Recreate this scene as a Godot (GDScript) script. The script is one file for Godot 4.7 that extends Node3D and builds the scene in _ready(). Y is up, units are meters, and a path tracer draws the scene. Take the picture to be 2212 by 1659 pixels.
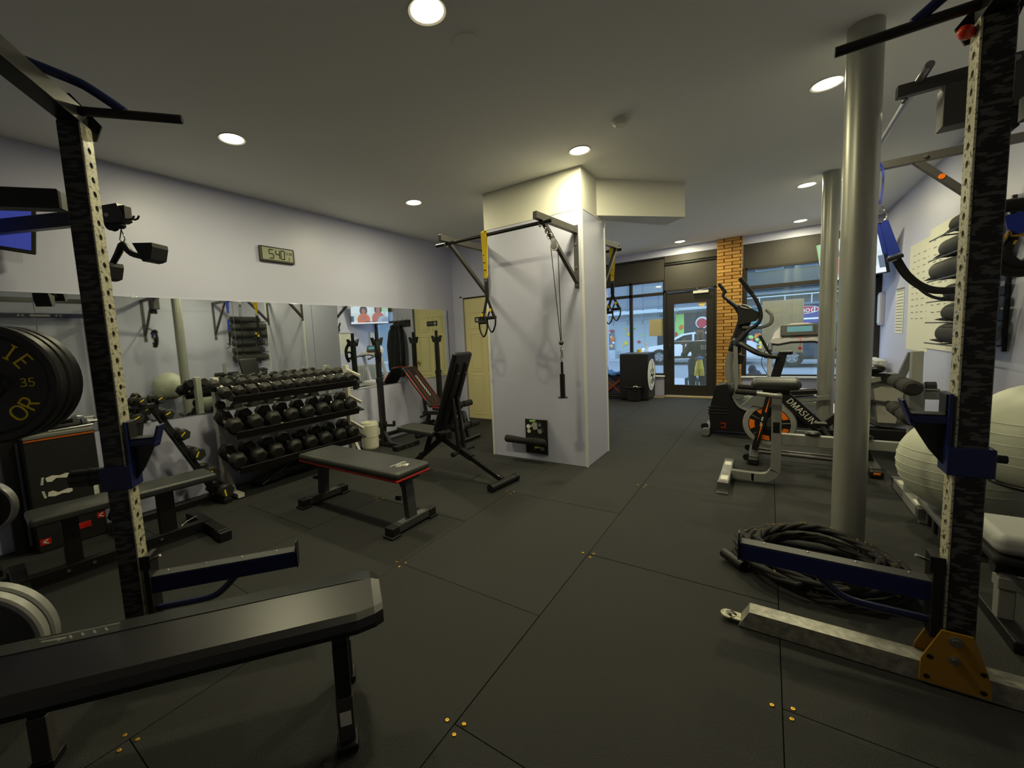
extends Node3D
# ------------------------------------------------------------------ entry: camera, sky, lamps, exposure, then the room, then the things
const CEIL := 2.94
const XL := -4.4
const XR := 1.43
const ZB := -5.69
const ZS := -9.1
const ZR := 1.7
const LAMP := Color(1.0, 0.968, 0.785)
const LAMP_POWER := 1.5

var names := {}
var org := {}
var X := Transform3D.IDENTITY
var mats := {}
var sysfont: SystemFont

func _ready():
	var cam := Camera3D.new()
	cam.name = "camera"
	add_child(cam)
	cam.transform = Transform3D(Basis.from_euler(Vector3(-0.095809, 0.623855, -0.051451), EULER_ORDER_YXZ), Vector3(0, 1.35, 0))
	cam.projection = Camera3D.PROJECTION_FRUSTUM
	cam.near = 0.05
	cam.far = 120.0
	cam.size = 0.05 * 2.0 * 829.5 / 894.056
	cam.frustum_offset = Vector2(0.05 * (1106.0 - 1018.47) / 894.056, -0.05 * (829.5 - 819.76) / 894.056)
	cam.current = true
	var we := WorldEnvironment.new()
	we.name = "world_environment"
	var env := Environment.new()
	env.background_mode = Environment.BG_SKY
	var sky := Sky.new()
	var sm := ProceduralSkyMaterial.new()   # an even overcast sky
	sm.sky_top_color = Color(0.68, 0.80, 0.93)
	sm.sky_horizon_color = Color(0.76, 0.86, 0.95)
	sm.ground_bottom_color = Color(0.30, 0.33, 0.36)
	sm.ground_horizon_color = Color(0.45, 0.5, 0.55)
	sm.sun_angle_max = 0.0
	sky.sky_material = sm
	env.sky = sky
	env.background_energy_multiplier = 2.6
	env.tonemap_mode = Environment.TONE_MAPPER_LINEAR
	env.tonemap_exposure = 1.5
	env.sdfgi_enabled = true
	env.ssao_enabled = true
	env.ssil_enabled = true
	we.environment = env
	add_child(we)
	sysfont = SystemFont.new()
	sysfont.font_names = PackedStringArray(["Droid Sans"])
	make_materials()
	build_room()
	build_storefront()
	build_lamps()
	build_racks()
	build_left()
	build_center()
	build_right()
	build_cardio()
	build_entrance()
	build_street()

# ------------------------------------------------------------------ naming and tagging
func numbered(s: String) -> String:
	if not names.has(s):
		names[s] = 0
		return s
	names[s] += 1
	return "%s_%03d" % [s, names[s]]

func tag(o: Node, label: String, category: String, group := ""):
	o.set_meta("label", label)
	o.set_meta("category", category)
	if group != "":
		o.set_meta("group", group)

func thing(called: String, label: String, category: String, at := Vector3.ZERO, group := "") -> Node3D:
	var o := Node3D.new()
	o.name = numbered(called)
	add_child(o, true)
	o.position = at
	org[o] = at
	tag(o, label, category, group)
	return o

func part(par: Node3D, called: String, m: MB, mat: Material, label := "") -> MeshInstance3D:
	var o := MeshInstance3D.new()
	o.name = called
	var at: Vector3 = org.get(par, Vector3.ZERO)
	o.mesh = m.mesh(at)
	o.material_override = mat
	par.add_child(o, true)
	org[o] = at
	if label != "":
		o.set_meta("label", label)
	return o

func solo(called: String, label: String, category: String, m: MB, mat: Material, group := "") -> MeshInstance3D:
	var o := MeshInstance3D.new()
	o.name = numbered(called)
	var at := m.base()
	o.mesh = m.mesh(at)
	o.material_override = mat
	add_child(o, true)
	o.position = at
	org[o] = at
	tag(o, label, category, group)
	return o

func struct(called: String, m: MB, mat: Material, label := "", category := "") -> MeshInstance3D:
	var o := MeshInstance3D.new()
	o.name = called
	o.mesh = m.mesh(Vector3.ZERO)
	o.material_override = mat
	add_child(o, true)
	org[o] = Vector3.ZERO
	o.set_meta("kind", "structure")
	if label != "":
		o.set_meta("label", label)
	if category != "":
		o.set_meta("category", category)
	return o

func copy(src: Node3D, at: Vector3, label: String, turn := Basis()) -> Node3D:
	var c: Node3D = src.duplicate()
	var nm := String(src.name).rstrip("0123456789").trim_suffix("_")
	c.name = numbered(nm)
	add_child(c, true)
	c.transform = Transform3D(turn, at)
	c.set_meta("label", label)
	return c

func mb() -> MB:
	return MB.new(X)

func V(a: float, b: float, c: float) -> Vector3:
	return Vector3(a, b, c)

# ------------------------------------------------------------------ mesh builder
class MB:
	var p := PackedVector3Array()
	var nn := PackedVector3Array()
	var uv := PackedVector2Array()
	var x := Transform3D.IDENTITY
	func _init(t := Transform3D.IDENTITY):
		x = t
	func base() -> Vector3:
		var lo := Vector3(1e9, 1e9, 1e9)
		var hi := -lo
		for q in p:
			lo = lo.min(q)
			hi = hi.max(q)
		return Vector3((lo.x + hi.x) / 2, lo.y, (lo.z + hi.z) / 2)
	func mesh(at: Vector3) -> ArrayMesh:
		var q := PackedVector3Array()
		q.resize(p.size())
		for i in p.size():
			q[i] = p[i] - at
		var a := []
		a.resize(Mesh.ARRAY_MAX)
		a[Mesh.ARRAY_VERTEX] = q
		a[Mesh.ARRAY_NORMAL] = nn
		a[Mesh.ARRAY_TEX_UV] = uv
		var m := ArrayMesh.new()
		m.add_surface_from_arrays(Mesh.PRIMITIVE_TRIANGLES, a)
		return m
	func tri(a: Vector3, b: Vector3, c: Vector3, na := Vector3.ZERO, nb := Vector3.ZERO, nc := Vector3.ZERO, ua := Vector2.ZERO, ub := Vector2.ZERO, uc := Vector2.ZERO):
		a = x * a
		b = x * b
		c = x * c
		var g := (b - a).cross(c - a)
		if g.length_squared() < 1e-18:
			return
		if na == Vector3.ZERO:
			if x.basis.determinant() < 0:
				g = -g
			na = g.normalized()
			nb = na
			nc = na
		else:
			na = (x.basis * na).normalized()
			nb = (x.basis * nb).normalized()
			nc = (x.basis * nc).normalized()
		if (b - a).cross(c - a).dot(na + nb + nc) < 0:
			p.append_array([a, b, c])
			nn.append_array([na, nb, nc])
			uv.append_array([ua, ub, uc])
		else:
			p.append_array([a, c, b])
			nn.append_array([na, nc, nb])
			uv.append_array([ua, uc, ub])
	func quad(a: Vector3, b: Vector3, c: Vector3, d: Vector3, n := Vector3.ZERO):   # uv 0,0 at a; 1,0 at b; 1,1 at c
		tri(a, b, c, n, n, n, Vector2(0, 0), Vector2(1, 0), Vector2(1, 1))
		tri(a, c, d, n, n, n, Vector2(0, 0), Vector2(1, 1), Vector2(0, 1))
	func rbox(c: Vector3, s: Vector3, r := 0.004, seg := 1, b := Basis()) -> MB:
		var h := s / 2
		r = minf(r, minf(h.x, minf(h.y, h.z)) * 0.98)
		var rows := []
		for half in [-1, 1]:
			for i in seg + 1:
				rows.append([(-90.0 if half < 0 else 0.0) + 90.0 * i / seg, half])
		var sx := [1, -1, -1, 1]
		var sz := [1, 1, -1, -1]
		var grid := []
		for ro in rows:
			var line := []
			var la := deg_to_rad(ro[0])
			for q in 4:
				for i in seg + 1:
					var lo := deg_to_rad(q * 90.0 + 90.0 * i / seg)
					var d := Vector3(cos(la) * cos(lo), sin(la), cos(la) * sin(lo))
					var g := Vector3(sx[q] * (h.x - r), ro[1] * (h.y - r), sz[q] * (h.z - r))
					line.append([c + b * (g + d * r), b * d])
			grid.append(line)
		var n: int = grid[0].size()
		for i in grid.size() - 1:
			for j in n:
				var A = grid[i][j]
				var B = grid[i][(j + 1) % n]
				var C = grid[i + 1][(j + 1) % n]
				var D = grid[i + 1][j]
				tri(A[0], B[0], C[0], A[1], B[1], C[1])
				tri(A[0], C[0], D[0], A[1], C[1], D[1])
		var top := Vector3(0, h.y, 0)
		for k in [-1, 1]:
			var y: float = k * h.y
			quad(c + b * Vector3(-h.x + r, y, -h.z + r), c + b * Vector3(h.x - r, y, -h.z + r), c + b * Vector3(h.x - r, y, h.z - r), c + b * Vector3(-h.x + r, y, h.z - r), b * Vector3(0, k, 0))
		return self
	func bar(a: Vector3, e: Vector3, w: float, t: float, r := 0.003, up := Vector3.UP) -> MB:   # rectangular bar, t along up, w across
		var d := (e - a).normalized()
		if absf(d.dot(up)) > 0.99:
			up = Vector3(0, 0, 1)
		var s := d.cross(up).normalized()
		var u := s.cross(d)
		return rbox((a + e) / 2, Vector3((e - a).length(), t, w), r, 1, Basis(d, u, s))
	func tube(path: Array, r, seg := 8, caps := true, closed := false) -> MB:
		var n := path.size()
		var rings := []
		var up := Vector3.ZERO
		for i in n:
			var t: Vector3
			if closed:
				t = path[(i + 1) % n] - path[(i - 1 + n) % n]
			else:
				t = path[mini(i + 1, n - 1)] - path[maxi(i - 1, 0)]
			t = t.normalized()
			if up == Vector3.ZERO:
				up = t.cross(Vector3(0, 1, 0) if absf(t.y) < 0.9 else Vector3(1, 0, 0)).normalized()
			up = (up - t * up.dot(t)).normalized()
			var s := t.cross(up)
			var rr: float = r[i] if r is Array else r
			var ring := []
			for j in seg:
				var a := TAU * j / seg
				var d := up * cos(a) + s * sin(a)
				ring.append([path[i] + d * rr, d])
			rings.append(ring)
		for i in (n if closed else n - 1):
			for j in seg:
				var A = rings[i][j]
				var B = rings[i][(j + 1) % seg]
				var C = rings[(i + 1) % n][(j + 1) % seg]
				var D = rings[(i + 1) % n][j]
				tri(A[0], B[0], C[0], A[1], B[1], C[1])
				tri(A[0], C[0], D[0], A[1], C[1], D[1])
		if caps and not closed:
			for e in [0, n - 1]:
				var nrm: Vector3 = (path[0] - path[1]).normalized() if e == 0 else (path[n - 1] - path[n - 2]).normalized()
				for j in range(1, seg - 1):
					tri(rings[e][0][0], rings[e][j][0], rings[e][j + 1][0], nrm, nrm, nrm)
		return self
	func cyl(a: Vector3, e: Vector3, r: float, seg := 12, r2 := -1.0) -> MB:
		return tube([a, e], [r, r if r2 < 0 else r2], seg)
	func lathe(prof: Array, at: Vector3, axis := Vector3.UP, seg := 24) -> MB:   # prof: Vector2(radius, height)
		axis = axis.normalized()
		var u := axis.cross(Vector3(0, 1, 0) if absf(axis.y) < 0.9 else Vector3(1, 0, 0)).normalized()
		var w := axis.cross(u)
		for i in prof.size() - 1:
			var a: Vector2 = prof[i]
			var b: Vector2 = prof[i + 1]
			var e := (b - a)
			if e.length() < 1e-7:
				continue
			var pn := Vector2(e.y, -e.x).normalized()
			for j in seg:
				var d0 := u * cos(TAU * j / seg) + w * sin(TAU * j / seg)
				var d1 := u * cos(TAU * (j + 1) / seg) + w * sin(TAU * (j + 1) / seg)
				var n0 := d0 * pn.x + axis * pn.y
				var n1 := d1 * pn.x + axis * pn.y
				var A := at + d0 * a.x + axis * a.y
				var B := at + d1 * a.x + axis * a.y
				var C := at + d1 * b.x + axis * b.y
				var D := at + d0 * b.x + axis * b.y
				tri(A, B, C, n0, n1, n1)
				tri(A, C, D, n0, n1, n0)
		return self
	func ball(c: Vector3, rad: Vector3, seg := 12, b := Basis()) -> MB:
		var rows := maxi(4, seg / 2)
		for i in rows:
			var l0 := -PI / 2 + PI * i / rows
			var l1 := -PI / 2 + PI * (i + 1) / rows
			for j in seg:
				var o0 := TAU * j / seg
				var o1 := TAU * (j + 1) / seg
				var q := [Vector3(cos(l0) * cos(o0), sin(l0), cos(l0) * sin(o0)), Vector3(cos(l0) * cos(o1), sin(l0), cos(l0) * sin(o1)), Vector3(cos(l1) * cos(o1), sin(l1), cos(l1) * sin(o1)), Vector3(cos(l1) * cos(o0), sin(l1), cos(l1) * sin(o0))]
				tri(c + b * (q[0] * rad), c + b * (q[1] * rad), c + b * (q[2] * rad), b * (q[0] / rad), b * (q[1] / rad), b * (q[2] / rad))
				tri(c + b * (q[0] * rad), c + b * (q[2] * rad), c + b * (q[3] * rad), b * (q[0] / rad), b * (q[2] / rad), b * (q[3] / rad))
		return self
	func prism(poly: PackedVector2Array, depth: float, t := Transform3D.IDENTITY) -> MB:   # poly in t's xy, extruded both ways along z
		var idx := Geometry2D.triangulate_polygon(poly)
		var cw := Geometry2D.is_polygon_clockwise(poly)
		for s in [-0.5, 0.5]:
			var n := t.basis.z * signf(s)
			for k in range(0, idx.size(), 3):
				tri(t * Vector3(poly[idx[k]].x, poly[idx[k]].y, s * depth), t * Vector3(poly[idx[k + 1]].x, poly[idx[k + 1]].y, s * depth), t * Vector3(poly[idx[k + 2]].x, poly[idx[k + 2]].y, s * depth), n, n, n)
		for i in poly.size():
			var a := poly[i]
			var b := poly[(i + 1) % poly.size()]
			var e := b - a
			if e.length() < 1e-6:
				continue
			var m := Vector2(e.y, -e.x).normalized() * (1.0 if not cw else -1.0)
			var n3 := t.basis * Vector3(m.x, m.y, 0)
			quad(t * Vector3(a.x, a.y, -depth / 2), t * Vector3(b.x, b.y, -depth / 2), t * Vector3(b.x, b.y, depth / 2), t * Vector3(a.x, a.y, depth / 2), n3)
		return self
	func strap(path: Array, side, w: float, t := 0.003) -> MB:   # webbing: side is one Vector3 or one for each point
		var n := path.size()
		var rows := []
		for i in n:
			var d: Vector3 = (path[mini(i + 1, n - 1)] - path[maxi(i - 1, 0)]).normalized()
			var s: Vector3 = side[i] if side is Array else side
			s = (s - d * s.dot(d)).normalized()
			var m := d.cross(s)
			rows.append([path[i], s, m])
		for i in n - 1:
			var A = rows[i]
			var B = rows[i + 1]
			for k in [-1, 1]:
				var a0: Vector3 = A[0] + A[2] * k * t / 2
				var b0: Vector3 = B[0] + B[2] * k * t / 2
				tri(a0 - A[1] * w / 2, a0 + A[1] * w / 2, b0 + B[1] * w / 2, A[2] * k, A[2] * k, B[2] * k)
				tri(a0 - A[1] * w / 2, b0 + B[1] * w / 2, b0 - B[1] * w / 2, A[2] * k, B[2] * k, B[2] * k)
				var a1: Vector3 = A[0] + A[1] * k * w / 2
				var b1: Vector3 = B[0] + B[1] * k * w / 2
				quad(a1 - A[2] * t / 2, a1 + A[2] * t / 2, b1 + B[2] * t / 2, b1 - B[2] * t / 2, A[1] * k)
		for e in [[0, -1], [n - 1, 1]]:
			var A = rows[e[0]]
			quad(A[0] - A[1] * w / 2 - A[2] * t / 2, A[0] + A[1] * w / 2 - A[2] * t / 2, A[0] + A[1] * w / 2 + A[2] * t / 2, A[0] - A[1] * w / 2 + A[2] * t / 2)
		return self
	func text(s: String, font: Font, size: float, t: Transform3D, depth := 0.002) -> MB:   # size = height of the letters in metres
		var tm := TextMesh.new()
		tm.text = s
		tm.font = font
		tm.font_size = 32
		tm.pixel_size = size / 23.0
		tm.depth = depth
		tm.curve_step = 4.0
		var a := tm.get_mesh_arrays()
		if a.size() == 0 or a[Mesh.ARRAY_VERTEX] == null:
			return self
		var vs: PackedVector3Array = a[Mesh.ARRAY_VERTEX]
		var ns: PackedVector3Array = a[Mesh.ARRAY_NORMAL]
		var ix = a[Mesh.ARRAY_INDEX]
		var cnt: int = ix.size() if ix != null and ix.size() > 0 else vs.size()
		for k in range(0, cnt, 3):
			var q := []
			for l in 3:
				q.append(ix[k + l] if ix != null and ix.size() > 0 else k + l)
			tri(t * vs[q[0]], t * vs[q[1]], t * vs[q[2]], t.basis * ns[q[0]], t.basis * ns[q[1]], t.basis * ns[q[2]])
		return self
	func ring(c: Vector3, axis: Vector3, r: float, t: float, seg := 16, sides := 6) -> MB:
		axis = axis.normalized()
		var u := axis.cross(Vector3(0, 1, 0) if absf(axis.y) < 0.9 else Vector3(1, 0, 0)).normalized()
		var w := axis.cross(u)
		var path := []
		for j in seg:
			path.append(c + (u * cos(TAU * j / seg) + w * sin(TAU * j / seg)) * r)
		return tube(path, t, sides, false, true)

func smooth_path(pts: Array, n := 6) -> Array:   # Catmull-Rom through the points
	var out := []
	for i in pts.size() - 1:
		var a: Vector3 = pts[maxi(i - 1, 0)]
		var b: Vector3 = pts[i]
		var c: Vector3 = pts[i + 1]
		var d: Vector3 = pts[mini(i + 2, pts.size() - 1)]
		for k in n:
			out.append(b.cubic_interpolate(c, a, d, float(k) / n))
	out.append(pts[pts.size() - 1])
	return out

func P2(a: Array) -> PackedVector2Array:
	var o := PackedVector2Array()
	for i in range(0, a.size(), 2):
		o.append(Vector2(a[i], a[i + 1]))
	return o

func frame(at: Vector3, xd: Vector3, yd: Vector3) -> Transform3D:   # a plane at a point: x along xd, y along yd
	xd = xd.normalized()
	var zd := xd.cross(yd).normalized()
	return Transform3D(Basis(xd, zd.cross(xd), zd), at)

# ------------------------------------------------------------------ materials
func noise_tex(freq: float, lo: Color, hi: Color, size := 256, oct := 4, normal := false, bump := 4.0, stops := []) -> NoiseTexture2D:
	var f := FastNoiseLite.new()
	f.seed = 7
	f.frequency = freq
	f.fractal_octaves = oct
	var t := NoiseTexture2D.new()
	t.width = size
	t.height = size
	t.seamless = true
	t.noise = f
	if normal:
		t.as_normal_map = true
		t.bump_strength = bump
	else:
		var g := Gradient.new()
		if stops.size():
			g.offsets = PackedFloat32Array(stops)
			var cs := PackedColorArray()
			for i in stops.size():
				cs.append(lo if i < stops.size() / 2 else hi)
			g.colors = cs
		else:
			g.colors = PackedColorArray([lo, hi])
		t.color_ramp = g
	return t

func M(key: String, col: Color, rough := 0.5, metal := 0.0) -> StandardMaterial3D:
	var m := StandardMaterial3D.new()
	m.resource_name = key
	m.albedo_color = col
	m.roughness = rough
	m.metallic = metal
	mats[key] = m
	return m

func triplanar(m: StandardMaterial3D, sc: Vector3):
	m.uv1_triplanar = true
	m.uv1_world_triplanar = true
	m.uv1_scale = sc

func glow(key: String, col: Color, e: float) -> StandardMaterial3D:
	var m := M(key, col, 0.6)
	m.emission_enabled = true
	m.emission = col
	m.emission_energy_multiplier = e
	return m

func make_materials():
	var m := M("lavender", Color(0.745, 0.75, 0.845), 0.42)
	m.normal_enabled = true
	m.normal_texture = noise_tex(0.012, Color.BLACK, Color.WHITE, 512, 4, true, 2.0)
	m.normal_scale = 0.12
	triplanar(m, V(0.55, 0.55, 0.55))
	M("ceiling", Color(0.90, 0.90, 0.88), 0.85)
	M("cream_paint", Color(0.86, 0.85, 0.80), 0.6)
	M("white_trim", Color(0.84, 0.84, 0.83), 0.5)
	for i in 3:
		var k: float = [1.0, 0.95, 1.05][i]
		m = M("rubber_%d" % i, Color(1, 1, 1), 0.82)
		m.albedo_texture = noise_tex(0.25, Color(0.105 * k, 0.107 * k, 0.102 * k), Color(0.155 * k, 0.158 * k, 0.15 * k), 512, 3)
		m.normal_enabled = true
		m.normal_texture = noise_tex(0.2, Color.BLACK, Color.WHITE, 512, 3, true, 5.0)
		m.normal_scale = 0.35
		triplanar(m, V(1.6, 1.6, 1.6))
	M("joint", Color(0.05, 0.05, 0.05), 0.95)
	M("brass", Color(0.80, 0.62, 0.22), 0.35, 0.8)
	m = M("mirror", Color(0.90, 0.92, 0.91), 0.02, 1.0)
	M("mirror_edge", Color(0.45, 0.52, 0.50), 0.3)
	M("door_yellow", Color(0.86, 0.82, 0.62), 0.5)
	M("black_paint", Color(0.075, 0.073, 0.07), 0.38)
	M("black_plastic", Color(0.06, 0.06, 0.062), 0.45)
	M("black_matt", Color(0.05, 0.05, 0.05), 0.8)
	M("hex_rubber", Color(0.125, 0.122, 0.115), 0.55)
	M("foam", Color(0.10, 0.10, 0.10), 0.9)
	M("chrome", Color(0.80, 0.80, 0.80), 0.16, 1.0)
	M("steel", Color(0.62, 0.62, 0.62), 0.3, 0.9)
	M("silver_paint", Color(0.62, 0.62, 0.60), 0.38, 0.35)
	M("bracket_grey", Color(0.30, 0.29, 0.28), 0.42, 0.3)
	M("white_paint", Color(0.83, 0.82, 0.77), 0.4)
	M("navy", Color(0.07, 0.11, 0.30), 0.35)
	M("blue_web", Color(0.10, 0.20, 0.62), 0.7)
	M("yellow_web", Color(0.93, 0.80, 0.05), 0.65)
	M("yellow_paint", Color(0.58, 0.42, 0.06), 0.6)
	M("yellow_print", Color(0.92, 0.80, 0.10), 0.6)
	M("red", Color(0.75, 0.10, 0.06), 0.45)
	M("orange", Color(0.93, 0.45, 0.05), 0.45)
	M("vinyl_black", Color(0.085, 0.085, 0.09), 0.36)
	M("vinyl_grey", Color(0.19, 0.195, 0.19), 0.42)
	M("vinyl_light", Color(0.62, 0.62, 0.61), 0.5)
	M("print_white", Color(0.86, 0.85, 0.80), 0.6)
	M("print_grey", Color(0.42, 0.42, 0.40), 0.6)
	M("paper", Color(0.85, 0.85, 0.79), 0.8)
	M("pencil", Color(0.45, 0.45, 0.46), 0.8)
	m = M("worn_black", Color(1, 1, 1), 0.5)
	m.albedo_texture = noise_tex(0.02, Color(0.045, 0.043, 0.04), Color(0.27, 0.265, 0.25), 512, 4, false, 4.0, [0.0, 0.50, 0.56, 1.0])
	triplanar(m, V(1.1, 3.6, 1.1))
	m = M("worn_cream", Color(1, 1, 1), 0.42, 0.1)
	m.albedo_texture = noise_tex(0.03, Color(0.24, 0.23, 0.20), Color(0.72, 0.70, 0.60), 512, 4, false, 4.0, [0.0, 0.26, 0.34, 1.0])
	triplanar(m, V(3, 3, 3))
	m = M("worn_silver", Color(1, 1, 1), 0.4, 0.3)
	m.albedo_texture = noise_tex(0.03, Color(0.45, 0.44, 0.40), Color(0.66, 0.65, 0.60), 256, 4)
	triplanar(m, V(3, 3, 3))
	M("hole_black", Color(0.02, 0.02, 0.02), 0.9)
	m = M("pole_silver", Color(1, 1, 1), 0.36, 0.45)
	m.albedo_texture = noise_tex(0.01, Color(0.60, 0.60, 0.56), Color(0.70, 0.70, 0.66), 256, 3)
	triplanar(m, V(2, 0.3, 2))
	M("frame_brown", Color(0.16, 0.145, 0.125), 0.45, 0.2)
	M("header_brown", Color(0.20, 0.185, 0.16), 0.6)
	m = M("window_glass", Color(0.85, 0.95, 0.95, 0.06), 0.02)
	m.transparency = BaseMaterial3D.TRANSPARENCY_ALPHA
	m = M("clear_plastic", Color(0.9, 0.93, 0.93, 0.35), 0.1)
	m.transparency = BaseMaterial3D.TRANSPARENCY_ALPHA
	for i in 3:
		m = M("brick_%d" % i, Color(1, 1, 1), 0.85)
		var b: Color = [Color(0.76, 0.56, 0.26), Color(0.70, 0.50, 0.22), Color(0.80, 0.60, 0.30)][i]
		m.albedo_texture = noise_tex(0.08, b.darkened(0.12), b.lightened(0.06), 128, 3)
		triplanar(m, V(3, 3, 3))
	M("mortar", Color(0.33, 0.24, 0.13), 0.95)
	m = M("wood_teak", Color(1, 1, 1), 0.55)
	m.albedo_texture = noise_tex(0.05, Color(0.42, 0.20, 0.09), Color(0.60, 0.33, 0.16), 256, 4)
	triplanar(m, V(1, 6, 6))
	m = M("wood_pale", Color(1, 1, 1), 0.6)
	m.albedo_texture = noise_tex(0.05, Color(0.62, 0.54, 0.38), Color(0.76, 0.68, 0.50), 256, 4)
	triplanar(m, V(1, 6, 6))
	M("towel_blue", Color(0.28, 0.48, 0.72), 0.95)
	M("towel_navy", Color(0.10, 0.14, 0.28), 0.95)
	M("bin_bag", Color(0.04, 0.04, 0.042), 0.3)
	M("radiator", Color(0.70, 0.70, 0.68), 0.5)
	M("ball_white", Color(0.74, 0.75, 0.68), 0.5)
	M("bucket_white", Color(0.85, 0.84, 0.76), 0.5)
	M("green_lid", Color(0.05, 0.42, 0.26), 0.5)
	M("knob_red", Color(0.85, 0.20, 0.06), 0.28)
	M("mat_grey", Color(0.24, 0.24, 0.235), 0.7)
	M("jacket", Color(0.07, 0.075, 0.09), 0.9)
	M("grey_plastic", Color(0.42, 0.43, 0.43), 0.5)
	M("dark_grey", Color(0.22, 0.22, 0.22), 0.5)
	M("beige_plastic", Color(0.66, 0.65, 0.60), 0.5)
	M("tread_white", Color(0.82, 0.80, 0.82), 0.45)
	M("lcd_clock", Color(0.55, 0.57, 0.46), 0.35)
	M("clock_case", Color(0.17, 0.16, 0.14), 0.45)
	M("rope_black", Color(0.07, 0.065, 0.06), 0.75)
	M("rope_fleck", Color(0.75, 0.60, 0.18), 0.6)
	glow("lcd_blue", Color(0.30, 0.50, 0.55), 0.35)
	glow("screen_blue", Color(0.16, 0.20, 0.50), 0.6)
	glow("lamp_glow", Color(1.0, 0.95, 0.78), 7.0)
	M("asphalt", Color(0.46, 0.49, 0.52), 0.9)
	M("pavement", Color(0.60, 0.62, 0.64), 0.9)
	M("car_white", Color(0.85, 0.87, 0.88), 0.25)
	M("car_navy", Color(0.13, 0.20, 0.28), 0.25)
	M("car_glass", Color(0.10, 0.14, 0.16), 0.08)
	M("tyre", Color(0.08, 0.08, 0.085), 0.9)
	M("facade_grey", Color(0.42, 0.47, 0.52), 0.85)
	M("facade_dark", Color(0.16, 0.22, 0.28), 0.8)
	M("facade_pale", Color(0.66, 0.72, 0.75), 0.8)
	M("sign_teal", Color(0.20, 0.55, 0.58), 0.6)
	M("sign_purple", Color(0.28, 0.26, 0.52), 0.6)
	M("sign_red", Color(0.72, 0.12, 0.25), 0.6)
	M("sign_white", Color(0.92, 0.93, 0.93), 0.6)
	M("sign_green", Color(0.62, 0.85, 0.45), 0.6)
	M("leaf_green", Color(0.35, 0.58, 0.22), 0.7)
	M("fruit_yellow", Color(0.88, 0.80, 0.20), 0.6)
	M("fruit_orange", Color(0.88, 0.45, 0.12), 0.6)
	M("fruit_red", Color(0.75, 0.16, 0.20), 0.6)
	M("steel_blue", Color(0.32, 0.40, 0.46), 0.5)
	M("poster_yellow", Color(0.86, 0.78, 0.55), 0.8)
	M("skin", Color(0.42, 0.27, 0.20), 0.6)
	M("shirt_black", Color(0.075, 0.08, 0.10), 0.9)
	M("trousers", Color(0.10, 0.13, 0.19), 0.9)
	M("glove_yellow", Color(0.88, 0.82, 0.28), 0.6)
	M("plaque_black", Color(0.07, 0.07, 0.075), 0.4)
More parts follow.
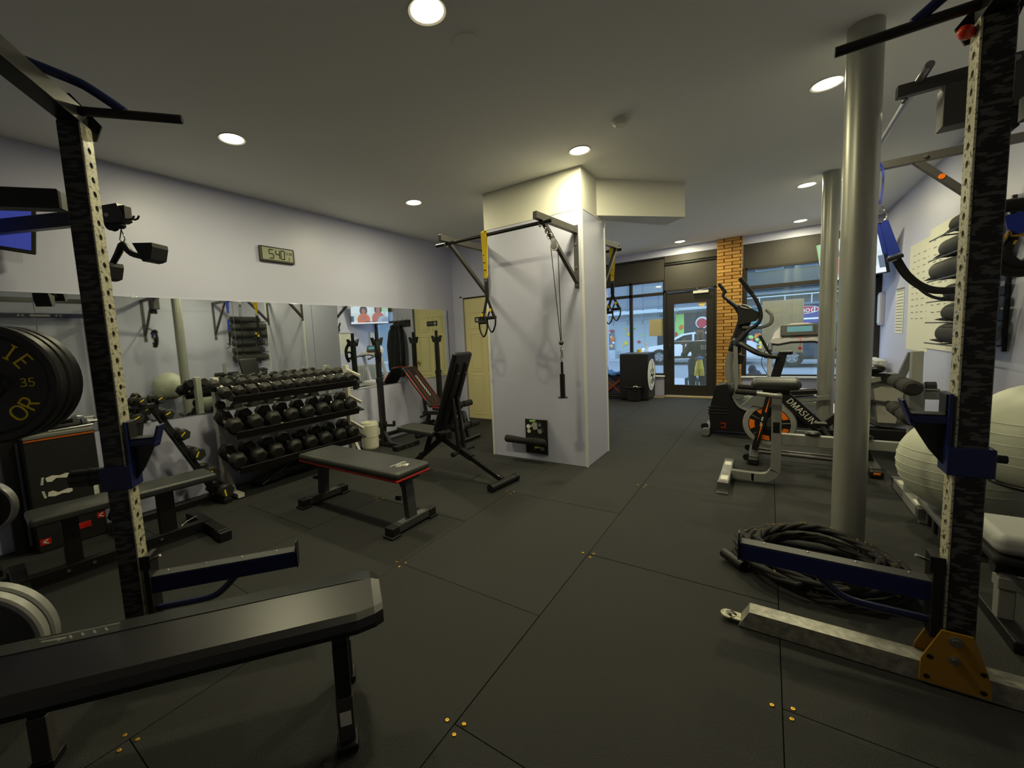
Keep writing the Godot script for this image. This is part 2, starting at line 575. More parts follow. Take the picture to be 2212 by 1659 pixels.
# ------------------------------------------------------------------ the room
func build_room():
	X = Transform3D.IDENTITY
	var t := 0.15
	# floor: slab with the rubber mats as its pieces, laid in running bond
	var fl := struct("floor", mb().rbox(V((XL + XR) / 2, -0.07, (ZS + ZR) / 2), V(XR - XL + 0.3, 0.10, ZR - ZS + 0.3), 0.002), mats.joint, "black rubber mat floor of the gym", "floor")
	var w := 0.945
	var l := 1.345
	var rng := RandomNumberGenerator.new()
	rng.seed = 5
	for i in range(-5, 3):
		var x0 := 0.06 + w * (i - 0)
		var off := -1.02 if posmod(i, 2) == 1 else -1.692
		for j in range(-3, 8):
			var z1 := off - l * j
			var a := V(maxf(x0, XL), 0, maxf(z1 - l, ZS))
			var b := V(minf(x0 + w, XR), 0, minf(z1, ZR))
			if b.x - a.x < 0.05 or b.z - a.z < 0.05:
				continue
			var m := mb()
			var th := 0.0185 + rng.randf() * 0.0015
			m.rbox(V((a.x + b.x) / 2, -0.02 + th / 2, (a.z + b.z) / 2), V(b.x - a.x - 0.0022, th, b.z - a.z - 0.0022), 0.002)
			var mt := part(fl, "rubber_mat", m, mats["rubber_%d" % (rng.randi() % 3)])
			if z1 < 0.2 and z1 > -4.0 and x0 > -3.0 and x0 < 1.0:   # brass screws at the corner of the mat
				for q in [V(x0 + 0.03, 0, z1 - 0.015), V(x0 + 0.025, 0, z1 + 0.035 - 0.06 * 0), V(x0 - 0.03, 0, z1 + 0.005)]:
					part(mt, "screw", mb().lathe([Vector2(0.0075, -0.002), Vector2(0.0075, 0.0022), Vector2(0.006, 0.003), Vector2(0.003, 0.003), Vector2(0.0022, 0.001), Vector2(0, 0.001)], q, Vector3.UP, 10), mats.brass)
	struct("ceiling", mb().rbox(V((XL + XR) / 2, CEIL + t / 2, (ZS + ZR) / 2), V(XR - XL + 0.6, t, ZR - ZS + 0.6), 0.002), mats.ceiling)
	struct("wall_left", mb().rbox(V(XL - t / 2, CEIL / 2, (ZS + ZR) / 2), V(t, CEIL, ZR - ZS + 0.3), 0.002), mats.lavender)
	struct("wall_right", mb().rbox(V(XR + t / 2, CEIL / 2, (ZS + ZR) / 2), V(t, CEIL, ZR - ZS + 0.3), 0.002), mats.lavender)
	struct("wall_rear", mb().rbox(V((XL + XR) / 2, CEIL / 2, ZR + t / 2), V(XR - XL + 0.3, CEIL, t), 0.002), mats.lavender)
	# back wall beside the doorway
	var m := mb()
	m.rbox(V((-4.2 + XL) / 2, CEIL / 2, ZB - 0.06), V(0.2, CEIL, 0.12), 0.002)
	m.rbox(V(-3.805, (2.05 + CEIL) / 2, ZB - 0.06), V(0.79, CEIL - 2.05, 0.12), 0.002)
	m.rbox(V((-3.41 - 2.9) / 2, CEIL / 2, ZB - 0.06), V(0.51, CEIL, 0.12), 0.002)
	struct("wall_back", m, mats.lavender)
	struct("wall_back_side", mb().rbox(V(-2.96, CEIL / 2, (ZB + ZS) / 2 - 0.06), V(0.12, CEIL, ZB - ZS - 0.12), 0.002), mats.lavender)
	# panelled door
	var d := struct("door_1", mb().rbox(V(-3.81, 1.02, ZB - 0.05), V(0.77, 2.03, 0.035), 0.003), mats.door_yellow, "pale yellow six-panel door in the back wall", "door")
	var zf := ZB - 0.0325
	for px in [-1, 1]:
		for r in [[1.66, 0.26], [1.13, 0.62], [0.42, 0.66]]:
			var c := V(-3.81 + px * 0.165, r[0], zf)
			var mm := mb()
			for e in [[-0.115, 0, 0.012, r[1]], [0.115, 0, 0.012, r[1]], [0, -r[1] / 2, 0.242, 0.012], [0, r[1] / 2, 0.242, 0.012]]:
				mm.rbox(c + V(e[0], e[1], 0.002), V(e[2], e[3], 0.010), 0.004)
			mm.rbox(c + V(0, 0, 0.0), V(0.17, r[1] - 0.07, 0.008), 0.004)
			part(d, "panel", mm, mats.door_yellow)
	part(d, "doorknob", mb().ball(V(-3.49, 0.98, zf + 0.045), V(0.028, 0.028, 0.028), 12).cyl(V(-3.49, 0.98, zf), V(-3.49, 0.98, zf + 0.04), 0.01), mats.brass)
	var tr := mb()
	tr.rbox(V(-4.215, 1.04, ZB + 0.01), V(0.06, 2.08, 0.03), 0.005).rbox(V(-3.405, 1.04, ZB + 0.01), V(0.06, 2.08, 0.03), 0.005).rbox(V(-3.81, 2.08, ZB + 0.01), V(0.87, 0.06, 0.03), 0.005)
	struct("trim_1", tr, mats.lavender)
	var sg := thing("door_sign", "small black plaque with white pictogram on the pale yellow door", "sign", V(-3.86, 1.63, zf + 0.009))
	part(sg, "plate", mb().rbox(V(-3.86, 1.675, zf + 0.010), V(0.24, 0.085, 0.008), 0.002), mats.plaque_black)
	part(sg, "pictogram", mb().ball(V(-3.945, 1.693, zf + 0.014), V(0.008, 0.008, 0.002), 8).rbox(V(-3.945, 1.668, zf + 0.014), V(0.016, 0.034, 0.002), 0.0005).ball(V(-3.92, 1.693, zf + 0.014), V(0.008, 0.008, 0.002), 8).rbox(V(-3.92, 1.668, zf + 0.014), V(0.018, 0.034, 0.002), 0.0005), mats.print_white)
	part(sg, "lettering", mb().rbox(V(-3.83, 1.675, zf + 0.0145), V(0.11, 0.018, 0.001), 0.0003), mats.print_grey)
	# square column with its paint line
	struct("column", mb().rbox(V(-2.03, 1.272, -4.32), V(1.12, 2.545, 0.67), 0.004), mats.lavender, "square lavender column in the middle of the gym", "column")
	struct("column_head", mb().rbox(V(-2.03, (2.545 + CEIL) / 2, -4.32), V(1.122, CEIL - 2.545, 0.672), 0.004), mats.cream_paint, "cream painted head of the square column", "column")
	var cb := mb()
	for e in [V(-1.472, 1.272, -3.987), V(-1.472, 1.272, -4.653), V(-2.588, 1.272, -3.987)]:
		cb.rbox(e, V(0.024, 2.545, 0.024), 0.004)
	struct("trim_2", cb, mats.white_trim)
	var so := P2([-1.47, -4.42, -0.76, -5.22, -1.0, -5.45, -1.47, -4.68])
	struct("soffit", mb().prism(so, CEIL - 2.57, Transform3D(Basis(V(1, 0, 0), V(0, 0, 1), V(0, -1, 0)), V(0, (CEIL + 2.57) / 2, 0))), mats.cream_paint, "cream boxed beam running from the column under the ceiling", "beam")
	# steel posts
	for q in [["support_post", V(0.41, 0, -3.27), 0.078], ["support_post_001", V(0.53, 0, -6.05), 0.075]]:
		struct(q[0], mb().lathe([Vector2(q[2], 0), Vector2(q[2], CEIL)], q[1], Vector3.UP, 40), mats.pole_silver, "", "post")
	# mirror panels on the left wall, each with its edges
	var zs := [0.9, -0.65, -2.05, -2.94, -4.35, -5.52]
	for i in 5:
		var z0: float = zs[i]
		var z1: float = zs[i + 1]
		var mi := thing("wall_mirror", ["frameless wall mirror panel behind the plate-loaded rack", "frameless wall mirror panel beside the black rack upright", "frameless wall mirror panel above the left half of the dumbbell rack", "frameless wall mirror panel above the right half of the dumbbell rack", "frameless wall mirror panel behind the squat stand, nearest the yellow door"][i], "mirror", V(XL + 0.004, 0.78, (z0 + z1) / 2))
		part(mi, "glass", mb().rbox(V(XL + 0.0045, 1.32, (z0 + z1) / 2), V(0.007, 1.08, z0 - z1 - 0.003), 0.001), mats.mirror)
		var cl := mb()
		for y in [0.78, 1.86]:
			part(mi, "clip", mb().rbox(V(XL + 0.009, y, (z0 + z1) / 2 + 0.1), V(0.012, 0.02, 0.03), 0.003), mats.clear_plastic)
	# ceiling fittings
	var sd := thing("smoke_detector", "round white smoke detector on the ceiling near the column", "smoke detector", V(-0.925, CEIL - 0.045, -3.38))
	part(sd, "base", mb().lathe([Vector2(0.0, 0.045), Vector2(0.065, 0.045), Vector2(0.065, 0.03), Vector2(0.058, 0.028)], V(-0.925, CEIL - 0.045, -3.38), Vector3.UP, 24), mats.cream_paint)
	part(sd, "cover", mb().lathe([Vector2(0.058, 0.03), Vector2(0.056, 0.012), Vector2(0.04, 0.001), Vector2(0.0, 0.0)], V(-0.925, CEIL - 0.045, -3.38), Vector3.UP, 24), mats.cream_paint)
	solo("ceiling_plate", "flat round cover plate on the ceiling beside the nearest lamp", "cover plate", mb().lathe([Vector2(0.0, 0.0), Vector2(0.062, 0.0), Vector2(0.066, 0.006), Vector2(0.066, 0.008)], V(-1.343, CEIL - 0.008, -1.968), Vector3.UP, 28), mats.ceiling)
	build_clock()

func build_clock():
	var x := XL + 0.001
	var ck := thing("wall_clock", "grey digital wall clock showing 5:40 high on the lavender wall", "clock", V(x, 2.30, -2.57))
	part(ck, "case", mb().rbox(V(x + 0.016, 2.377, -2.572), V(0.032, 0.165, 0.40), 0.012, 2), mats.clock_case)
	var dp := part(ck, "display", mb().rbox(V(x + 0.0335, 2.380, -2.572), V(0.004, 0.125, 0.345), 0.001), mats.lcd_clock)
	var f := frame(V(x + 0.0362, 2.38, -2.572), V(0, 0, -1), V(0, 1, 0))
	var sg := mb()
	var seven := {"5": "afgcd", "4": "fgbc", "0": "abcdef", "3": "abgcd"}
	var put := func(ch: String, cx: float, cy: float, w: float, h: float, t: float):
		var s := {"a": [0, h / 2, w, t], "g": [0, 0, w, t], "d": [0, -h / 2, w, t], "f": [-w / 2, h / 4, t, h / 2], "b": [w / 2, h / 4, t, h / 2], "e": [-w / 2, -h / 4, t, h / 2], "c": [w / 2, -h / 4, t, h / 2]}
		for k in seven[ch]:
			var e = s[k]
			sg.rbox(f * V(cx + e[0], cy + e[1], 0), V(e[2], e[3], 0.001), 0.0004, 1, f.basis)
	put.call("5", -0.075, 0, 0.045, 0.09, 0.010)
	put.call("4", -0.002, 0, 0.04, 0.09, 0.010)
	put.call("0", 0.055, 0, 0.04, 0.09, 0.010)
	sg.rbox(f * V(-0.036, 0.015, 0), V(0.006, 0.006, 0.001), 0.0004, 1, f.basis).rbox(f * V(-0.036, -0.018, 0), V(0.006, 0.006, 0.001), 0.0004, 1, f.basis)
	put.call("3", 0.125, -0.035, 0.016, 0.032, 0.004)
	sg.text("SUN", sysfont, 0.03, f * Transform3D(Basis(), V(0.125, 0.022, 0)), 0.001)
	part(dp, "digits", sg, mats.black_matt)

func build_lamps():
	X = Transform3D.IDENTITY
	var spots := [[-1.36, -1.68, "nearest recessed lamp, beside the round ceiling plate"], [-3.29, -1.66, "recessed ceiling lamp above the weight rack by the left wall"], [-3.31, -3.65, "recessed ceiling lamp left of the column over the benches"], [-1.358, -3.672, "recessed ceiling lamp right at the top corner of the column"], [0.30, -3.85, "recessed ceiling lamp partly behind the big silver post"], [0.342, -6.39, "recessed ceiling lamp left of the thin silver post"], [0.387, -8.5, "recessed ceiling lamp farthest right, next to the wall television"], [-1.337, -8.6, "recessed ceiling lamp in front of the glass door"], [-1.36, -6.39, "recessed ceiling lamp hidden behind the boxed beam"]]
	for s in spots:
		var c := V(s[0], CEIL, s[1])
		var th := thing("ceiling_lamp", s[2], "ceiling lamp", c - V(0, 0.012, 0), "recessed ceiling lamps")
		part(th, "trim_ring", mb().lathe([Vector2(0.078, -0.002), Vector2(0.092, -0.007), Vector2(0.098, 0.0)], c, Vector3.UP, 32), mats.white_trim)
		part(th, "diffuser", mb().lathe([Vector2(0.0, -0.012), Vector2(0.05, -0.0105), Vector2(0.079, -0.003), Vector2(0.079, 0.0), Vector2(0.0, 0.0)], c, Vector3.UP, 32), mats.lamp_glow)
		var a := AreaLight3D.new()
		a.name = "lamp_light"
		th.add_child(a, true)
		a.position = V(0, -0.006, 0)
		a.rotation = V(-PI / 2, 0, 0)
		a.area_size = Vector2(0.15, 0.15)
		a.light_color = LAMP
		a.light_energy = LAMP_POWER
		a.area_range = 14.0
		a.area_attenuation = 2.0
		a.shadow_enabled = true

# ------------------------------------------------------------------ shop front
func build_storefront():
	X = Transform3D.IDENTITY
	var z := ZS
	var top := 2.79
	# brick pillar, every brick its own piece
	var pil := struct("brick_pillar", mb().rbox(V(-0.59, CEIL / 2, z - 0.02), V(0.39, CEIL, 0.20), 0.003), mats.mortar, "ochre brick pillar between the glass door and the right window", "pillar")
	var rng := RandomNumberGenerator.new()
	rng.seed = 3
	var h := 0.0612
	for r in 48:
		var y := 0.008 + h * r
		var x := -0.795 - (0.0 if r % 2 == 0 else 0.125)
		while x < -0.39:
			var x0 := maxf(x, -0.79)
			var x1 := minf(x + 0.245, -0.388)
			if x1 - x0 > 0.03:
				part(pil, "brick", mb().rbox(V((x0 + x1) / 2, y + h / 2 - 0.004, z + 0.03 + rng.randf() * 0.004), V(x1 - x0 - 0.009, h - 0.009, 0.13), 0.003), mats["brick_%d" % (rng.randi() % 3)])
			x += 0.25
	# low walls, sills and the dark header
	struct("wall_front", mb().rbox(V(0.52, 0.2, z - 0.05), V(1.83, 0.40, 0.16), 0.003).rbox(V(-2.32, 0.2, z - 0.05), V(1.27, 0.40, 0.16), 0.003).rbox(V((XL + XR) / 2, (top + CEIL) / 2, z - 0.04), V(XR - XL, CEIL - top, 0.14), 0.002).rbox(V(-3.6, CEIL / 2, z - 0.05), V(1.5, CEIL, 0.12), 0.002), mats.lavender)
	struct("trim_3", mb().rbox(V(0.52, 0.415, z - 0.02), V(1.83, 0.03, 0.26), 0.006).rbox(V(-2.32, 0.415, z - 0.02), V(1.27, 0.03, 0.26), 0.006), mats.white_trim)
	var hd := mb()
	hd.rbox(V(-2.28, (2.34 + top) / 2, z - 0.03), V(1.2, top - 2.34, 0.09), 0.003)
	hd.rbox(V(-1.235, (2.12 + top) / 2, z - 0.02), V(0.90, top - 2.12, 0.10), 0.003)
	hd.rbox(V(0.53, (2.37 + top) / 2, z - 0.03), V(1.82, top - 2.37, 0.09), 0.003)
	struct("header", hd, mats.header_brown, "dark brown header panels above the shop windows", "header")
	struct("trim_4", mb().rbox(V(-1.235, 2.62, z + 0.045), V(0.88, 0.03, 0.03), 0.006).rbox(V(-1.235, 2.655, z + 0.04), V(0.88, 0.015, 0.03), 0.004).rbox(V(-2.28, 2.765, z + 0.03), V(1.2, 0.03, 0.03), 0.004), mats.black_paint)
	# windows: frames with their panes
	var w1 := struct("window_1", bars(z, [[-2.93, -2.88, 0.43, 2.34], [-2.37, -2.31, 0.43, 2.34], [-1.72, -1.68, 0.43, 2.34], [-2.9, -1.7, 2.04, 2.10], [-2.9, -1.7, 0.43, 0.47], [-2.9, -1.7, 2.30, 2.34]], 0.07), mats.frame_brown, "shop window left of the glass door, dark frame", "window")
	for q in [[-2.88, -2.37, 0.47, 2.04], [-2.31, -1.72, 0.47, 2.04], [-2.88, -2.37, 2.10, 2.30], [-2.31, -1.72, 2.10, 2.30]]:
		part(w1, "pane", mb().rbox(V((q[0] + q[1]) / 2, (q[2] + q[3]) / 2, z - 0.01), V(q[1] - q[0], q[3] - q[2], 0.006), 0.0005), mats.window_glass)
	var w2 := struct("window_2", bars(z, [[-0.39, -0.32, 0.43, 2.37], [1.36, 1.43, 0.43, 2.37], [-0.35, 1.4, 1.98, 2.05], [-0.35, 1.4, 2.33, 2.37], [-0.35, 1.4, 0.43, 0.46]], 0.07), mats.frame_brown, "wide shop window right of the brick pillar, dark frame", "window")
	for q in [[-0.32, 1.36, 0.46, 1.98], [-0.32, 1.36, 2.05, 2.33]]:
		part(w2, "pane", mb().rbox(V((q[0] + q[1]) / 2, (q[2] + q[3]) / 2, z - 0.01), V(q[1] - q[0], q[3] - q[2], 0.006), 0.0005), mats.window_glass)
	# glass entrance door
	var fr := struct("trim_5", bars(z, [[-1.70, -1.66, 0.0, 2.12], [-0.83, -0.79, 0.0, 2.12], [-1.7, -0.79, 2.08, 2.13]], 0.10), mats.frame_brown)
	var dr := struct("door_2", bars(z, [[-1.655, -1.523, 0.03, 2.07], [-0.96, -0.835, 0.03, 2.07], [-1.53, -0.95, 0.03, 0.24], [-1.53, -0.95, 1.84, 2.07]], 0.045), mats.frame_brown, "dark framed glass entrance door", "door")
	part(dr, "pane", mb().rbox(V(-1.242, 1.04, z), V(0.563, 1.6, 0.006), 0.0005), mats.window_glass)
	part(dr, "push_bar", mb().cyl(V(-1.53, 1.10, z - 0.06), V(-0.95, 1.10, z - 0.06), 0.009), mats.steel)
	part(dr, "handle", mb().tube(smooth_path([V(-1.59, 1.04, z + 0.025), V(-1.585, 1.05, z + 0.07), V(-1.585, 0.95, z + 0.085), V(-1.585, 0.80, z + 0.07), V(-1.59, 0.79, z + 0.025)], 4), 0.013, 8), mats.black_paint)
	var dc := part(dr, "door_closer", mb().rbox(V(-1.05, 2.03, z + 0.05), V(0.26, 0.05, 0.06), 0.006), mats.white_paint)
	part(dc, "arm", mb().bar(V(-1.1, 2.06, z + 0.06), V(-0.86, 2.10, z + 0.04), 0.02, 0.008).bar(V(-1.1, 2.06, z + 0.06), V(-1.12, 2.12, z + 0.05), 0.02, 0.008), mats.steel)
	struct("threshold", mb().rbox(V(-1.24, 0.01, z + 0.05), V(0.92, 0.03, 0.12), 0.006).rbox(V(-2.28, 0.006, z + 0.22), V(1.2, 0.02, 0.04), 0.004), mats.wood_pale, "pale wooden threshold strip under the glass door", "threshold")

func bars(z: float, list: Array, depth: float) -> MB:
	var m := mb()
	for q in list:
		m.rbox(V((q[0] + q[1]) / 2, (q[2] + q[3]) / 2, z), V(q[1] - q[0], q[3] - q[2], depth), 0.004)
	return m
# ------------------------------------------------------------------ the two half racks, each at its own corner
func holed_face(m: MB, x: float, y0: float, n: int, pitch: float, w: float, r: float):   # a steel face with round holes, normal +x
	var seg := 12
	for k in n:
		var c := V(x, y0 + pitch * (k + 0.5), 0)
		for j in seg:
			var a0 := TAU * j / seg
			var a1 := TAU * (j + 1) / seg
			var d0 := Vector2(cos(a0), sin(a0))
			var d1 := Vector2(cos(a1), sin(a1))
			var e0 := d0 * minf((w / 2) / maxf(absf(d0.x), 1e-6), (pitch / 2) / maxf(absf(d0.y), 1e-6))
			var e1 := d1 * minf((w / 2) / maxf(absf(d1.x), 1e-6), (pitch / 2) / maxf(absf(d1.y), 1e-6))
			var A := c + V(0, d0.y * r, d0.x * r)
			var B := c + V(0, d1.y * r, d1.x * r)
			var C := c + V(0, e1.y, e1.x)
			var D := c + V(0, e0.y, e0.x)
			m.quad(A, B, C, D, V(1, 0, 0))
			m.quad(A, B, B - V(0.005, 0, 0), A - V(0.005, 0, 0), V(0, -(d0.y + d1.y), -(d0.x + d1.x)).normalized())
			if absf(e0.x - e1.x) > 1e-4 and absf(e0.y - e1.y) > 1e-4:
				var k2 := Vector2(signf(d0.x + d1.x) * w / 2, signf(d0.y + d1.y) * pitch / 2)
				m.tri(C, D, c + V(0, k2.y, k2.x), V(1, 0, 0), V(1, 0, 0), V(1, 0, 0))

func upright(rk: Node3D, zo: float, worn: bool):
	var hw := 0.04
	var m := mb()
	m.rbox(V(-0.003, 1.18, zo), V(2 * hw - 0.006, 2.20, 2 * hw), 0.005)
	var up := part(rk, "upright", m, mats.worn_black)
	var keep := X
	X = X * Transform3D(Basis(), V(0, 0, zo))
	var f := mb()
	holed_face(f, hw, 0.24, 35, 0.0563, 2 * hw - 0.012, 0.0125)
	f.rbox(V(hw - 0.003, 0.17, 0), V(0.006, 0.14, 2 * hw - 0.012), 0.001).rbox(V(hw - 0.003, 2.245, 0), V(0.006, 0.07, 2 * hw - 0.012), 0.001)
	for s in [-1, 1]:
		f.rbox(V(hw - 0.0045, 1.19, s * (hw - 0.004)), V(0.009, 2.18, 0.008), 0.003)
	part(up, "hole_face", f, mats.worn_cream, "cream steel face drilled with a row of holes")
	X = keep

func rack(rk: Node3D, extra: bool):
	upright(rk, 0.0, true)
	upright(rk, 1.36, false)
	for zo in [0.0, 1.36]:
		# base beam with slanted end, foot tab and bolt
		var m := mb()
		m.prism(P2([0.62, 0.082, -0.78, 0.082, -0.78, 0.004, 0.66, 0.004]), 0.08, Transform3D(Basis(), V(0, 0, zo + 0.012)))
		var bm := part(rk, "base_beam", m, mats.worn_silver)
		part(bm, "foot_tab", mb().rbox(V(0.675, 0.022, zo + 0.012), V(0.05, 0.008, 0.06), 0.003).cyl(V(0.70, 0.026, zo + 0.012), V(0.70, 0.020, zo + 0.012), 0.032, 16), mats.worn_cream)
		part(bm, "bolt", mb().cyl(V(0.70, 0.026, zo + 0.012), V(0.70, 0.034, zo + 0.012), 0.011, 8), mats.chrome)
		for s in [-1, 1]:
			var zp: float = zo + 0.012 + s * 0.044
			var gp := part(rk, "gusset_plate", mb().prism(P2([0.096, 0.014, 0.094, 0.10, 0.046, 0.226, -0.030, 0.226, -0.066, 0.11, -0.078, 0.06, -0.078, 0.014]), 0.008, Transform3D(Basis(), V(0, 0, zp))), mats.yellow_paint)
			for q in [[0.012, 0.195, 0.013], [0.012, 0.125, 0.011]]:
				part(gp, "bolt", mb().cyl(V(q[0], q[1], zp), V(q[0], q[1], zp + s * 0.010), q[2] * 1.35, 14).cyl(V(q[0], q[1], zp), V(q[0], q[1], zp + s * 0.017), q[2], 6), mats.steel)
			for q in [[0.078, 0.035], [0.072, 0.115], [-0.06, 0.032], [-0.058, 0.10]]:
				part(gp, "hole", mb().cyl(V(q[0], q[1], zp + s * 0.002), V(q[0], q[1], zp + s * 0.0046), 0.009, 10), mats.hole_black)
		# spotter arm with bent brace
		var a := mb()
		a.rbox(V(0.36, 0.345, zo), V(0.60, 0.075, 0.062), 0.004)
		var arm := part(rk, "spotter_arm", a, mats.navy)
		part(arm, "end_plate", mb().prism(P2([-0.032, 0.305, 0.032, 0.305, 0.038, 0.40, 0.02, 0.425, -0.02, 0.425, -0.038, 0.40]), 0.006, Transform3D(Basis(V(0, 0, 1), V(0, 1, 0), V(-1, 0, 0)), V(0.663, 0, zo))), mats.black_paint)
		part(arm, "wear_strip", mb().rbox(V(0.36, 0.3835, zo), V(0.59, 0.006, 0.058), 0.002), mats.dark_grey)
		part(arm, "brace", mb().tube(smooth_path([V(0.40, 0.315, zo), V(0.345, 0.262, zo), V(0.30, 0.232, zo), V(0.24, 0.224, zo), V(0.07, 0.224, zo)], 4), 0.015, 10), mats.navy)
		part(arm, "bracket", mb().rbox(V(0.062, 0.33, zo), V(0.022, 0.30, 0.096), 0.003).rbox(V(0.062, 0.46, zo + 0.046), V(0.04, 0.06, 0.006), 0.002), mats.black_paint)
		part(arm, "pin", mb().cyl(V(0.06, 0.45, zo + 0.01), V(0.115, 0.478, zo + 0.03), 0.006, 8), mats.chrome)
		for i in 4:
			part(arm, "rivet", mb().ball(V(0.12 + 0.15 * i, 0.387, zo - 0.012), V(0.006, 0.003, 0.006), 8), mats.steel)
		# J cup and its sleeve
		var j := part(rk, "j_cup", mb().rbox(V(0.052, 0.97, zo), V(0.012, 0.22, 0.088), 0.003).rbox(V(0.10, 0.985, zo), V(0.10, 0.03, 0.07), 0.004).rbox(V(0.152, 1.005, zo), V(0.010, 0.10, 0.07), 0.003, 1, Basis(V(0, 0, 1), -0.3)), mats.navy)
		part(j, "web", mb().prism(P2([0.05, 0.97, 0.14, 0.97, 0.09, 0.87, 0.055, 0.82]), 0.012, Transform3D(Basis(), V(0, 0, zo))), mats.black_paint)
		part(j, "liner", mb().rbox(V(0.10, 1.002, zo), V(0.088, 0.006, 0.066), 0.002).rbox(V(0.061, 1.04, zo), V(0.006, 0.075, 0.07), 0.002), mats.black_plastic)
		var sl := part(rk, "sleeve", mb().rbox(V(0.0, 0.845, zo + 0.045), V(0.11, 0.10, 0.012), 0.003).rbox(V(0.05, 0.845, zo), V(0.012, 0.10, 0.10), 0.003).rbox(V(-0.05, 0.845, zo), V(0.012, 0.10, 0.10), 0.003), mats.navy)
		part(sl, "lock_pin", mb().cyl(V(-0.05, 0.86, zo + 0.02), V(-0.085, 0.86, zo + 0.02), 0.014, 10), mats.black_plastic)
		# rear post and its side member
		part(rk, "rear_post", mb().rbox(V(-0.70, 1.18, zo + 0.012), V(0.07, 2.2, 0.07), 0.005), mats.black_paint)
		part(rk, "side_member", mb().rbox(V(-0.37, 1.985, zo), V(0.60, 0.075, 0.06), 0.004), mats.black_paint)
		# multi grip pull-up bar: straight handle and a bent blue one
		part(rk, "pull_up_handle", mb().cyl(V(0.385, 2.325, zo + 0.02), V(-0.03, 2.325, zo + 0.02), 0.0175, 14), mats.black_paint)
		part(rk, "angled_grip", mb().tube(smooth_path([V(0.185, 2.335, zo + 0.02), V(0.085, 2.405, zo + 0.03), V(0.03, 2.43, zo + 0.04), V(-0.10, 2.47, zo + 0.06), V(-0.28, 2.52, zo + 0.10)], 5), 0.0175, 12), mats.navy)
		part(rk, "top_plate", mb().prism(P2([0.05, 2.24, 0.075, 2.30, -0.02, 2.42, -0.10, 2.40, -0.05, 2.24]), 0.008, Transform3D(Basis(), V(0, 0, zo - 0.045))), mats.black_paint)
	part(rk, "crossmember", mb().rbox(V(0, 2.315, 0.68), V(0.075, 0.07, 1.41), 0.004), mats.black_paint)
	var cm := part(rk, "rear_crossmember", mb().rbox(V(-0.70, 2.13, 0.69), V(0.06, 0.075, 1.28), 0.004), mats.navy)
	part(cm, "label", mb().rbox(V(-0.667, 2.13, 0.60), V(0.002, 0.03, 0.24), 0.0005), mats.print_white)
	for q in [0.35, 0.40, 0.80, 0.85]:
		part(cm, "bolt", mb().cyl(V(-0.67, 2.13, q), V(-0.66, 2.13, q), 0.013, 8), mats.steel)

func build_racks():
	# right rack faces the left wall
	X = Transform3D(Basis(V(-1, 0, 0), V(0, 1, 0), V(0, 0, 1)), V(0.569, 0, -2.142))
	var r := thing("power_rack", "worn black half rack with yellow gusset plates beside the coiled rope, at right", "power rack", V(0.569, 0, -2.142))
	rack(r, true)
	part(r, "knob", mb().ball(V(0.062, 2.255, 0.015), V(0.020, 0.020, 0.036), 16, Basis(V(0, 1, 0), 0.5)).cyl(V(0.04, 2.255, 0.0), V(0.06, 2.255, 0.012), 0.007), mats.knob_red, "glossy orange red knob")
	# left rack stands turned towards the middle
	var F := V(0.616, 0, -0.788)
	var N := V(0.788, 0, 0.616)
	X = Transform3D(Basis(F, V(0, 1, 0), N), V(-2.256, 0, -0.522))
	var l := thing("power_rack", "worn black half rack with blue spotter arm over the foreground bench, at left", "power rack", V(-2.256, 0, -0.522))
	rack(l, true)
	part(l, "roller", mb().cyl(V(-0.06, 0.855, 0.0), V(-0.17, 0.855, 0.0), 0.036, 16).cyl(V(-0.10, 0.855, 0), V(-0.11, 0.855, 0), 0.039, 16), mats.black_plastic)
	# storage pegs for plates
	part(l, "weight_peg", mb().cyl(V(-0.27, 1.277, -0.02), V(-0.27, 1.277, 0.30), 0.024, 12).bar(V(-0.27, 1.277, 0.0), V(-0.68, 1.277, 0.0), 0.05, 0.06), mats.steel)
	part(l, "weight_peg", mb().cyl(V(-0.45, 0.29, -0.02), V(-0.45, 0.29, 0.20), 0.024, 12).bar(V(-0.45, 0.29, 0.0), V(-0.68, 0.29, 0.0), 0.05, 0.06), mats.steel)
	part(l, "weight_peg", mb().cyl(V(-0.60, 0.73, 0.0), V(-0.60, 0.73, -0.30), 0.024, 12), mats.steel)
	plate("weight_plate", V(-0.27, 1.277, 0.178), 0.215, 0.05, "outermost black bumper plate with yellow 35 on the left rack", "black", true)
	plate("weight_plate", V(-0.27, 1.277, 0.130), 0.215, 0.035, "middle black bumper plate of the stack on the left rack", "black", false)
	plate("weight_plate", V(-0.27, 1.277, 0.080), 0.215, 0.05, "rearmost black bumper plate of the stack on the left rack", "black", false)
	plate("weight_plate", V(-0.45, 0.29, 0.165), 0.22, 0.045, "front grey-rimmed iron plate low on the left rack", "grey", false)
	plate("weight_plate", V(-0.45, 0.29, 0.115), 0.225, 0.045, "rear grey-rimmed iron plate low on the left rack", "grey", false)
	plate("weight_plate", V(-0.60, 0.73, -0.19), 0.115, 0.035, "small black iron plate with shiny rim in front of the footprint box", "iron", false)

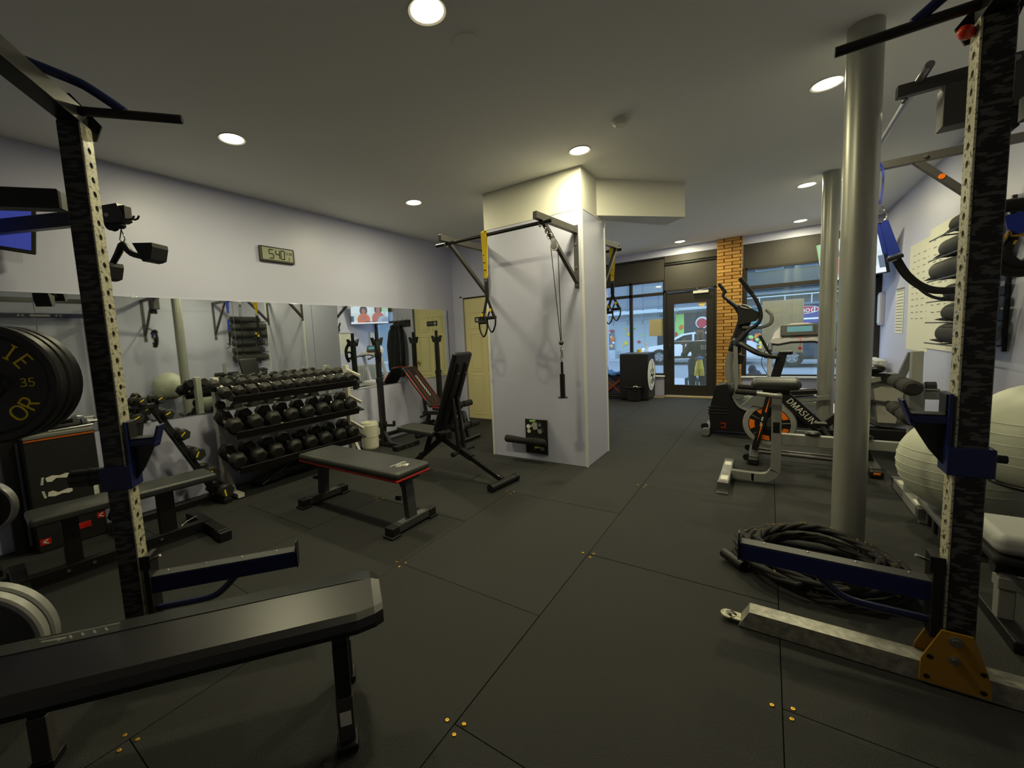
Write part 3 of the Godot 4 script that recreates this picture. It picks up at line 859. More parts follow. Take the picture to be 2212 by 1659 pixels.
func plate(called: String, c: Vector3, R: float, t: float, label: String, kind: String, lettered: bool):   # axis along local z
	var o := thing(called, label, "weight plate", X * c)
	var h := t / 2
	var rub = {"black": mats.black_plastic, "grey": mats.dark_grey, "iron": mats.black_paint}[kind]
	part(o, "disc", mb().lathe([Vector2(0.028, h * 0.55), Vector2(0.075, h * 0.6), Vector2(R * 0.80, h * 0.55), Vector2(R * 0.86, h), Vector2(R * 0.96, h), Vector2(R, h * 0.7), Vector2(R, -h * 0.7), Vector2(R * 0.96, -h), Vector2(R * 0.86, -h), Vector2(R * 0.80, -h * 0.55), Vector2(0.075, -h * 0.6), Vector2(0.028, -h * 0.55)], c, V(0, 0, 1), 48), rub)
	if kind != "black":
		part(o, "rim", mb().lathe([Vector2(R * 0.90, h * 1.01), Vector2(R * 0.97, h * 1.01), Vector2(R * 1.005, h * 0.7), Vector2(R * 1.005, -h * 0.7), Vector2(R * 0.97, -h * 1.01)], c, V(0, 0, 1), 48), mats.silver_paint if kind == "grey" else mats.steel)
	part(o, "hub", mb().lathe([Vector2(0.026, h * 0.9), Vector2(0.05, h * 0.9), Vector2(0.058, h * 0.6)], c, V(0, 0, 1), 32), mats.steel if kind != "black" else mats.black_paint)
	if kind == "grey":
		part(o, "grip_slot", mb().prism(P2([-0.09, 0.10, -0.03, 0.088, 0.04, 0.096, 0.10, 0.125, 0.05, 0.118, -0.05, 0.115]), 0.004, Transform3D(Basis(), c + V(0, 0, h * 0.6))), mats.silver_paint)
	if lettered:
		var bs := Basis(V(1, 0, 0), V(0, 1, 0), V(0, 0, 1))
		part(o, "lettering", mb().text("35", sysfont, 0.03, Transform3D(bs, c + V(0.115, 0.0, h * 0.58 + 0.001)), 0.002), mats.yellow_print)
		var arc := mb()
		for a in [[-0.95, "O"], [-0.62, "R"], [0.62, "E"], [0.95, "I"]]:
			var d := V(cos(a[0]), sin(a[0]), 0)
			arc.text(a[1], sysfont, 0.055, Transform3D(bs * Basis(V(0, 0, 1), a[0] + (PI / 2 if a[0] < 0 else -PI / 2)), c + d * 0.135 + V(0, 0, h * 0.58 + 0.001)), 0.002)
		part(o, "ring_lettering", arc, mats.yellow_print)

# ------------------------------------------------------------------ left side
func bench_pad(th: Node3D, size: Vector3, c: Vector3, mat, r := 0.025) -> MeshInstance3D:
	return part(th, "pad", mb().rbox(c, size, r, 3), mat)

func build_left():
	# foreground bench under the rack: local x runs along the pad
	var F := V(0.600, 0, -0.800)
	var N := V(0.800, 0, 0.600)
	X = Transform3D(Basis(F, V(0, 1, 0), N), V(-1.17, 0, -0.97))
	var b := thing("flat_bench", "large shiny black flat bench in the left foreground, worn at its corner", "weight bench", X * V(-0.6, 0, 0))
	var prof := [[-0.150, 0.398], [-0.158, 0.42], [-0.150, 0.445], [-0.045, 0.466], [0.125, 0.449], [0.148, 0.435], [0.158, 0.41], [0.150, 0.388]]
	var m := mb()
	var secs := [[-1.30, 1.0], [-0.09, 1.0], [-0.03, 0.90], [0.0, 0.72]]
	for i in secs.size() - 1:
		for k in prof.size() - 1:
			var A: Array = secs[i]
			var B: Array = secs[i + 1]
			var drop0: float = 0.006 if i == 2 else 0.0
			var p0 := V(A[0], prof[k][1], prof[k][0] * A[1])
			var p1 := V(A[0], prof[k + 1][1], prof[k + 1][0] * A[1])
			var p2 := V(B[0], prof[k + 1][1] - drop0, prof[k + 1][0] * B[1])
			var p3 := V(B[0], prof[k][1] - drop0, prof[k][0] * B[1])
			var n := (p1 - p0).cross(p3 - p0).normalized()
			if n.dot(V(0, 0.3, 0) + V(0, 0, prof[k][0] + prof[k + 1][0])) < 0:
				n = -n
			m.quad(p0, p1, p2, p3, n)
	for e in [[-1.30, 1.0, -1.0, 0.0], [0.0, 0.72, 1.0, 0.006]]:
		for k in range(1, prof.size() - 1):
			m.tri(V(e[0], prof[0][1] - e[3], prof[0][0] * e[1]), V(e[0], prof[k][1] - e[3], prof[k][0] * e[1]), V(e[0], prof[k + 1][1] - e[3], prof[k + 1][0] * e[1]), V(e[2], 0, 0), V(e[2], 0, 0), V(e[2], 0, 0))
	m.rbox(V(-0.66, 0.392, 0), V(1.27, 0.012, 0.27), 0.002)
	var pad := part(b, "pad", m, mats.vinyl_black)
	part(pad, "seam", mb().tube([V(-1.30, 0.4665, -0.045), V(-0.09, 0.4665, -0.045), V(-0.02, 0.463, -0.04)], 0.0022, 6), mats.black_paint)
	var lg := mb()
	for i in 5:
		var x := -1.02 + 0.032 * i
		lg.bar(V(x, 0.4545, -0.105), V(x + 0.02, 0.4605, -0.075), 0.007, 0.002)
	lg.bar(V(-1.08, 0.4500, -0.125), V(-0.86, 0.4500, -0.125), 0.006, 0.002).bar(V(-1.06, 0.4555, -0.10), V(-0.99, 0.4575, -0.09), 0.012, 0.002)
	part(pad, "worn_logo", lg, mats.print_grey)
	part(b, "frame_rail", mb().rbox(V(-0.66, 0.365, 0), V(1.05, 0.045, 0.05), 0.004), mats.black_paint)
	for x in [-0.15, -1.12]:
		part(b, "cross_rail", mb().rbox(V(x, 0.365, 0), V(0.05, 0.045, 0.29), 0.004), mats.black_paint)
		for s in [-1, 1]:
			var l2 := part(b, "leg", mb().rbox(V(x, 0.19, s * 0.142), V(0.05, 0.34, 0.035), 0.004), mats.black_paint)
			part(l2, "lower_sleeve", mb().rbox(V(x, 0.10, s * 0.142), V(0.055, 0.17, 0.04), 0.004), mats.bracket_grey)
			part(l2, "foot", mb().rbox(V(x, 0.015, s * 0.15), V(0.07, 0.03, 0.07), 0.006), mats.black_plastic)
			if x > -0.5 and s > 0:
				part(l2, "sticker", mb().rbox(V(x, 0.112, s * 0.142 + 0.0207), V(0.036, 0.05, 0.001), 0.0002), mats.print_white)
	# footprint printed box by the wall
	X = Transform3D.IDENTITY
	var fx := -4.16
	var bx := thing("exercise_box", "black box printed with white footprints and red arrows by the left wall", "exercise box", V(-4.27, 0, -0.65))
	part(bx, "body", mb().rbox(V(-4.27, 0.41, -0.65), V(0.22, 0.82, 0.38), 0.008), mats.black_matt)
	part(bx, "top_edge", mb().rbox(V(-4.265, 0.826, -0.65), V(0.235, 0.028, 0.38), 0.006), mats.print_grey)
	part(bx, "stripe", mb().rbox(V(fx + 0.001, 0.803, -0.65), V(0.004, 0.012, 0.37), 0.001), mats.orange)
	for q in [[0.515, 1.0], [0.405, -1.0]]:
		var fp := mb()
		var fr := frame(V(fx + 0.001, q[0], -0.60), V(0, 0, -1), V(0, 1, 0))
		fp.prism(P2([-0.05, -0.018 * q[1], -0.055, 0.012 * q[1], -0.02, 0.022 * q[1], 0.02, 0.012 * q[1], 0.055, 0.020 * q[1], 0.075, 0.012 * q[1], 0.075, -0.008 * q[1], 0.05, -0.014 * q[1], 0.0, -0.002 * q[1], -0.025, -0.022 * q[1]]), 0.002, fr)
		for i in 5:
			fp.rbox(fr * V(-0.068 - 0.002 * i, (0.016 - 0.011 * i) * q[1], 0), V(0.002, 0.008, 0.014), 0.001, 1)
		part(bx, "footprint", fp, mats.print_white)
	for q in [[0.115, -0.67, 0.10], [0.155, -0.81, 0.03], [0.075, -0.50, 0.035]]:
		var ar := part(bx, "red_arrow", mb().rbox(V(fx + 0.001, q[0], q[1]), V(0.003, 0.045, q[2] * 1.6), 0.001), mats.red)
		part(ar, "chevron", mb().bar(V(fx + 0.003, q[0] + 0.014, q[1] - 0.014), V(fx + 0.003, q[0], q[1] + 0.014), 0.002, 0.008).bar(V(fx + 0.003, q[0], q[1] + 0.014), V(fx + 0.003, q[0] - 0.014, q[1] - 0.014), 0.002, 0.008), mats.print_white)
	for q in [0.46, 0.36, 0.26]:
		part(bx, "print_mark", mb().rbox(V(fx + 0.001, q, -0.805), V(0.003, 0.07, 0.03), 0.001), mats.print_white)
	part(bx, "print_line", mb().rbox(V(fx + 0.001, 0.27, -0.66), V(0.003, 0.01, 0.20), 0.001), mats.print_grey)
	# chrome rope handle lying on the box
	var hd := thing("rope_handle", "black rope attachment with chrome fitting on the footprint box", "cable attachment", V(-4.27, 0.84, -0.75))
	part(hd, "rope", mb().tube(smooth_path([V(-4.22, 0.86, -0.52), V(-4.26, 0.862, -0.62), V(-4.24, 0.865, -0.72), V(-4.25, 0.872, -0.80)], 5), 0.018, 8), mats.rope_black)
	part(hd, "fitting", mb().lathe([Vector2(0.0, 0.0), Vector2(0.03, 0.0), Vector2(0.034, 0.03), Vector2(0.026, 0.07), Vector2(0.010, 0.075), Vector2(0.010, 0.14), Vector2(0.0, 0.14)], V(-4.25, 0.875, -0.79), V(0, 0, -1), 14), mats.chrome)
	part(hd, "rod", mb().cyl(V(-4.20, 0.85, -0.60), V(-4.21, 0.855, -0.85), 0.007), mats.chrome)
	# lat pull-down tower at the wall with its arm, cable and handle
	var lt := thing("cable_tower", "black cable tower by the left wall with pulley arm and hanging grip", "cable machine", V(-4.30, 0, -0.40))
	part(lt, "mast", mb().rbox(V(-4.31, 1.25, -0.40), V(0.07, 2.5, 0.07), 0.004), mats.black_paint)
	part(lt, "base", mb().rbox(V(-4.16, 0.02, -0.22), V(0.40, 0.04, 0.10), 0.005), mats.black_paint)
	part(lt, "arm", mb().bar(V(-4.31, 2.255, -0.44), V(-3.25, 2.24, -0.955), 0.05, 0.09), mats.black_paint)
	part(lt, "pulley_bracket", mb().prism(P2([-0.10, 0.055, 0.04, 0.06, 0.085, -0.045, 0.05, -0.055, -0.10, -0.045]), 0.06, frame(V(-3.33, 2.24, -0.917), V(0.9, 0, -0.44), V(0, 1, 0))), mats.dark_grey)
	part(lt, "bolt", mb().cyl(V(-3.35, 2.235, -0.875), V(-3.345, 2.235, -0.87), 0.013, 8), mats.chrome)
	part(lt, "hook", mb().tube([V(-3.28, 2.215, -0.945), V(-3.22, 2.20, -0.975), V(-3.20, 2.205, -0.985), V(-3.19, 2.222, -0.99)], 0.006, 6).tube([V(-3.265, 2.205, -0.915), V(-3.205, 2.19, -0.945), V(-3.185, 2.195, -0.955), V(-3.175, 2.212, -0.96)], 0.006, 6), mats.black_paint)
	part(lt, "pulley", mb().lathe([Vector2(0.0, -0.012), Vector2(0.05, -0.012), Vector2(0.042, 0.0), Vector2(0.05, 0.012), Vector2(0.0, 0.012)], V(-3.36, 2.195, -0.90), V(0.44, 0, 0.9), 20), mats.black_plastic)
	part(lt, "stopper", mb().ball(V(-3.31, 2.172, -0.926), V(0.028, 0.020, 0.028), 12), mats.black_plastic)
	part(lt, "carabiner", mb().tube([V(-3.312, 2.15, -0.926), V(-3.33, 2.09, -0.918), V(-3.312, 2.065, -0.926), V(-3.294, 2.09, -0.935)], 0.0045, 6, false, true), mats.chrome)
	var gr := thing("pulldown_grip", "black V-shaped rubber pull-down grip hanging from the chrome carabiner", "cable attachment", V(-3.31, 1.93, -0.926))
	var ax := V(0.9, 0, -0.44).normalized()
	var gc := V(-3.312, 0, -0.926)
	part(gr, "yoke", mb().tube(smooth_path([gc - ax * 0.115 + V(0, 1.925, 0), gc - ax * 0.05 + V(0, 2.0, 0), gc + V(0, 2.055, 0), gc + ax * 0.05 + V(0, 2.0, 0), gc + ax * 0.14 + V(0, 1.968, 0)], 4), [0.017, 0.017, 0.017, 0.018, 0.019, 0.02, 0.02, 0.022, 0.023, 0.022, 0.02, 0.02, 0.019, 0.018, 0.017, 0.017, 0.017], 8), mats.black_plastic)
	for s in [[1, 0.195, 1.99], [-1, 0.15, 1.905]]:
		part(gr, "grip_pad", mb().prism(P2([-0.07, 0.055, 0.07, 0.045, 0.072, 0.02, 0.05, -0.05, 0.02, -0.058, -0.01, -0.06, -0.045, 0.01]), 0.11, frame(gc + ax * s[0] * s[1] + V(0, s[2], 0), ax, V(0, 1, 0))), mats.black_plastic)
	# blue wall screen
	var sc := thing("wall_screen", "tilted wall screen glowing plain blue at the far left edge", "television", V(-4.30, 2.1, -0.36))
	var sf := frame(V(-4.26, 2.32, -0.36), V(0.10, -0.10, -0.98), V(0.12, 0.98, 0))
	part(sc, "bezel", mb().rbox(sf * V(0, 0, 0), V(0.68, 0.36, 0.03), 0.006, 1, sf.basis), mats.black_plastic)
	part(sc, "screen", mb().rbox(sf * V(0, 0, 0.016), V(0.63, 0.31, 0.003), 0.001, 1, sf.basis), mats.screen_blue)
	part(sc, "wall_mount", mb().bar(V(-4.40, 2.32, -0.36), V(-4.27, 2.32, -0.36), 0.10, 0.10), mats.black_paint)
	build_small_bench()
	build_tower()
	build_dumbbell_rack()

func build_small_bench():
	X = Transform3D(Basis(V(0, 1, 0), -0.05), V(-3.52, 0, -0.80))
	var b := thing("flat_bench", "small dark flat bench with T-foot behind the left rack upright", "weight bench", X.origin)
	part(b, "pad", mb().rbox(V(0, 0.425, -0.05), V(0.27, 0.055, 0.98), 0.02, 3), mats.vinyl_grey)
	part(b, "post", mb().rbox(V(-0.03, 0.24, -0.24), V(0.06, 0.34, 0.10), 0.004), mats.black_paint)
	part(b, "post", mb().rbox(V(-0.03, 0.24, 0.26), V(0.06, 0.34, 0.08), 0.004), mats.black_paint)
	var bm := part(b, "base_beam", mb().rbox(V(0, 0.055, 0.0), V(0.06, 0.06, 1.0), 0.004), mats.black_paint)
	for z in [-0.40, -0.18, 0.0, 0.18, 0.30]:
		part(bm, "bolt", mb().cyl(V(0.03, 0.055, z), V(0.036, 0.055, z), 0.010, 8), mats.chrome)
	part(bm, "pin", mb().tube([V(0.03, 0.10, -0.30), V(0.02, 0.12, -0.34), V(-0.03, 0.12, -0.42), V(0.02, 0.105, -0.42)], 0.005, 6), mats.chrome)
	for z in [-0.48, 0.50]:
		var f := part(b, "foot", mb().rbox(V(0, 0.04, z), V(0.60, 0.07, 0.07), 0.005), mats.black_paint)
		for s in [-1, 1]:
			part(f, "end_cap", mb().rbox(V(s * 0.29, 0.035, z), V(0.11, 0.07, 0.085), 0.008), mats.black_plastic)

func build_tower():
	# A-frame with neoprene dumbbells, their heads facing the room
	X = Transform3D.IDENTITY
	var t := thing("dumbbell_tower", "black A-frame tower holding small yellow-marked dumbbells by the wall", "dumbbell rack", V(-4.17, 0, -1.30))
	var top := [V(-4.17, 0.93, -1.22), V(-4.17, 0.93, -1.14)]
	var bot := [V(-4.12, 0.03, -1.62), V(-4.12, 0.03, -0.95)]
	for i in 2:
		for dx in [-0.05, 0.05]:
			part(t, "rail", mb().bar(top[i] + V(dx, 0, 0), bot[i] + V(dx, 0, 0), 0.035, 0.03, 0.003, V(1, 0, 0)), mats.black_paint)
		part(t, "foot", mb().rbox(bot[i] + V(0.04, -0.005, 0), V(0.32, 0.05, 0.07), 0.006), mats.black_plastic)
	part(t, "top_block", mb().rbox(V(-4.17, 0.945, -1.18), V(0.15, 0.04, 0.14), 0.006), mats.black_plastic)
	part(t, "base_rail", mb().rbox(V(-4.14, 0.04, -1.24), V(0.05, 0.04, 0.74), 0.004), mats.black_paint)
	var proto := make_dumbbell("neoprene", 0.052)
	var words := ["topmost", "second from the top", "third from the top", "fourth from the top", "lowest"]
	for i in 2:
		for k in 5:
			var f := 0.10 + 0.21 * k
			var c: Vector3 = top[i].lerp(bot[i], f) + V(0.03, 0.02, -0.035 if i == 0 else 0.035)
			var s := 0.85 + 0.13 * k
			var o: Node3D = proto if i == 0 and k == 0 else copy(proto, c, "", Basis())
			o.transform = Transform3D(Basis(V(0, 1, 0), PI / 2 * 0) * Basis(V(1, 0, 0), 0.3 * k), c)
			o.scale = V(s, s, s)
			tag(o, "yellow-marked black dumbbell, %s on the %s leg of the A-frame tower" % [words[k], "right" if i == 0 else "left"], "dumbbell", "dumbbells on the A-frame tower")
	for q in [[-1.245, "right"], [-1.12, "left"]]:
		var o := copy(proto, V(-4.15, 0.99, q[0]), "small dumbbell lying on top of the A-frame tower, %s one" % q[1], Basis(V(0, 1, 0), 0.2))
		o.scale = V(0.75, 0.75, 0.75)

func make_dumbbell(kind: String, r: float) -> Node3D:   # axis along x, centre at the origin
	X = Transform3D.IDENTITY
	var o := thing("dumbbell", "", "dumbbell", Vector3.ZERO)
	if kind == "neoprene":
		for s in [-1, 1]:
			var h := part(o, "head", mb().lathe([Vector2(0.0, 0.115), Vector2(r * 0.8, 0.115), Vector2(r, 0.10), Vector2(r, 0.06), Vector2(r * 0.8, 0.045), Vector2(0.0, 0.045)], Vector3.ZERO, V(s, 0, 0), 6), mats.hex_rubber)
			part(h, "mark", mb().rbox(V(s * 0.1165, 0.012, 0.01), V(0.002, 0.010, 0.045), 0.0005, 1, Basis(V(1, 0, 0), 0.5)), mats.yellow_print)
		part(o, "handle", mb().cyl(V(-0.05, 0, 0), V(0.05, 0, 0), 0.017, 10), mats.black_plastic)
	else:
		for s in [-1, 1]:
			part(o, "head", mb().lathe([Vector2(0.0, 0.155), Vector2(r * 0.72, 0.155), Vector2(r * 0.80, 0.15), Vector2(r, 0.125), Vector2(r, 0.075), Vector2(r * 0.80, 0.055), Vector2(0.0, 0.052)], Vector3.ZERO, V(s, 0, 0), 6), mats.hex_rubber)
		part(o, "handle", mb().tube([V(-0.06, 0, 0), V(-0.03, 0, 0), V(0, 0, 0), V(0.03, 0, 0), V(0.06, 0, 0)], [0.0135, 0.0155, 0.0165, 0.0155, 0.0135], 10), mats.chrome)
	return o

func build_dumbbell_rack():
	X = Transform3D.IDENTITY
	var k := thing("dumbbell_rack", "white framed three-tier dumbbell rack against the mirrored wall", "dumbbell rack", V(-4.1, 0, -2.45))
	for z in [-1.73, -3.215]:
		part(k, "post", mb().rbox(V(-4.20, 0.59, z), V(0.07, 1.06, 0.05), 0.004), mats.white_paint)
		var f := part(k, "foot", mb().bar(V(-4.21, 0.03, z - 0.01), V(-3.93, 0.03, z - 0.01), 0.06, 0.04).bar(V(-4.20, 0.28, z - 0.01), V(-4.06, 0.05, z - 0.01), 0.04, 0.012), mats.white_paint)
		for y in [1.02, 0.70, 0.38]:
			part(k, "bracket", mb().bar(V(-4.20, y + 0.05, z), V(-3.95, y - 0.03, z), 0.03, 0.03), mats.white_paint)
	part(k, "knob", mb().cyl(V(-4.165, 0.86, -1.735), V(-4.13, 0.86, -1.735), 0.042, 16), mats.black_plastic)
	var tiers := [[1.02, 12, 0.058, "top"], [0.715, 8, 0.078, "middle"], [0.39, 8, 0.080, "bottom"]]
	var ord := ["first", "second", "third", "fourth", "fifth", "sixth", "seventh", "eighth", "ninth", "tenth", "eleventh", "last"]
	var tilt := -0.30
	var R := Basis(V(0, 0, 1), tilt)
	for t in tiers:
		var y: float = t[0]
		var sh := part(k, "shelf", mb().rbox(V(-4.04, y - t[2] * 0.95, -2.45), V(0.34, 0.012, 1.48), 0.003, 1, R).rbox(V(-3.875, y - t[2] * 0.95 - 0.045, -2.42), V(0.012, 0.075, 1.38), 0.003, 1, R), mats.black_paint)
		var proto: Node3D = null
		for i in t[1]:
			var z: float = lerpf(-1.75 - (0.05 if t[1] == 8 else 0.0), -3.10, float(i) / (t[1] - 1)) + 0.06
			var c := V(-4.03, y, z)
			var lab: String = "black rubber hex dumbbell, %s from the left on the %s tier of the white rack" % [ord[i] if i < t[1] - 1 else "last", t[3]]
			var tw := Basis(V(0, 1, 0), 0.05 * sin(i * 2.3)) * R * Basis(V(1, 0, 0), (0.2 * sin(i * 1.7)))
			if proto == null:
				proto = make_dumbbell("hex", t[2])
				proto.transform = Transform3D(tw, c)
				tag(proto, lab, "dumbbell", "hex dumbbells on the %s tier" % t[3])
			else:
				var o := copy(proto, c, lab, tw)
				var s: float = 0.92 + 0.16 * float(i) / t[1]
				o.transform = Transform3D(tw.scaled_local(V(1.0, s, s)) if t[1] > 8 else tw, c)
	X = Transform3D.IDENTITY
	# rolled black mat under the rack
	var bag := thing("gym_bag", "soft black bag lying on the floor under the dumbbell rack", "bag", V(-4.2, 0, -2.35))
	part(bag, "body", mb().ball(V(-4.20, 0.085, -2.40), V(0.14, 0.085, 0.34), 16).ball(V(-4.14, 0.06, -2.12), V(0.10, 0.06, 0.2), 12), mats.black_matt)
	part(bag, "strap", mb().tube(smooth_path([V(-4.05, 0.03, -2.0), V(-4.04, 0.12, -2.2), V(-4.10, 0.17, -2.4), V(-4.06, 0.05, -2.62)], 5), 0.012, 6), mats.black_plastic)
	# white bin
	var wb := V(-4.25, 0, -3.55)
	var bn := thing("white_bin", "white plastic bin on the floor right of the dumbbell rack", "bin", wb)
	part(bn, "body", mb().lathe([Vector2(0.0, 0.0), Vector2(0.105, 0.0), Vector2(0.112, 0.02), Vector2(0.115, 0.15), Vector2(0.118, 0.16), Vector2(0.118, 0.31), Vector2(0.105, 0.335)], wb, Vector3.UP, 32), mats.bucket_white)
	part(bn, "lid", mb().lathe([Vector2(0.108, 0.333), Vector2(0.104, 0.345), Vector2(0.07, 0.348), Vector2(0.062, 0.335), Vector2(0.0, 0.335)], wb, Vector3.UP, 32), mats.bucket_white)
	# bench press stand: two black posts with hooks
	var st := thing("squat_stand", "tall black squat stand posts in front of the mirror's far end", "squat stand", V(-4.15, 0, -4.3))
	for z in [-3.70, -4.90]:
		var s := 1.0 if z > -4 else -1.0
		var po := part(st, "post", mb().rbox(V(-4.15, 0.45, z), V(0.065, 0.86, 0.065), 0.004), mats.black_paint)
		part(st, "sleeve", mb().rbox(V(-4.15, 1.12, z), V(0.055, 0.60, 0.055), 0.004).rbox(V(-4.15, 0.88, z), V(0.075, 0.06, 0.075), 0.005).rbox(V(-4.15, 1.45, z), V(0.035, 0.14, 0.035), 0.003), mats.black_paint)
		var hk := part(st, "bar_hook", mb().prism(P2([-0.09, 0.05, -0.075, 0.05, -0.05, 0.0, 0.05, 0.0, 0.075, 0.05, 0.09, 0.05, 0.06, -0.05, -0.06, -0.05]), 0.05, frame(V(-4.15, 1.39, z), V(0, 0, 1) if s > 0 else V(1, 0, 0), V(0, 1, 0))), mats.black_plastic)
		part(st, "spotter_hook", mb().rbox(V(-4.15, 0.29, z), V(0.085, 0.08, 0.085), 0.005).bar(V(-4.15, 0.28, z), V(-3.99, 0.28, z - 0.05 * s), 0.03, 0.03).rbox(V(-3.99, 0.305, z - 0.05 * s), V(0.02, 0.07, 0.04), 0.004), mats.black_paint)
		part(st, "foot", mb().rbox(V(-4.06, 0.03, z), V(0.62, 0.06, 0.07), 0.005).rbox(V(-3.80, 0.03, z - 0.06), V(0.09, 0.06, 0.42), 0.006), mats.black_paint)
		for q in [0.0, 0.1]:
			part(st, "bolt", mb().cyl(V(-3.755, 0.03, z - 0.02 - q), V(-3.748, 0.03, z - 0.02 - q), 0.009, 8), mats.chrome)
		part(st, "brace", mb().bar(V(-4.15, 0.22, z), V(-4.02, 0.05, z), 0.05, 0.03), mats.black_paint)
		part(st, "pin", mb().cyl(V(-4.11, 0.86, z), V(-4.04, 0.845, z + 0.02 * s), 0.006, 6), mats.chrome)
	part(st, "strap_belt", mb().tube(smooth_path([V(-4.11, 1.38, -3.66), V(-4.07, 1.30, -3.64), V(-4.06, 1.20, -3.65), V(-4.09, 1.13, -3.66)], 4), 0.022, 8).ring(V(-4.10, 1.22, -3.66), V(1, 0, 0), 0.045, 0.014, 14), mats.black_matt)
	part(st, "cross_tie", mb().rbox(V(-4.30, 0.10, -4.30), V(0.05, 0.05, 1.2), 0.004), mats.black_paint)
# ------------------------------------------------------------------ benches in the middle, column fittings
func build_center():
	X = Transform3D.IDENTITY
	# flat bench with the red underside
	var z := -2.11
	var b := thing("flat_bench", "dark flat bench with red underside and white logo in the middle of the floor", "weight bench", V(-2.70, 0, z))
	var pad := part(b, "pad", mb().rbox(V(-2.67, 0.425, z), V(1.20, 0.06, 0.36), 0.028, 3), mats.vinyl_grey)
	part(pad, "underside", mb().rbox(V(-2.67, 0.392, z), V(1.19, 0.02, 0.35), 0.009, 2), mats.red)
	var lg := mb()
	lg.rbox(V(-2.24, 0.4556, z), V(0.006, 0.001, 0.15), 0.0004).rbox(V(-2.225, 0.4556, z - 0.03), V(0.005, 0.001, 0.10), 0.0004)
	for i in 3:
		lg.ring(V(-2.195 + 0.012 * i, 0.4556, z + 0.035 - 0.028 * i), Vector3.UP, 0.017, 0.0028, 12, 4)
	lg.rbox(V(-2.16, 0.4556, z - 0.02), V(0.02, 0.001, 0.05), 0.0004, 1, Basis(Vector3.UP, 0.5))
	part(pad, "logo", lg, mats.print_white)
	for q in [[-3.17, -3.20, -1], [-2.16, -2.13, 1]]:
		var x0: float = q[0]
		var x1: float = q[1]
		var p := part(b, "post", mb().bar(V(x0, 0.39, z), V(x1, 0.06, z), 0.085, 0.05, 0.004, V(1, 0, 0)), mats.dark_grey)
		part(p, "bracket", mb().rbox(V(x0, 0.375, z), V(0.16, 0.02, 0.13), 0.004).bar(V(x0 - 0.05, 0.365, z), V(x0 + (x1 - x0) * 0.4, 0.27, z), 0.06, 0.05), mats.black_paint)
		part(p, "pull_pin", mb().cyl(V(lerpf(x0, x1, 0.5) - 0.02, 0.20, z + 0.01), V(lerpf(x0, x1, 0.5) - 0.075, 0.20, z + 0.02), 0.008, 10), mats.chrome)
		part(p, "pin_knob", mb().cyl(V(lerpf(x0, x1, 0.5) - 0.065, 0.20, z + 0.018), V(lerpf(x0, x1, 0.5) - 0.105, 0.20, z + 0.026), 0.017, 12), mats.black_plastic)
		var f := part(b, "foot", mb().rbox(V(x1, 0.045, z), V(0.07, 0.055, 0.42), 0.004), mats.dark_grey)
		part(f, "top_plate", mb().rbox(V(x1, 0.074, z), V(0.05, 0.003, 0.26), 0.001), mats.steel)
		for s in [-1, 1]:
			part(f, "end_cap", mb().rbox(V(x1, 0.04, z + s * 0.195), V(0.082, 0.07, 0.075), 0.006).rbox(V(x1, 0.008, z + s * 0.20), V(0.10, 0.016, 0.095), 0.005), mats.black_plastic)
	# adjustable bench, backrest up
	z = -3.14
	var a := thing("adjustable_bench", "black adjustable bench with raised backrest, back turned, left of the column", "weight bench", V(-2.6, 0, z))
	var bd := (V(-2.345, 1.235, z) - V(-2.645, 0.47, z)).normalized()
	var bn := bd.cross(V(0, 0, 1)).normalized()   # towards +x, the back side
	var bb := Basis(bn, bd, V(0, 0, 1))
	var mid := (V(-2.345, 1.235, z) + V(-2.645, 0.47, z)) / 2
	var bp := part(a, "backrest", mb().rbox(mid, V(0.055, 0.82, 0.27), 0.022, 3, bb), mats.vinyl_black)
	for s in [-1, 1]:
		part(bp, "rail", mb().rbox(mid + bn * 0.036 + V(0, 0, s * 0.06) - bd * 0.02, V(0.022, 0.66, 0.03), 0.004, 1, bb), mats.black_matt)
		for k in [0.22, -0.24]:
			part(bp, "bolt", mb().cyl(mid + bn * 0.047 + V(0, 0, s * 0.06) + bd * k, mid + bn * 0.053 + V(0, 0, s * 0.06) + bd * k, 0.007, 8), mats.chrome)
	part(a, "seat", mb().rbox(V(-2.93, 0.445, z), V(0.50, 0.055, 0.26), 0.022, 3, Basis(V(0, 0, 1), -0.04)), mats.vinyl_grey)
	part(a, "hinge", mb().rbox(V(-2.64, 0.41, z), V(0.14, 0.07, 0.10), 0.006).cyl(V(-2.62, 0.42, z - 0.08), V(-2.62, 0.42, z + 0.08), 0.02, 12), mats.black_paint)
	part(a, "rear_leg", mb().bar(V(-2.68, 0.40, z), V(-2.30, 0.22, z), 0.06, 0.06).bar(V(-2.34, 0.236, z), V(-1.97, 0.055, z), 0.045, 0.045), mats.black_paint)
	part(a, "rear_foot", mb().cyl(V(-1.975, 0.035, z + 0.19), V(-1.93, 0.035, z - 0.19), 0.033, 16).cyl(V(-1.977, 0.035, z + 0.20), V(-1.971, 0.035, z + 0.16), 0.037, 16).cyl(V(-1.928, 0.035, z - 0.20), V(-1.934, 0.035, z - 0.16), 0.037, 16), mats.black_plastic)
	for q in [[-2.02, 0.10], [-2.0, 0.09]]:
		part(a, "bolt", mb().ball(V(q[0], q[1], z + 0.012), V(0.008, 0.006, 0.008), 8), mats.chrome)
	part(a, "front_leg", mb().bar(V(-2.66, 0.38, z), V(-3.10, 0.05, z), 0.045, 0.05).bar(V(-2.80, 0.42, z), V(-2.90, 0.20, z), 0.04, 0.04), mats.black_paint)
	part(a, "front_foot", mb().cyl(V(-3.10, 0.03, z + 0.19), V(-3.10, 0.03, z - 0.19), 0.029, 14), mats.black_plastic)
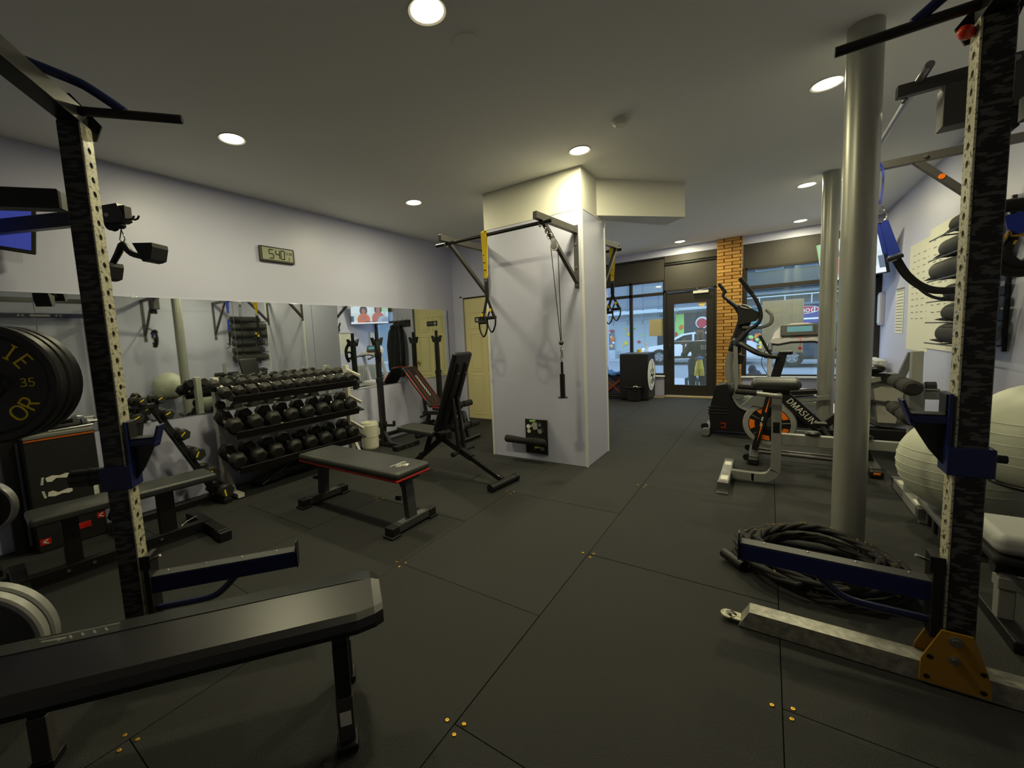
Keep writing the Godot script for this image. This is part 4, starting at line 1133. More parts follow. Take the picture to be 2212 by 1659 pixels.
	part(a, "prop", mb().bar(V(-2.47, 0.80, z + 0.04), V(-2.42, 0.27, z + 0.04), 0.03, 0.035).bar(V(-2.47, 0.80, z - 0.04), V(-2.42, 0.27, z - 0.04), 0.03, 0.035), mats.black_paint)
	part(a, "cross_pin", mb().cyl(V(-2.42, 0.27, z + 0.14), V(-2.42, 0.27, z - 0.20), 0.013, 10), mats.black_plastic)
	part(a, "pin_knob", mb().cyl(V(-2.42, 0.27, z + 0.11), V(-2.42, 0.27, z + 0.15), 0.022, 12), mats.black_plastic)
	part(a, "tag", mb().rbox(V(-2.455, 0.55, z - 0.065), V(0.035, 0.16, 0.003), 0.001, 1, Basis(V(0, 0, 1), 0.12)), mats.print_white)
	part(a, "seat_knob", mb().cyl(V(-2.90, 0.20, z + 0.03), V(-2.90, 0.20, z + 0.08), 0.02, 10), mats.black_plastic)
	# incline bench with red piping at the squat stand
	z = -4.40
	var c := thing("incline_bench", "incline bench with red piping and white lettering between the squat stand posts", "weight bench", V(-3.8, 0, z))
	var i0 := V(-4.30, 0.99, z)
	var i1 := V(-3.80, 0.45, z)
	var id := (i1 - i0).normalized()
	var inn := V(0, 0, 1).cross(id).normalized()
	if inn.y < 0:
		inn = -inn
	var ib := Basis(id, inn, id.cross(inn))
	var im := (i0 + i1) / 2
	var ip := part(c, "backrest", mb().rbox(im, V(0.74, 0.045, 0.28), 0.016, 2, ib), mats.vinyl_black)
	var pp := []
	for k in 24:
		var an := TAU * k / 24.0
		var q := Vector2(cos(an), sin(an))
		var f := minf(0.368 / maxf(absf(q.x), 1e-4), 0.139 / maxf(absf(q.y), 1e-4))
		f = minf(f, 0.385)
		pp.append(im + id * q.x * f + ib.z * q.y * f + inn * 0.012)
	part(ip, "piping", mb().tube(pp, 0.006, 6, false, true), mats.red)
	var il := mb()
	for k in 8:
		il.ring(im + id * (-0.17 + 0.048 * k) + inn * 0.0235, inn, 0.017, 0.0035, 10, 4)
		il.rbox(im + id * (-0.146 + 0.048 * k) + inn * 0.0235, V(0.006, 0.001, 0.035), 0.0004, 1, ib * Basis(V(0, 1, 0), 0.5))
	part(ip, "lettering", il, mats.print_white)
	part(ip, "panel_line", mb().tube([im + id * -0.32 + ib.z * 0.07 + inn * 0.023, im + id * 0.2 + ib.z * 0.07 + inn * 0.023, im + id * 0.33 + ib.z * 0.03 + inn * 0.023], 0.0025, 5).tube([im + id * -0.32 - ib.z * 0.07 + inn * 0.023, im + id * 0.2 - ib.z * 0.07 + inn * 0.023, im + id * 0.33 - ib.z * 0.03 + inn * 0.023], 0.0025, 5), mats.red)
	var st := part(c, "seat", mb().rbox(V(-3.60, 0.43, z), V(0.34, 0.05, 0.28), 0.018, 2), mats.vinyl_black)
	part(st, "piping", mb().tube([V(-3.765, 0.445, z + 0.135), V(-3.435, 0.445, z + 0.135), V(-3.435, 0.445, z - 0.135), V(-3.765, 0.445, z - 0.135)], 0.005, 6, false, true), mats.red)
	part(c, "frame_beam", mb().bar(V(-4.05, 0.33, z), V(-3.36, 0.37, z), 0.05, 0.05).bar(V(-4.05, 0.65, z), V(-4.0, 0.33, z), 0.04, 0.04).bar(V(-3.95, 0.33, z), V(-4.12, 0.26, z), 0.03, 0.03), mats.black_paint)
	part(c, "front_leg", mb().bar(V(-3.36, 0.40, z), V(-3.26, 0.05, z), 0.05, 0.05), mats.black_paint)
	part(c, "rear_leg", mb().bar(V(-3.95, 0.33, z), V(-4.02, 0.05, z), 0.05, 0.05), mats.black_paint)
	for x in [-3.25, -4.02]:
		part(c, "foot", mb().cyl(V(x, 0.032, z + 0.22), V(x, 0.032, z - 0.22), 0.030, 14), mats.black_plastic)
	for q in [[-3.34, 0.49], [-3.24, 0.22]]:
		part(c, "foam_roller", mb().cyl(V(q[0], q[1], z + 0.19), V(q[0], q[1], z + 0.03), 0.042, 16).cyl(V(q[0], q[1], z - 0.03), V(q[0], q[1], z - 0.19), 0.042, 16).cyl(V(q[0], q[1], z + 0.2), V(q[0], q[1], z - 0.2), 0.014, 10), mats.foam)
	part(c, "support_strap", mb().rbox(V(-3.30, 0.30, z - 0.05), V(0.02, 0.2, 0.03), 0.003, 1, Basis(V(0, 0, 1), 0.3)), mats.steel)
	build_brackets()

func suspension(label: String, anchor: Vector3, s: float, web: Material, side: Vector3):
	var o := thing("suspension_trainer", label, "suspension trainer", anchor - V(0, 0.95 * s, 0))
	var n := side.cross(V(0, 1, 0)).normalized()
	var lp := []
	for k in 9:
		var a := PI * k / 8.0
		lp.append(anchor + n * cos(a) * 0.026 + V(0, sin(a) * 0.026 - 0.0, 0))
	var w := part(o, "webbing", mb().strap([anchor + V(0, -0.42, 0) * s + n * 0.004] + lp + [anchor + V(0, -0.40, 0) * s - n * 0.004], side, 0.038, 0.003).strap([anchor + side * 0.035 + V(0, 0.0, 0) + n * 0.028, anchor + side * 0.03 + V(0, -0.2, 0) * s + n * 0.02, anchor + V(0, -0.41, 0) * s], side, 0.036, 0.003), web)
	for k in 5:
		part(w, "stitch_mark", mb().strap([anchor + n * 0.0135 + V(0, -0.06 - 0.07 * k, 0) * s, anchor + n * 0.013 + V(0, -0.065 - 0.07 * k, 0) * s], side, 0.03, 0.012), mats.black_matt)
	part(o, "carabiner", mb().ring(anchor + V(0, -0.435, 0) * s, n, 0.024, 0.005, 14), mats.black_paint)
	part(o, "strap", mb().strap([anchor + V(0, -0.45, 0) * s, anchor + V(0, -0.60, 0) * s], side, 0.045, 0.012).strap([anchor + V(0, -0.60, 0) * s, anchor + side * 0.05 + V(0, -0.72, 0) * s, anchor + side * 0.085 + V(0, -0.80, 0) * s], side, 0.03, 0.006).strap([anchor + V(0, -0.60, 0) * s, anchor - side * 0.04 + V(0, -0.72, 0) * s, anchor - side * 0.07 + V(0, -0.82, 0) * s], side, 0.03, 0.006), mats.black_plastic)
	for q in [[0.045, -0.80, 0.0], [-0.04, -0.84, 0.03]]:
		var c: Vector3 = anchor + side * q[0] + n * q[2] + V(0, q[1], 0) * s
		part(o, "handle_loop", mb().tube(smooth_path([c + V(0, 0.10, 0), c + side * 0.05 + V(0, 0.0, 0), c + side * 0.045 + V(0, -0.08, 0), c + V(0, -0.14, 0), c - side * 0.045 + V(0, -0.08, 0), c - side * 0.05, c + V(0, 0.10, 0)], 4), 0.008, 6), mats.black_plastic)
		part(o, "grip", mb().cyl(c - side * 0.055, c + side * 0.055, 0.017, 12), mats.foam)
		part(o, "tab", mb().rbox(c + V(0, 0.07, 0) + n * 0.01, V(0.022, 0.03, 0.022), 0.003), web)

func pull_bracket(called: String, label: String, tilt: float):   # local: wall at z = 0, arms towards +z, x along the wall
	var o := thing(called, label, "pull-up bar", X * V(-0.52, 1.8, 0))
	for x in [0.0, -1.055]:
		var e := V(x - tilt, 2.385, 0.66)
		part(o, "wall_plate", mb().rbox(V(x, 2.10, 0.006), V(0.045, 0.60, 0.012), 0.003), mats.bracket_grey)
		var a := part(o, "arm", mb().bar(V(x, 2.35, 0.01), e, 0.042, 0.062), mats.bracket_grey)
		part(a, "hole", mb().cyl(e + V(0.018, 0, -0.06), e + V(0.0225, 0, -0.06), 0.014, 10), mats.hole_black)
		part(a, "eye_hook", mb().ring(e + V(0, -0.06, -0.10), V(1, 0, 0), 0.022, 0.005, 12), mats.steel)
		part(o, "brace", mb().bar(V(x - tilt * 0.85, 2.35, 0.53), V(x, 1.86, 0.012), 0.036, 0.036), mats.bracket_grey)
		for y in [1.83, 2.0, 2.22, 2.37]:
			part(o, "bolt", mb().cyl(V(x, y, 0.012), V(x, y, 0.018), 0.010, 8), mats.steel)
	part(o, "bar", mb().cyl(V(-1.18 - tilt, 2.335, 0.565), V(0.06 - tilt * 0.5, 2.335, 0.565), 0.0165, 14), mats.black_paint)

func build_brackets():
	X = Transform3D(Basis(), V(-1.53, 0, -3.984))
	pull_bracket("pull_up_bracket", "dark steel pull-up bar bracketed to the front of the lavender column", 0.11)
	X = Transform3D(Basis(V(1, 0, 0), V(0, 1, 0), V(0, 0, -1)), V(-1.50, 0, -4.656))
	pull_bracket("pull_up_bracket", "pull-up bar on the hidden rear face of the column", 0.0)
	X = Transform3D.IDENTITY
	suspension("yellow suspension trainer hanging on the bar in front of the column", V(-2.225, 2.352, -3.42), 1.0, mats.yellow_web, V(1, 0, 0.2).normalized())
	suspension("yellow suspension trainer behind the column, seen against the shop window", V(-1.56, 2.352, -5.22), 0.9, mats.yellow_web, V(1, 0, 0.2).normalized())
	# pulley cable with loading pin
	var p := thing("pulley_cable", "chrome pulley with thin cable and black loading pin before the column", "cable pulley", V(-1.53, 0.78, -3.50))
	part(p, "eyelet", mb().ring(V(-1.60, 2.27, -3.46), V(1, 0, 0), 0.024, 0.005, 14).ring(V(-1.575, 2.22, -3.47), V(0, 0, 1), 0.022, 0.005, 14), mats.chrome)
	part(p, "sheave", mb().lathe([Vector2(0.0, -0.012), Vector2(0.036, -0.012), Vector2(0.028, 0.0), Vector2(0.036, 0.012), Vector2(0.0, 0.012)], V(-1.545, 2.13, -3.50), V(0.3, 0, 1), 20), mats.steel)
	part(p, "housing", mb().prism(P2([-0.018, 0.06, 0.018, 0.06, 0.026, -0.02, 0.0, -0.035, -0.026, -0.02]), 0.006, Transform3D(Basis(V(0, 1, 0), 0.3), V(-1.545, 2.14, -3.483))), mats.chrome)
	part(p, "cable", mb().cyl(V(-1.578, 2.12, -3.50), V(-1.512, 1.29, -3.50), 0.0035, 6).cyl(V(-1.512, 2.12, -3.50), V(-1.506, 1.29, -3.50), 0.0035, 6), mats.black_plastic)
	part(p, "stopper", mb().ball(V(-1.508, 1.28, -3.50), V(0.022, 0.022, 0.022), 12), mats.dark_grey)
	part(p, "snap_hook", mb().tube([V(-1.508, 1.25, -3.50), V(-1.516, 1.21, -3.50), V(-1.506, 1.18, -3.50), V(-1.516, 1.16, -3.50), V(-1.508, 1.11, -3.50), V(-1.498, 1.15, -3.50), V(-1.50, 1.21, -3.50)], 0.005, 6, false, true), mats.chrome)
	part(p, "loading_pin", mb().cyl(V(-1.508, 1.11, -3.50), V(-1.508, 1.0, -3.50), 0.012, 12).cyl(V(-1.508, 1.0, -3.50), V(-1.508, 0.79, -3.50), 0.023, 16).cyl(V(-1.508, 0.79, -3.50), V(-1.508, 0.782, -3.50), 0.044, 20), mats.black_paint)
	# stickered board with foam foot roller
	var zb := -3.985
	var b := thing("foot_anchor", "black stickered board with foam foot roller low on the column", "foot anchor", V(-2.03, 0.08, zb + 0.01))
	var bo := part(b, "board", mb().rbox(V(-2.03, 0.268, zb + 0.010), V(0.26, 0.375, 0.018), 0.002), mats.black_matt)
	var zf := zb + 0.0195
	for q in [[-2.12, 0.375, 0.024, "sign_white"], [-2.115, 0.325, 0.022, "print_white"], [-1.985, 0.33, 0.026, "vinyl_light"], [-1.985, 0.40, 0.020, "facade_grey"], [-2.08, 0.385, 0.016, "vinyl_light"]]:
		part(bo, "sticker", mb().cyl(V(q[0], q[1], zf), V(q[0], q[1], zf + 0.0012), q[2], 14), mats[q[3]])
	for q in [[-2.04, 0.385, 0.055, 0.08, "beige_plastic"], [-2.07, 0.44, 0.07, 0.02, "sign_green"], [-1.955, 0.35, 0.03, 0.05, "facade_dark"], [-2.02, 0.155, 0.07, 0.03, "fruit_yellow"], [-1.965, 0.14, 0.05, 0.035, "facade_grey"], [-2.13, 0.175, 0.035, 0.02, "facade_grey"], [-2.06, 0.12, 0.05, 0.02, "dark_grey"]]:
		part(bo, "sticker", mb().rbox(V(q[0], q[1], zf), V(q[2], q[3], 0.002), 0.0005, 1, Basis(V(0, 0, 1), 0.12)), mats[q[4]])
	part(b, "foam_roller", mb().tube(smooth_path([V(-2.375, 0.235, zb + 0.09), V(-2.34, 0.235, zb + 0.09), V(-2.25, 0.232, zb + 0.09), V(-2.16, 0.228, zb + 0.09), V(-2.13, 0.228, zb + 0.09)], 3), [0.022, 0.036, 0.040, 0.041, 0.040, 0.039, 0.038, 0.037, 0.036, 0.035, 0.034, 0.033, 0.030], 16).tube([V(-2.13, 0.228, zb + 0.09), V(-2.09, 0.228, zb + 0.09), V(-2.0, 0.228, zb + 0.09), V(-1.92, 0.228, zb + 0.09), V(-1.885, 0.228, zb + 0.09)], [0.034, 0.042, 0.046, 0.044, 0.026], 16), mats.foam)
	part(b, "standoff", mb().cyl(V(-2.03, 0.228, zb), V(-2.03, 0.228, zb + 0.09), 0.016, 10), mats.steel)

# ------------------------------------------------------------------ right wall and its corner
func build_right():
	X = Transform3D(Basis(V(0, 0, -1), V(0, 1, 0), V(-1, 0, 0)), V(XR, 0, -3.03))   # local x runs away along the wall, z into the room
	var o := thing("pull_up_bracket", "long black pull-up bar on two wall brackets at right, over the silver post", "pull-up bar", X * V(0.65, 1.65, 0))
	for x in [0.0, 1.31]:
		part(o, "wall_plate", mb().rbox(V(x, 2.06, 0.006), V(0.05, 0.84, 0.012), 0.003), mats.bracket_grey)
		var a := part(o, "arm", mb().bar(V(x, 2.455, 0.01), V(x, 2.455, 0.93), 0.045, 0.055), mats.bracket_grey)
		part(a, "end_bolt", mb().ball(V(x + 0.0, 2.41, 0.90), V(0.02, 0.014, 0.014), 8), mats.steel)
		part(o, "brace", mb().bar(V(x, 2.44, 0.60), V(x, 1.78, 0.012), 0.038, 0.042), mats.bracket_grey)
		part(o, "bolt", mb().cyl(V(x - 0.026, 2.455, 0.56), V(x - 0.034, 2.455, 0.56), 0.012, 8).cyl(V(x, 1.72, 0.012), V(x, 1.72, 0.02), 0.012, 8), mats.steel)
	part(o, "bar", mb().cyl(V(-0.18, 2.475, 0.855), V(1.40, 2.475, 0.855), 0.0165, 14), mats.steel)
	part(o, "sticker", mb().cyl(V(1.29, 2.30, 0.475), V(1.287, 2.30, 0.475), 0.018, 12), mats.orange)
	var bx := thing("strap_box", "dark grey boxed bracket with dangling straps under the nearer pull-up arm", "bracket", X * V(0.02, 2.1, 0.65))
	part(bx, "box", mb().rbox(V(0.0, 2.325, 0.72), V(0.10, 0.19, 0.12), 0.006), mats.bracket_grey)
	part(bx, "box", mb().rbox(V(0.0, 2.335, 0.585), V(0.10, 0.17, 0.13), 0.006), mats.dark_grey)
	part(bx, "strap", mb().strap([V(0.0, 2.25, 0.52), V(-0.02, 2.19, 0.44), V(0.0, 2.20, 0.36)], V(1, 0, 0), 0.05, 0.006), mats.black_matt)
	part(bx, "strap", mb().strap([V(0.0, 2.25, 0.66), V(0.01, 2.18, 0.68), V(0.0, 2.15, 0.66)], V(1, 0, 0), 0.05, 0.006).rbox(V(0, 2.205, 0.57), V(0.08, 0.09, 0.06), 0.008), mats.black_matt)
	part(bx, "buckle", mb().ring(V(-0.02, 2.16, 0.46), V(1, 0, 0.3), 0.03, 0.006, 12), mats.chrome)
	X = Transform3D.IDENTITY
	# blue suspension trainer swept towards the mats
	var t := thing("suspension_trainer", "blue suspension trainer on the wall bar beside the big silver post", "suspension trainer", V(0.63, 1.5, -4.30))
	part(t, "webbing", mb().strap(smooth_path([V(0.60, 2.43, -4.30), V(0.555, 2.47, -4.30), V(0.575, 2.505, -4.30), V(0.62, 2.49, -4.30), V(0.655, 2.43, -4.30), V(0.66, 2.32, -4.30), V(0.652, 2.18, -4.30)], 4), V(0.1, 0, 1), 0.04, 0.003).strap(smooth_path([V(0.60, 2.43, -4.30), V(0.612, 2.33, -4.30), V(0.645, 2.18, -4.30)], 4), V(0.1, 0, 1), 0.035, 0.003), mats.blue_web)
	part(t, "carabiner", mb().ring(V(0.65, 2.135, -4.30), V(0.2, 0, 1), 0.026, 0.005, 14).ring(V(0.655, 2.085, -4.30), V(0.2, 0, 1), 0.036, 0.007, 14), mats.chrome)
	part(t, "strap", mb().strap([V(0.66, 2.05, -4.30), V(0.70, 1.92, -4.31), V(0.735, 1.81, -4.32)], V(1, 0.3, 0.25), 0.075, 0.006).strap([V(0.64, 2.05, -4.30), V(0.668, 1.92, -4.31), V(0.69, 1.82, -4.32)], V(1, 0.3, 0.25), 0.022, 0.004), mats.blue_web)
	part(t, "buckle", mb().rbox(V(0.745, 1.785, -4.325), V(0.09, 0.03, 0.03), 0.006, 1, Basis(V(0, 0, 1), 0.3)), mats.black_paint)
	part(t, "handle_strap", mb().strap(smooth_path([V(0.755, 1.77, -4.33), V(0.82, 1.65, -4.36), V(0.92, 1.555, -4.40), V(1.05, 1.525, -4.46), V(1.30, 1.535, -4.52)], 5), V(0.5, 0.6, 0.3), 0.05, 0.012).strap(smooth_path([V(0.745, 1.76, -4.33), V(0.86, 1.585, -4.36), V(1.0, 1.47, -4.42), V(1.30, 1.44, -4.50)], 5), V(0.3, 0.8, 0.3), 0.02, 0.006), mats.black_plastic)
	# handles hanging at the right edge
	var h := thing("handle_bundle", "black blue-strapped handles with brass clips hanging at the right edge", "cable attachment", V(0.90, 1.5, -3.02))
	part(h, "grip", mb().tube(smooth_path([V(0.80, 1.80, -3.02), V(0.86, 1.83, -3.02), V(0.95, 1.82, -3.02), V(1.02, 1.78, -3.02)], 3), 0.03, 8), mats.foam)
	part(h, "strap", mb().strap([V(0.90, 1.79, -3.0), V(0.915, 1.70, -3.0)], V(1, 0, 0), 0.07, 0.01).strap([V(0.97, 1.79, -3.0), V(0.98, 1.69, -3.0)], V(1, 0, 0), 0.05, 0.01), mats.blue_web)
	part(h, "loop", mb().tube(smooth_path([V(0.83, 1.79, -3.02), V(0.80, 1.70, -3.02), V(0.82, 1.61, -3.02), V(0.90, 1.535, -3.02), V(1.0, 1.54, -3.02)], 4), 0.026, 8).tube(smooth_path([V(0.90, 1.70, -3.01), V(0.88, 1.62, -3.01), V(0.92, 1.56, -3.01), V(0.98, 1.60, -3.01)], 4), 0.022, 8), mats.black_matt)
	part(h, "clip", mb().tube([V(0.845, 1.66, -2.985), V(0.87, 1.69, -2.985), V(0.878, 1.715, -2.985), V(0.885, 1.69, -2.985), V(0.94, 1.685, -2.985), V(0.955, 1.705, -2.985)], 0.006, 6).bar(V(0.90, 1.67, -2.985), V(0.892, 1.65, -2.985), 0.008, 0.008).bar(V(0.93, 1.67, -2.985), V(0.922, 1.648, -2.985), 0.008, 0.008), mats.brass)
	part(h, "hanger", mb().bar(V(0.92, 1.82, -3.02), V(XR, 1.98, -3.02), 0.02, 0.02), mats.bracket_grey)
	# rolled exercise mats on wire shelves
	var rk := thing("mat_rack", "black wire wall rack holding rolled mats on the right wall", "wall rack", V(XR - 0.05, 1.1, -5.05))
	var ys := [2.11, 1.93, 1.745, 1.56, 1.375, 1.19]
	var zend := [-5.35, -5.55, -5.75, -5.42, -5.40, -5.48]
	for z in [-4.78, -5.30]:
		part(rk, "rail", mb().rbox(V(XR - 0.012, 1.62, z), V(0.024, 1.12, 0.03), 0.003), mats.black_paint)
	for i in 6:
		var y: float = ys[i] - 0.085
		part(rk, "shelf", mb().cyl(V(XR - 0.01, y, -4.78), V(XR - 0.24, y, -4.78), 0.006, 6).cyl(V(XR - 0.01, y, -5.30), V(XR - 0.24, y, -5.30), 0.006, 6).cyl(V(XR - 0.24, y, -4.66), V(XR - 0.24, y, -5.62), 0.006, 6).cyl(V(XR - 0.07, y, -4.66), V(XR - 0.07, y, -5.45), 0.006, 6), mats.black_paint)
		var r := 0.066 + 0.010 * ((i * 7) % 3)
		var m := thing("exercise_mat", "dark grey rolled exercise mat, %s on the right wall's wire rack" % ["topmost one", "second from the top", "third from the top", "fourth from the top", "fifth from the top", "lowest one"][i], "exercise mat", V(XR - 0.155, y, -5.05), "rolled mats on the wire rack")
		var c := V(XR - 0.155, y + 0.006 + r, 0)
		var z1: float = zend[i]
		part(m, "roll", mb().lathe([Vector2(0.0, 0.0), Vector2(r * 0.85, 0.0), Vector2(r, 0.02), Vector2(r, -z1 - 4.66 - 0.10), Vector2(r * 0.8, -z1 - 4.66 - 0.03), Vector2(r * 0.35, -z1 - 4.66), Vector2(0.0, -z1 - 4.66)], c + V(0, 0, -4.62), V(0, 0.0, -1), 24), mats.mat_grey)
		part(m, "flap", mb().prism(P2([0, -0.02, 0.16, -0.01, 0.30, 0.0, 0.0, 0.02]), 0.012, frame(c + V(-r * 0.75, -r * 0.72, z1 + 0.22), V(0, 0, -1), V(-0.6, 0.8, 0))), mats.mat_grey)
	# papers
	var pp := [[-7.50, -6.62, 0.95, 2.22, "large white handwritten paper sheet on the right wall, farther of two", 0.0], [-6.70, -5.62, 1.0, 2.28, "large white handwritten paper sheet behind the rolled mats", 0.006]]
	var rng := RandomNumberGenerator.new()
	rng.seed = 11
	for q in pp:
		var px: float = XR - 0.002 - q[5]
		var pa := thing("wall_paper_sheet", q[4], "paper sheet", V(px, q[2], (q[0] + q[1]) / 2))
		part(pa, "sheet", mb().rbox(V(px, (q[2] + q[3]) / 2, (q[0] + q[1]) / 2), V(0.003, q[3] - q[2], q[1] - q[0]), 0.001), mats.paper)
		var w := mb()
		for r in 11:
			for c in 4:
				var zc: float = q[0] + 0.14 + 0.20 * c + rng.randf() * 0.03
				var yc: float = q[3] - 0.14 - 0.075 * r
				if zc > q[1] - 0.06:
					continue
				w.bar(V(px - 0.002, yc, zc), V(px - 0.002, yc + 0.006 - rng.randf() * 0.01, zc + 0.05 + rng.randf() * 0.06), 0.003, 0.008, 0.0005, V(0, 1, 0))
		part(pa, "handwriting", w, mats.pencil)
	for q in [[-8.10, -7.70, 1.14, 1.75, 14, "narrow white sheet of printed lines on the right wall beyond the large papers"]]:
		var pa := thing("wall_chart", q[5], "chart", V(XR - 0.003, q[2], (q[0] + q[1]) / 2))
		part(pa, "sheet", mb().rbox(V(XR - 0.003, (q[2] + q[3]) / 2, (q[0] + q[1]) / 2), V(0.003, q[3] - q[2], q[1] - q[0]), 0.001), mats.paper)
		var w := mb()
		for r in q[4]:
			w.rbox(V(XR - 0.005, q[2] + 0.04 + r * 0.04, (q[0] + q[1]) / 2), V(0.001, 0.010, (q[1] - q[0]) * 0.85), 0.0003)
		w.rbox(V(XR - 0.005, q[3] - 0.02, (q[0] + q[1]) / 2), V(0.001, 0.03, q[1] - q[0]), 0.0003)
		part(pa, "lines", w, mats.pencil)
	var pn := thing("electric_panel", "white metal electric panel on the right wall under the television", "electric panel", V(XR - 0.03, 1.25, -8.95))
	part(pn, "box", mb().rbox(V(XR - 0.02, 1.50, -8.92), V(0.04, 0.50, 0.24), 0.004), mats.lavender)
	part(pn, "door", mb().rbox(V(XR - 0.044, 1.50, -8.92), V(0.012, 0.44, 0.19), 0.003), mats.white_trim)
	# radiator in the corner
	var ra := thing("radiator", "grey column radiator standing by the right wall near the window", "radiator", V(XR - 0.1, 0, -8.5))
	for k in 11:
		part(ra, "section", mb().rbox(V(XR - 0.11, 0.43, -8.86 + k * 0.065), V(0.12, 0.66, 0.046), 0.02, 2), mats.radiator)
	part(ra, "pipe", mb().cyl(V(XR - 0.11, 0.16, -8.92), V(XR - 0.11, 0.16, -8.12), 0.018).cyl(V(XR - 0.11, 0.70, -8.9), V(XR - 0.11, 0.70, -8.15), 0.018).cyl(V(XR - 0.11, 0.0, -8.84), V(XR - 0.11, 0.15, -8.84), 0.018).cyl(V(XR - 0.11, 0.0, -8.23), V(XR - 0.11, 0.15, -8.23), 0.018), mats.radiator)
	build_tv()
	# balls, bucket, light bench, step
	var b1 := V(0.985, 0.44, -3.70)
	var st := thing("aerobic_step", "grey ribbed step platform on the floor beneath the white exercise ball", "step platform", V(1.02, 0, -3.66))
	part(st, "platform", mb().rbox(V(1.02, 0.115, -3.66), V(0.36, 0.05, 0.62), 0.02, 2), mats.grey_plastic)
	for k in 5:
		part(st, "rib", mb().rbox(V(1.02, 0.05, -3.90 + k * 0.12), V(0.34, 0.09, 0.03), 0.008), mats.dark_grey)
	var e1 := thing("exercise_ball", "large off-white exercise ball left of the right rack upright", "exercise ball", b1 - V(0, 0.30, 0))
	ball_parts(e1, b1, 0.30)
	var b2 := V(1.125, 0.72, -3.22)
	var e2 := thing("exercise_ball", "off-white exercise ball at the right edge above the green-lidded bucket", "exercise ball", b2 - V(0, 0.28, 0))
	ball_parts(e2, b2, 0.28)
	var hr := thing("ball_holder", "black wall ring bracket holding the exercise ball at the right edge", "wall bracket", V(1.2, 0.46, -3.22))
	part(hr, "ring", mb().ring(V(1.125, 0.50, -3.22), Vector3.UP, 0.185, 0.012, 28), mats.black_paint)
	part(hr, "wall_arm", mb().bar(V(1.30, 0.50, -3.22), V(XR, 0.50, -3.22), 0.03, 0.03).rbox(V(XR - 0.006, 0.50, -3.22), V(0.012, 0.14, 0.1), 0.003), mats.black_paint)
	var bk := V(1.275, 0, -4.02)
	var bu := thing("bucket", "white plastic bucket with green lid on the floor by the right wall", "bucket", bk)
	part(bu, "body", mb().lathe([Vector2(0, 0.0), Vector2(0.115, 0.0), Vector2(0.122, 0.01), Vector2(0.137, 0.30), Vector2(0.142, 0.31), Vector2(0.138, 0.32)], bk, Vector3.UP, 32), mats.bucket_white)
	part(bu, "lid", mb().lathe([Vector2(0.145, 0.315), Vector2(0.146, 0.335), Vector2(0.13, 0.34), Vector2(0.0, 0.338)], bk, Vector3.UP, 32), mats.green_lid)
	part(bu, "label", mb().rbox(bk + V(-0.055, 0.19, 0.122), V(0.08, 0.10, 0.004), 0.001, 1, Basis(Vector3.UP, -0.42)), mats.print_grey)
	var wb := thing("flat_bench", "flat bench with pale grey pad behind the right rack upright", "weight bench", V(1.05, 0, -2.66))
	part(wb, "pad", mb().rbox(V(1.09, 0.415, -2.66), V(0.66, 0.085, 0.30), 0.035, 3), mats.vinyl_light)
	part(wb, "pad_base", mb().rbox(V(1.09, 0.345, -2.66), V(0.66, 0.045, 0.29), 0.02, 2), mats.black_matt)
	part(wb, "roller", mb().cyl(V(0.80, 0.275, -2.66), V(1.38, 0.275, -2.66), 0.035, 14), mats.foam)
	part(wb, "frame", mb().rbox(V(1.09, 0.205, -2.66), V(0.56, 0.05, 0.06), 0.004), mats.silver_paint)
	for x in [0.84, 1.33]:
		part(wb, "leg", mb().rbox(V(x, 0.16, -2.66), V(0.05, 0.28, 0.05), 0.004), mats.silver_paint)
		part(wb, "foot", mb().rbox(V(x, 0.025, -2.66), V(0.06, 0.05, 0.40), 0.006), mats.black_plastic)
	X = Transform3D(Basis(V(0, 1, 0), -0.5), V(1.06, 0.225, -2.38))
	plate("weight_plate", Vector3.ZERO, 0.225, 0.05, "black weight plate standing at the bottom right edge", "black", false)
	X = Transform3D.IDENTITY
	build_rope()

func ball_parts(o: Node3D, c: Vector3, r: float):
	part(o, "ball", mb().ball(c, V(r, r, r), 48), mats.ball_white)
	var m := mb()
	for k in 5:
		var y := -0.10 + 0.05 * k
		m.ring(c + V(0, y, 0), Vector3.UP, sqrt(r * r - y * y) + 0.0005, 0.002, 40, 4)
	part(o, "groove_ring", m, mats.ball_white)
	part(o, "valve", mb().cyl(c + V(-r * 0.2, r * 0.93, r * 0.3), c + V(-r * 0.202, r * 0.945, r * 0.305), 0.008, 8), mats.print_white)

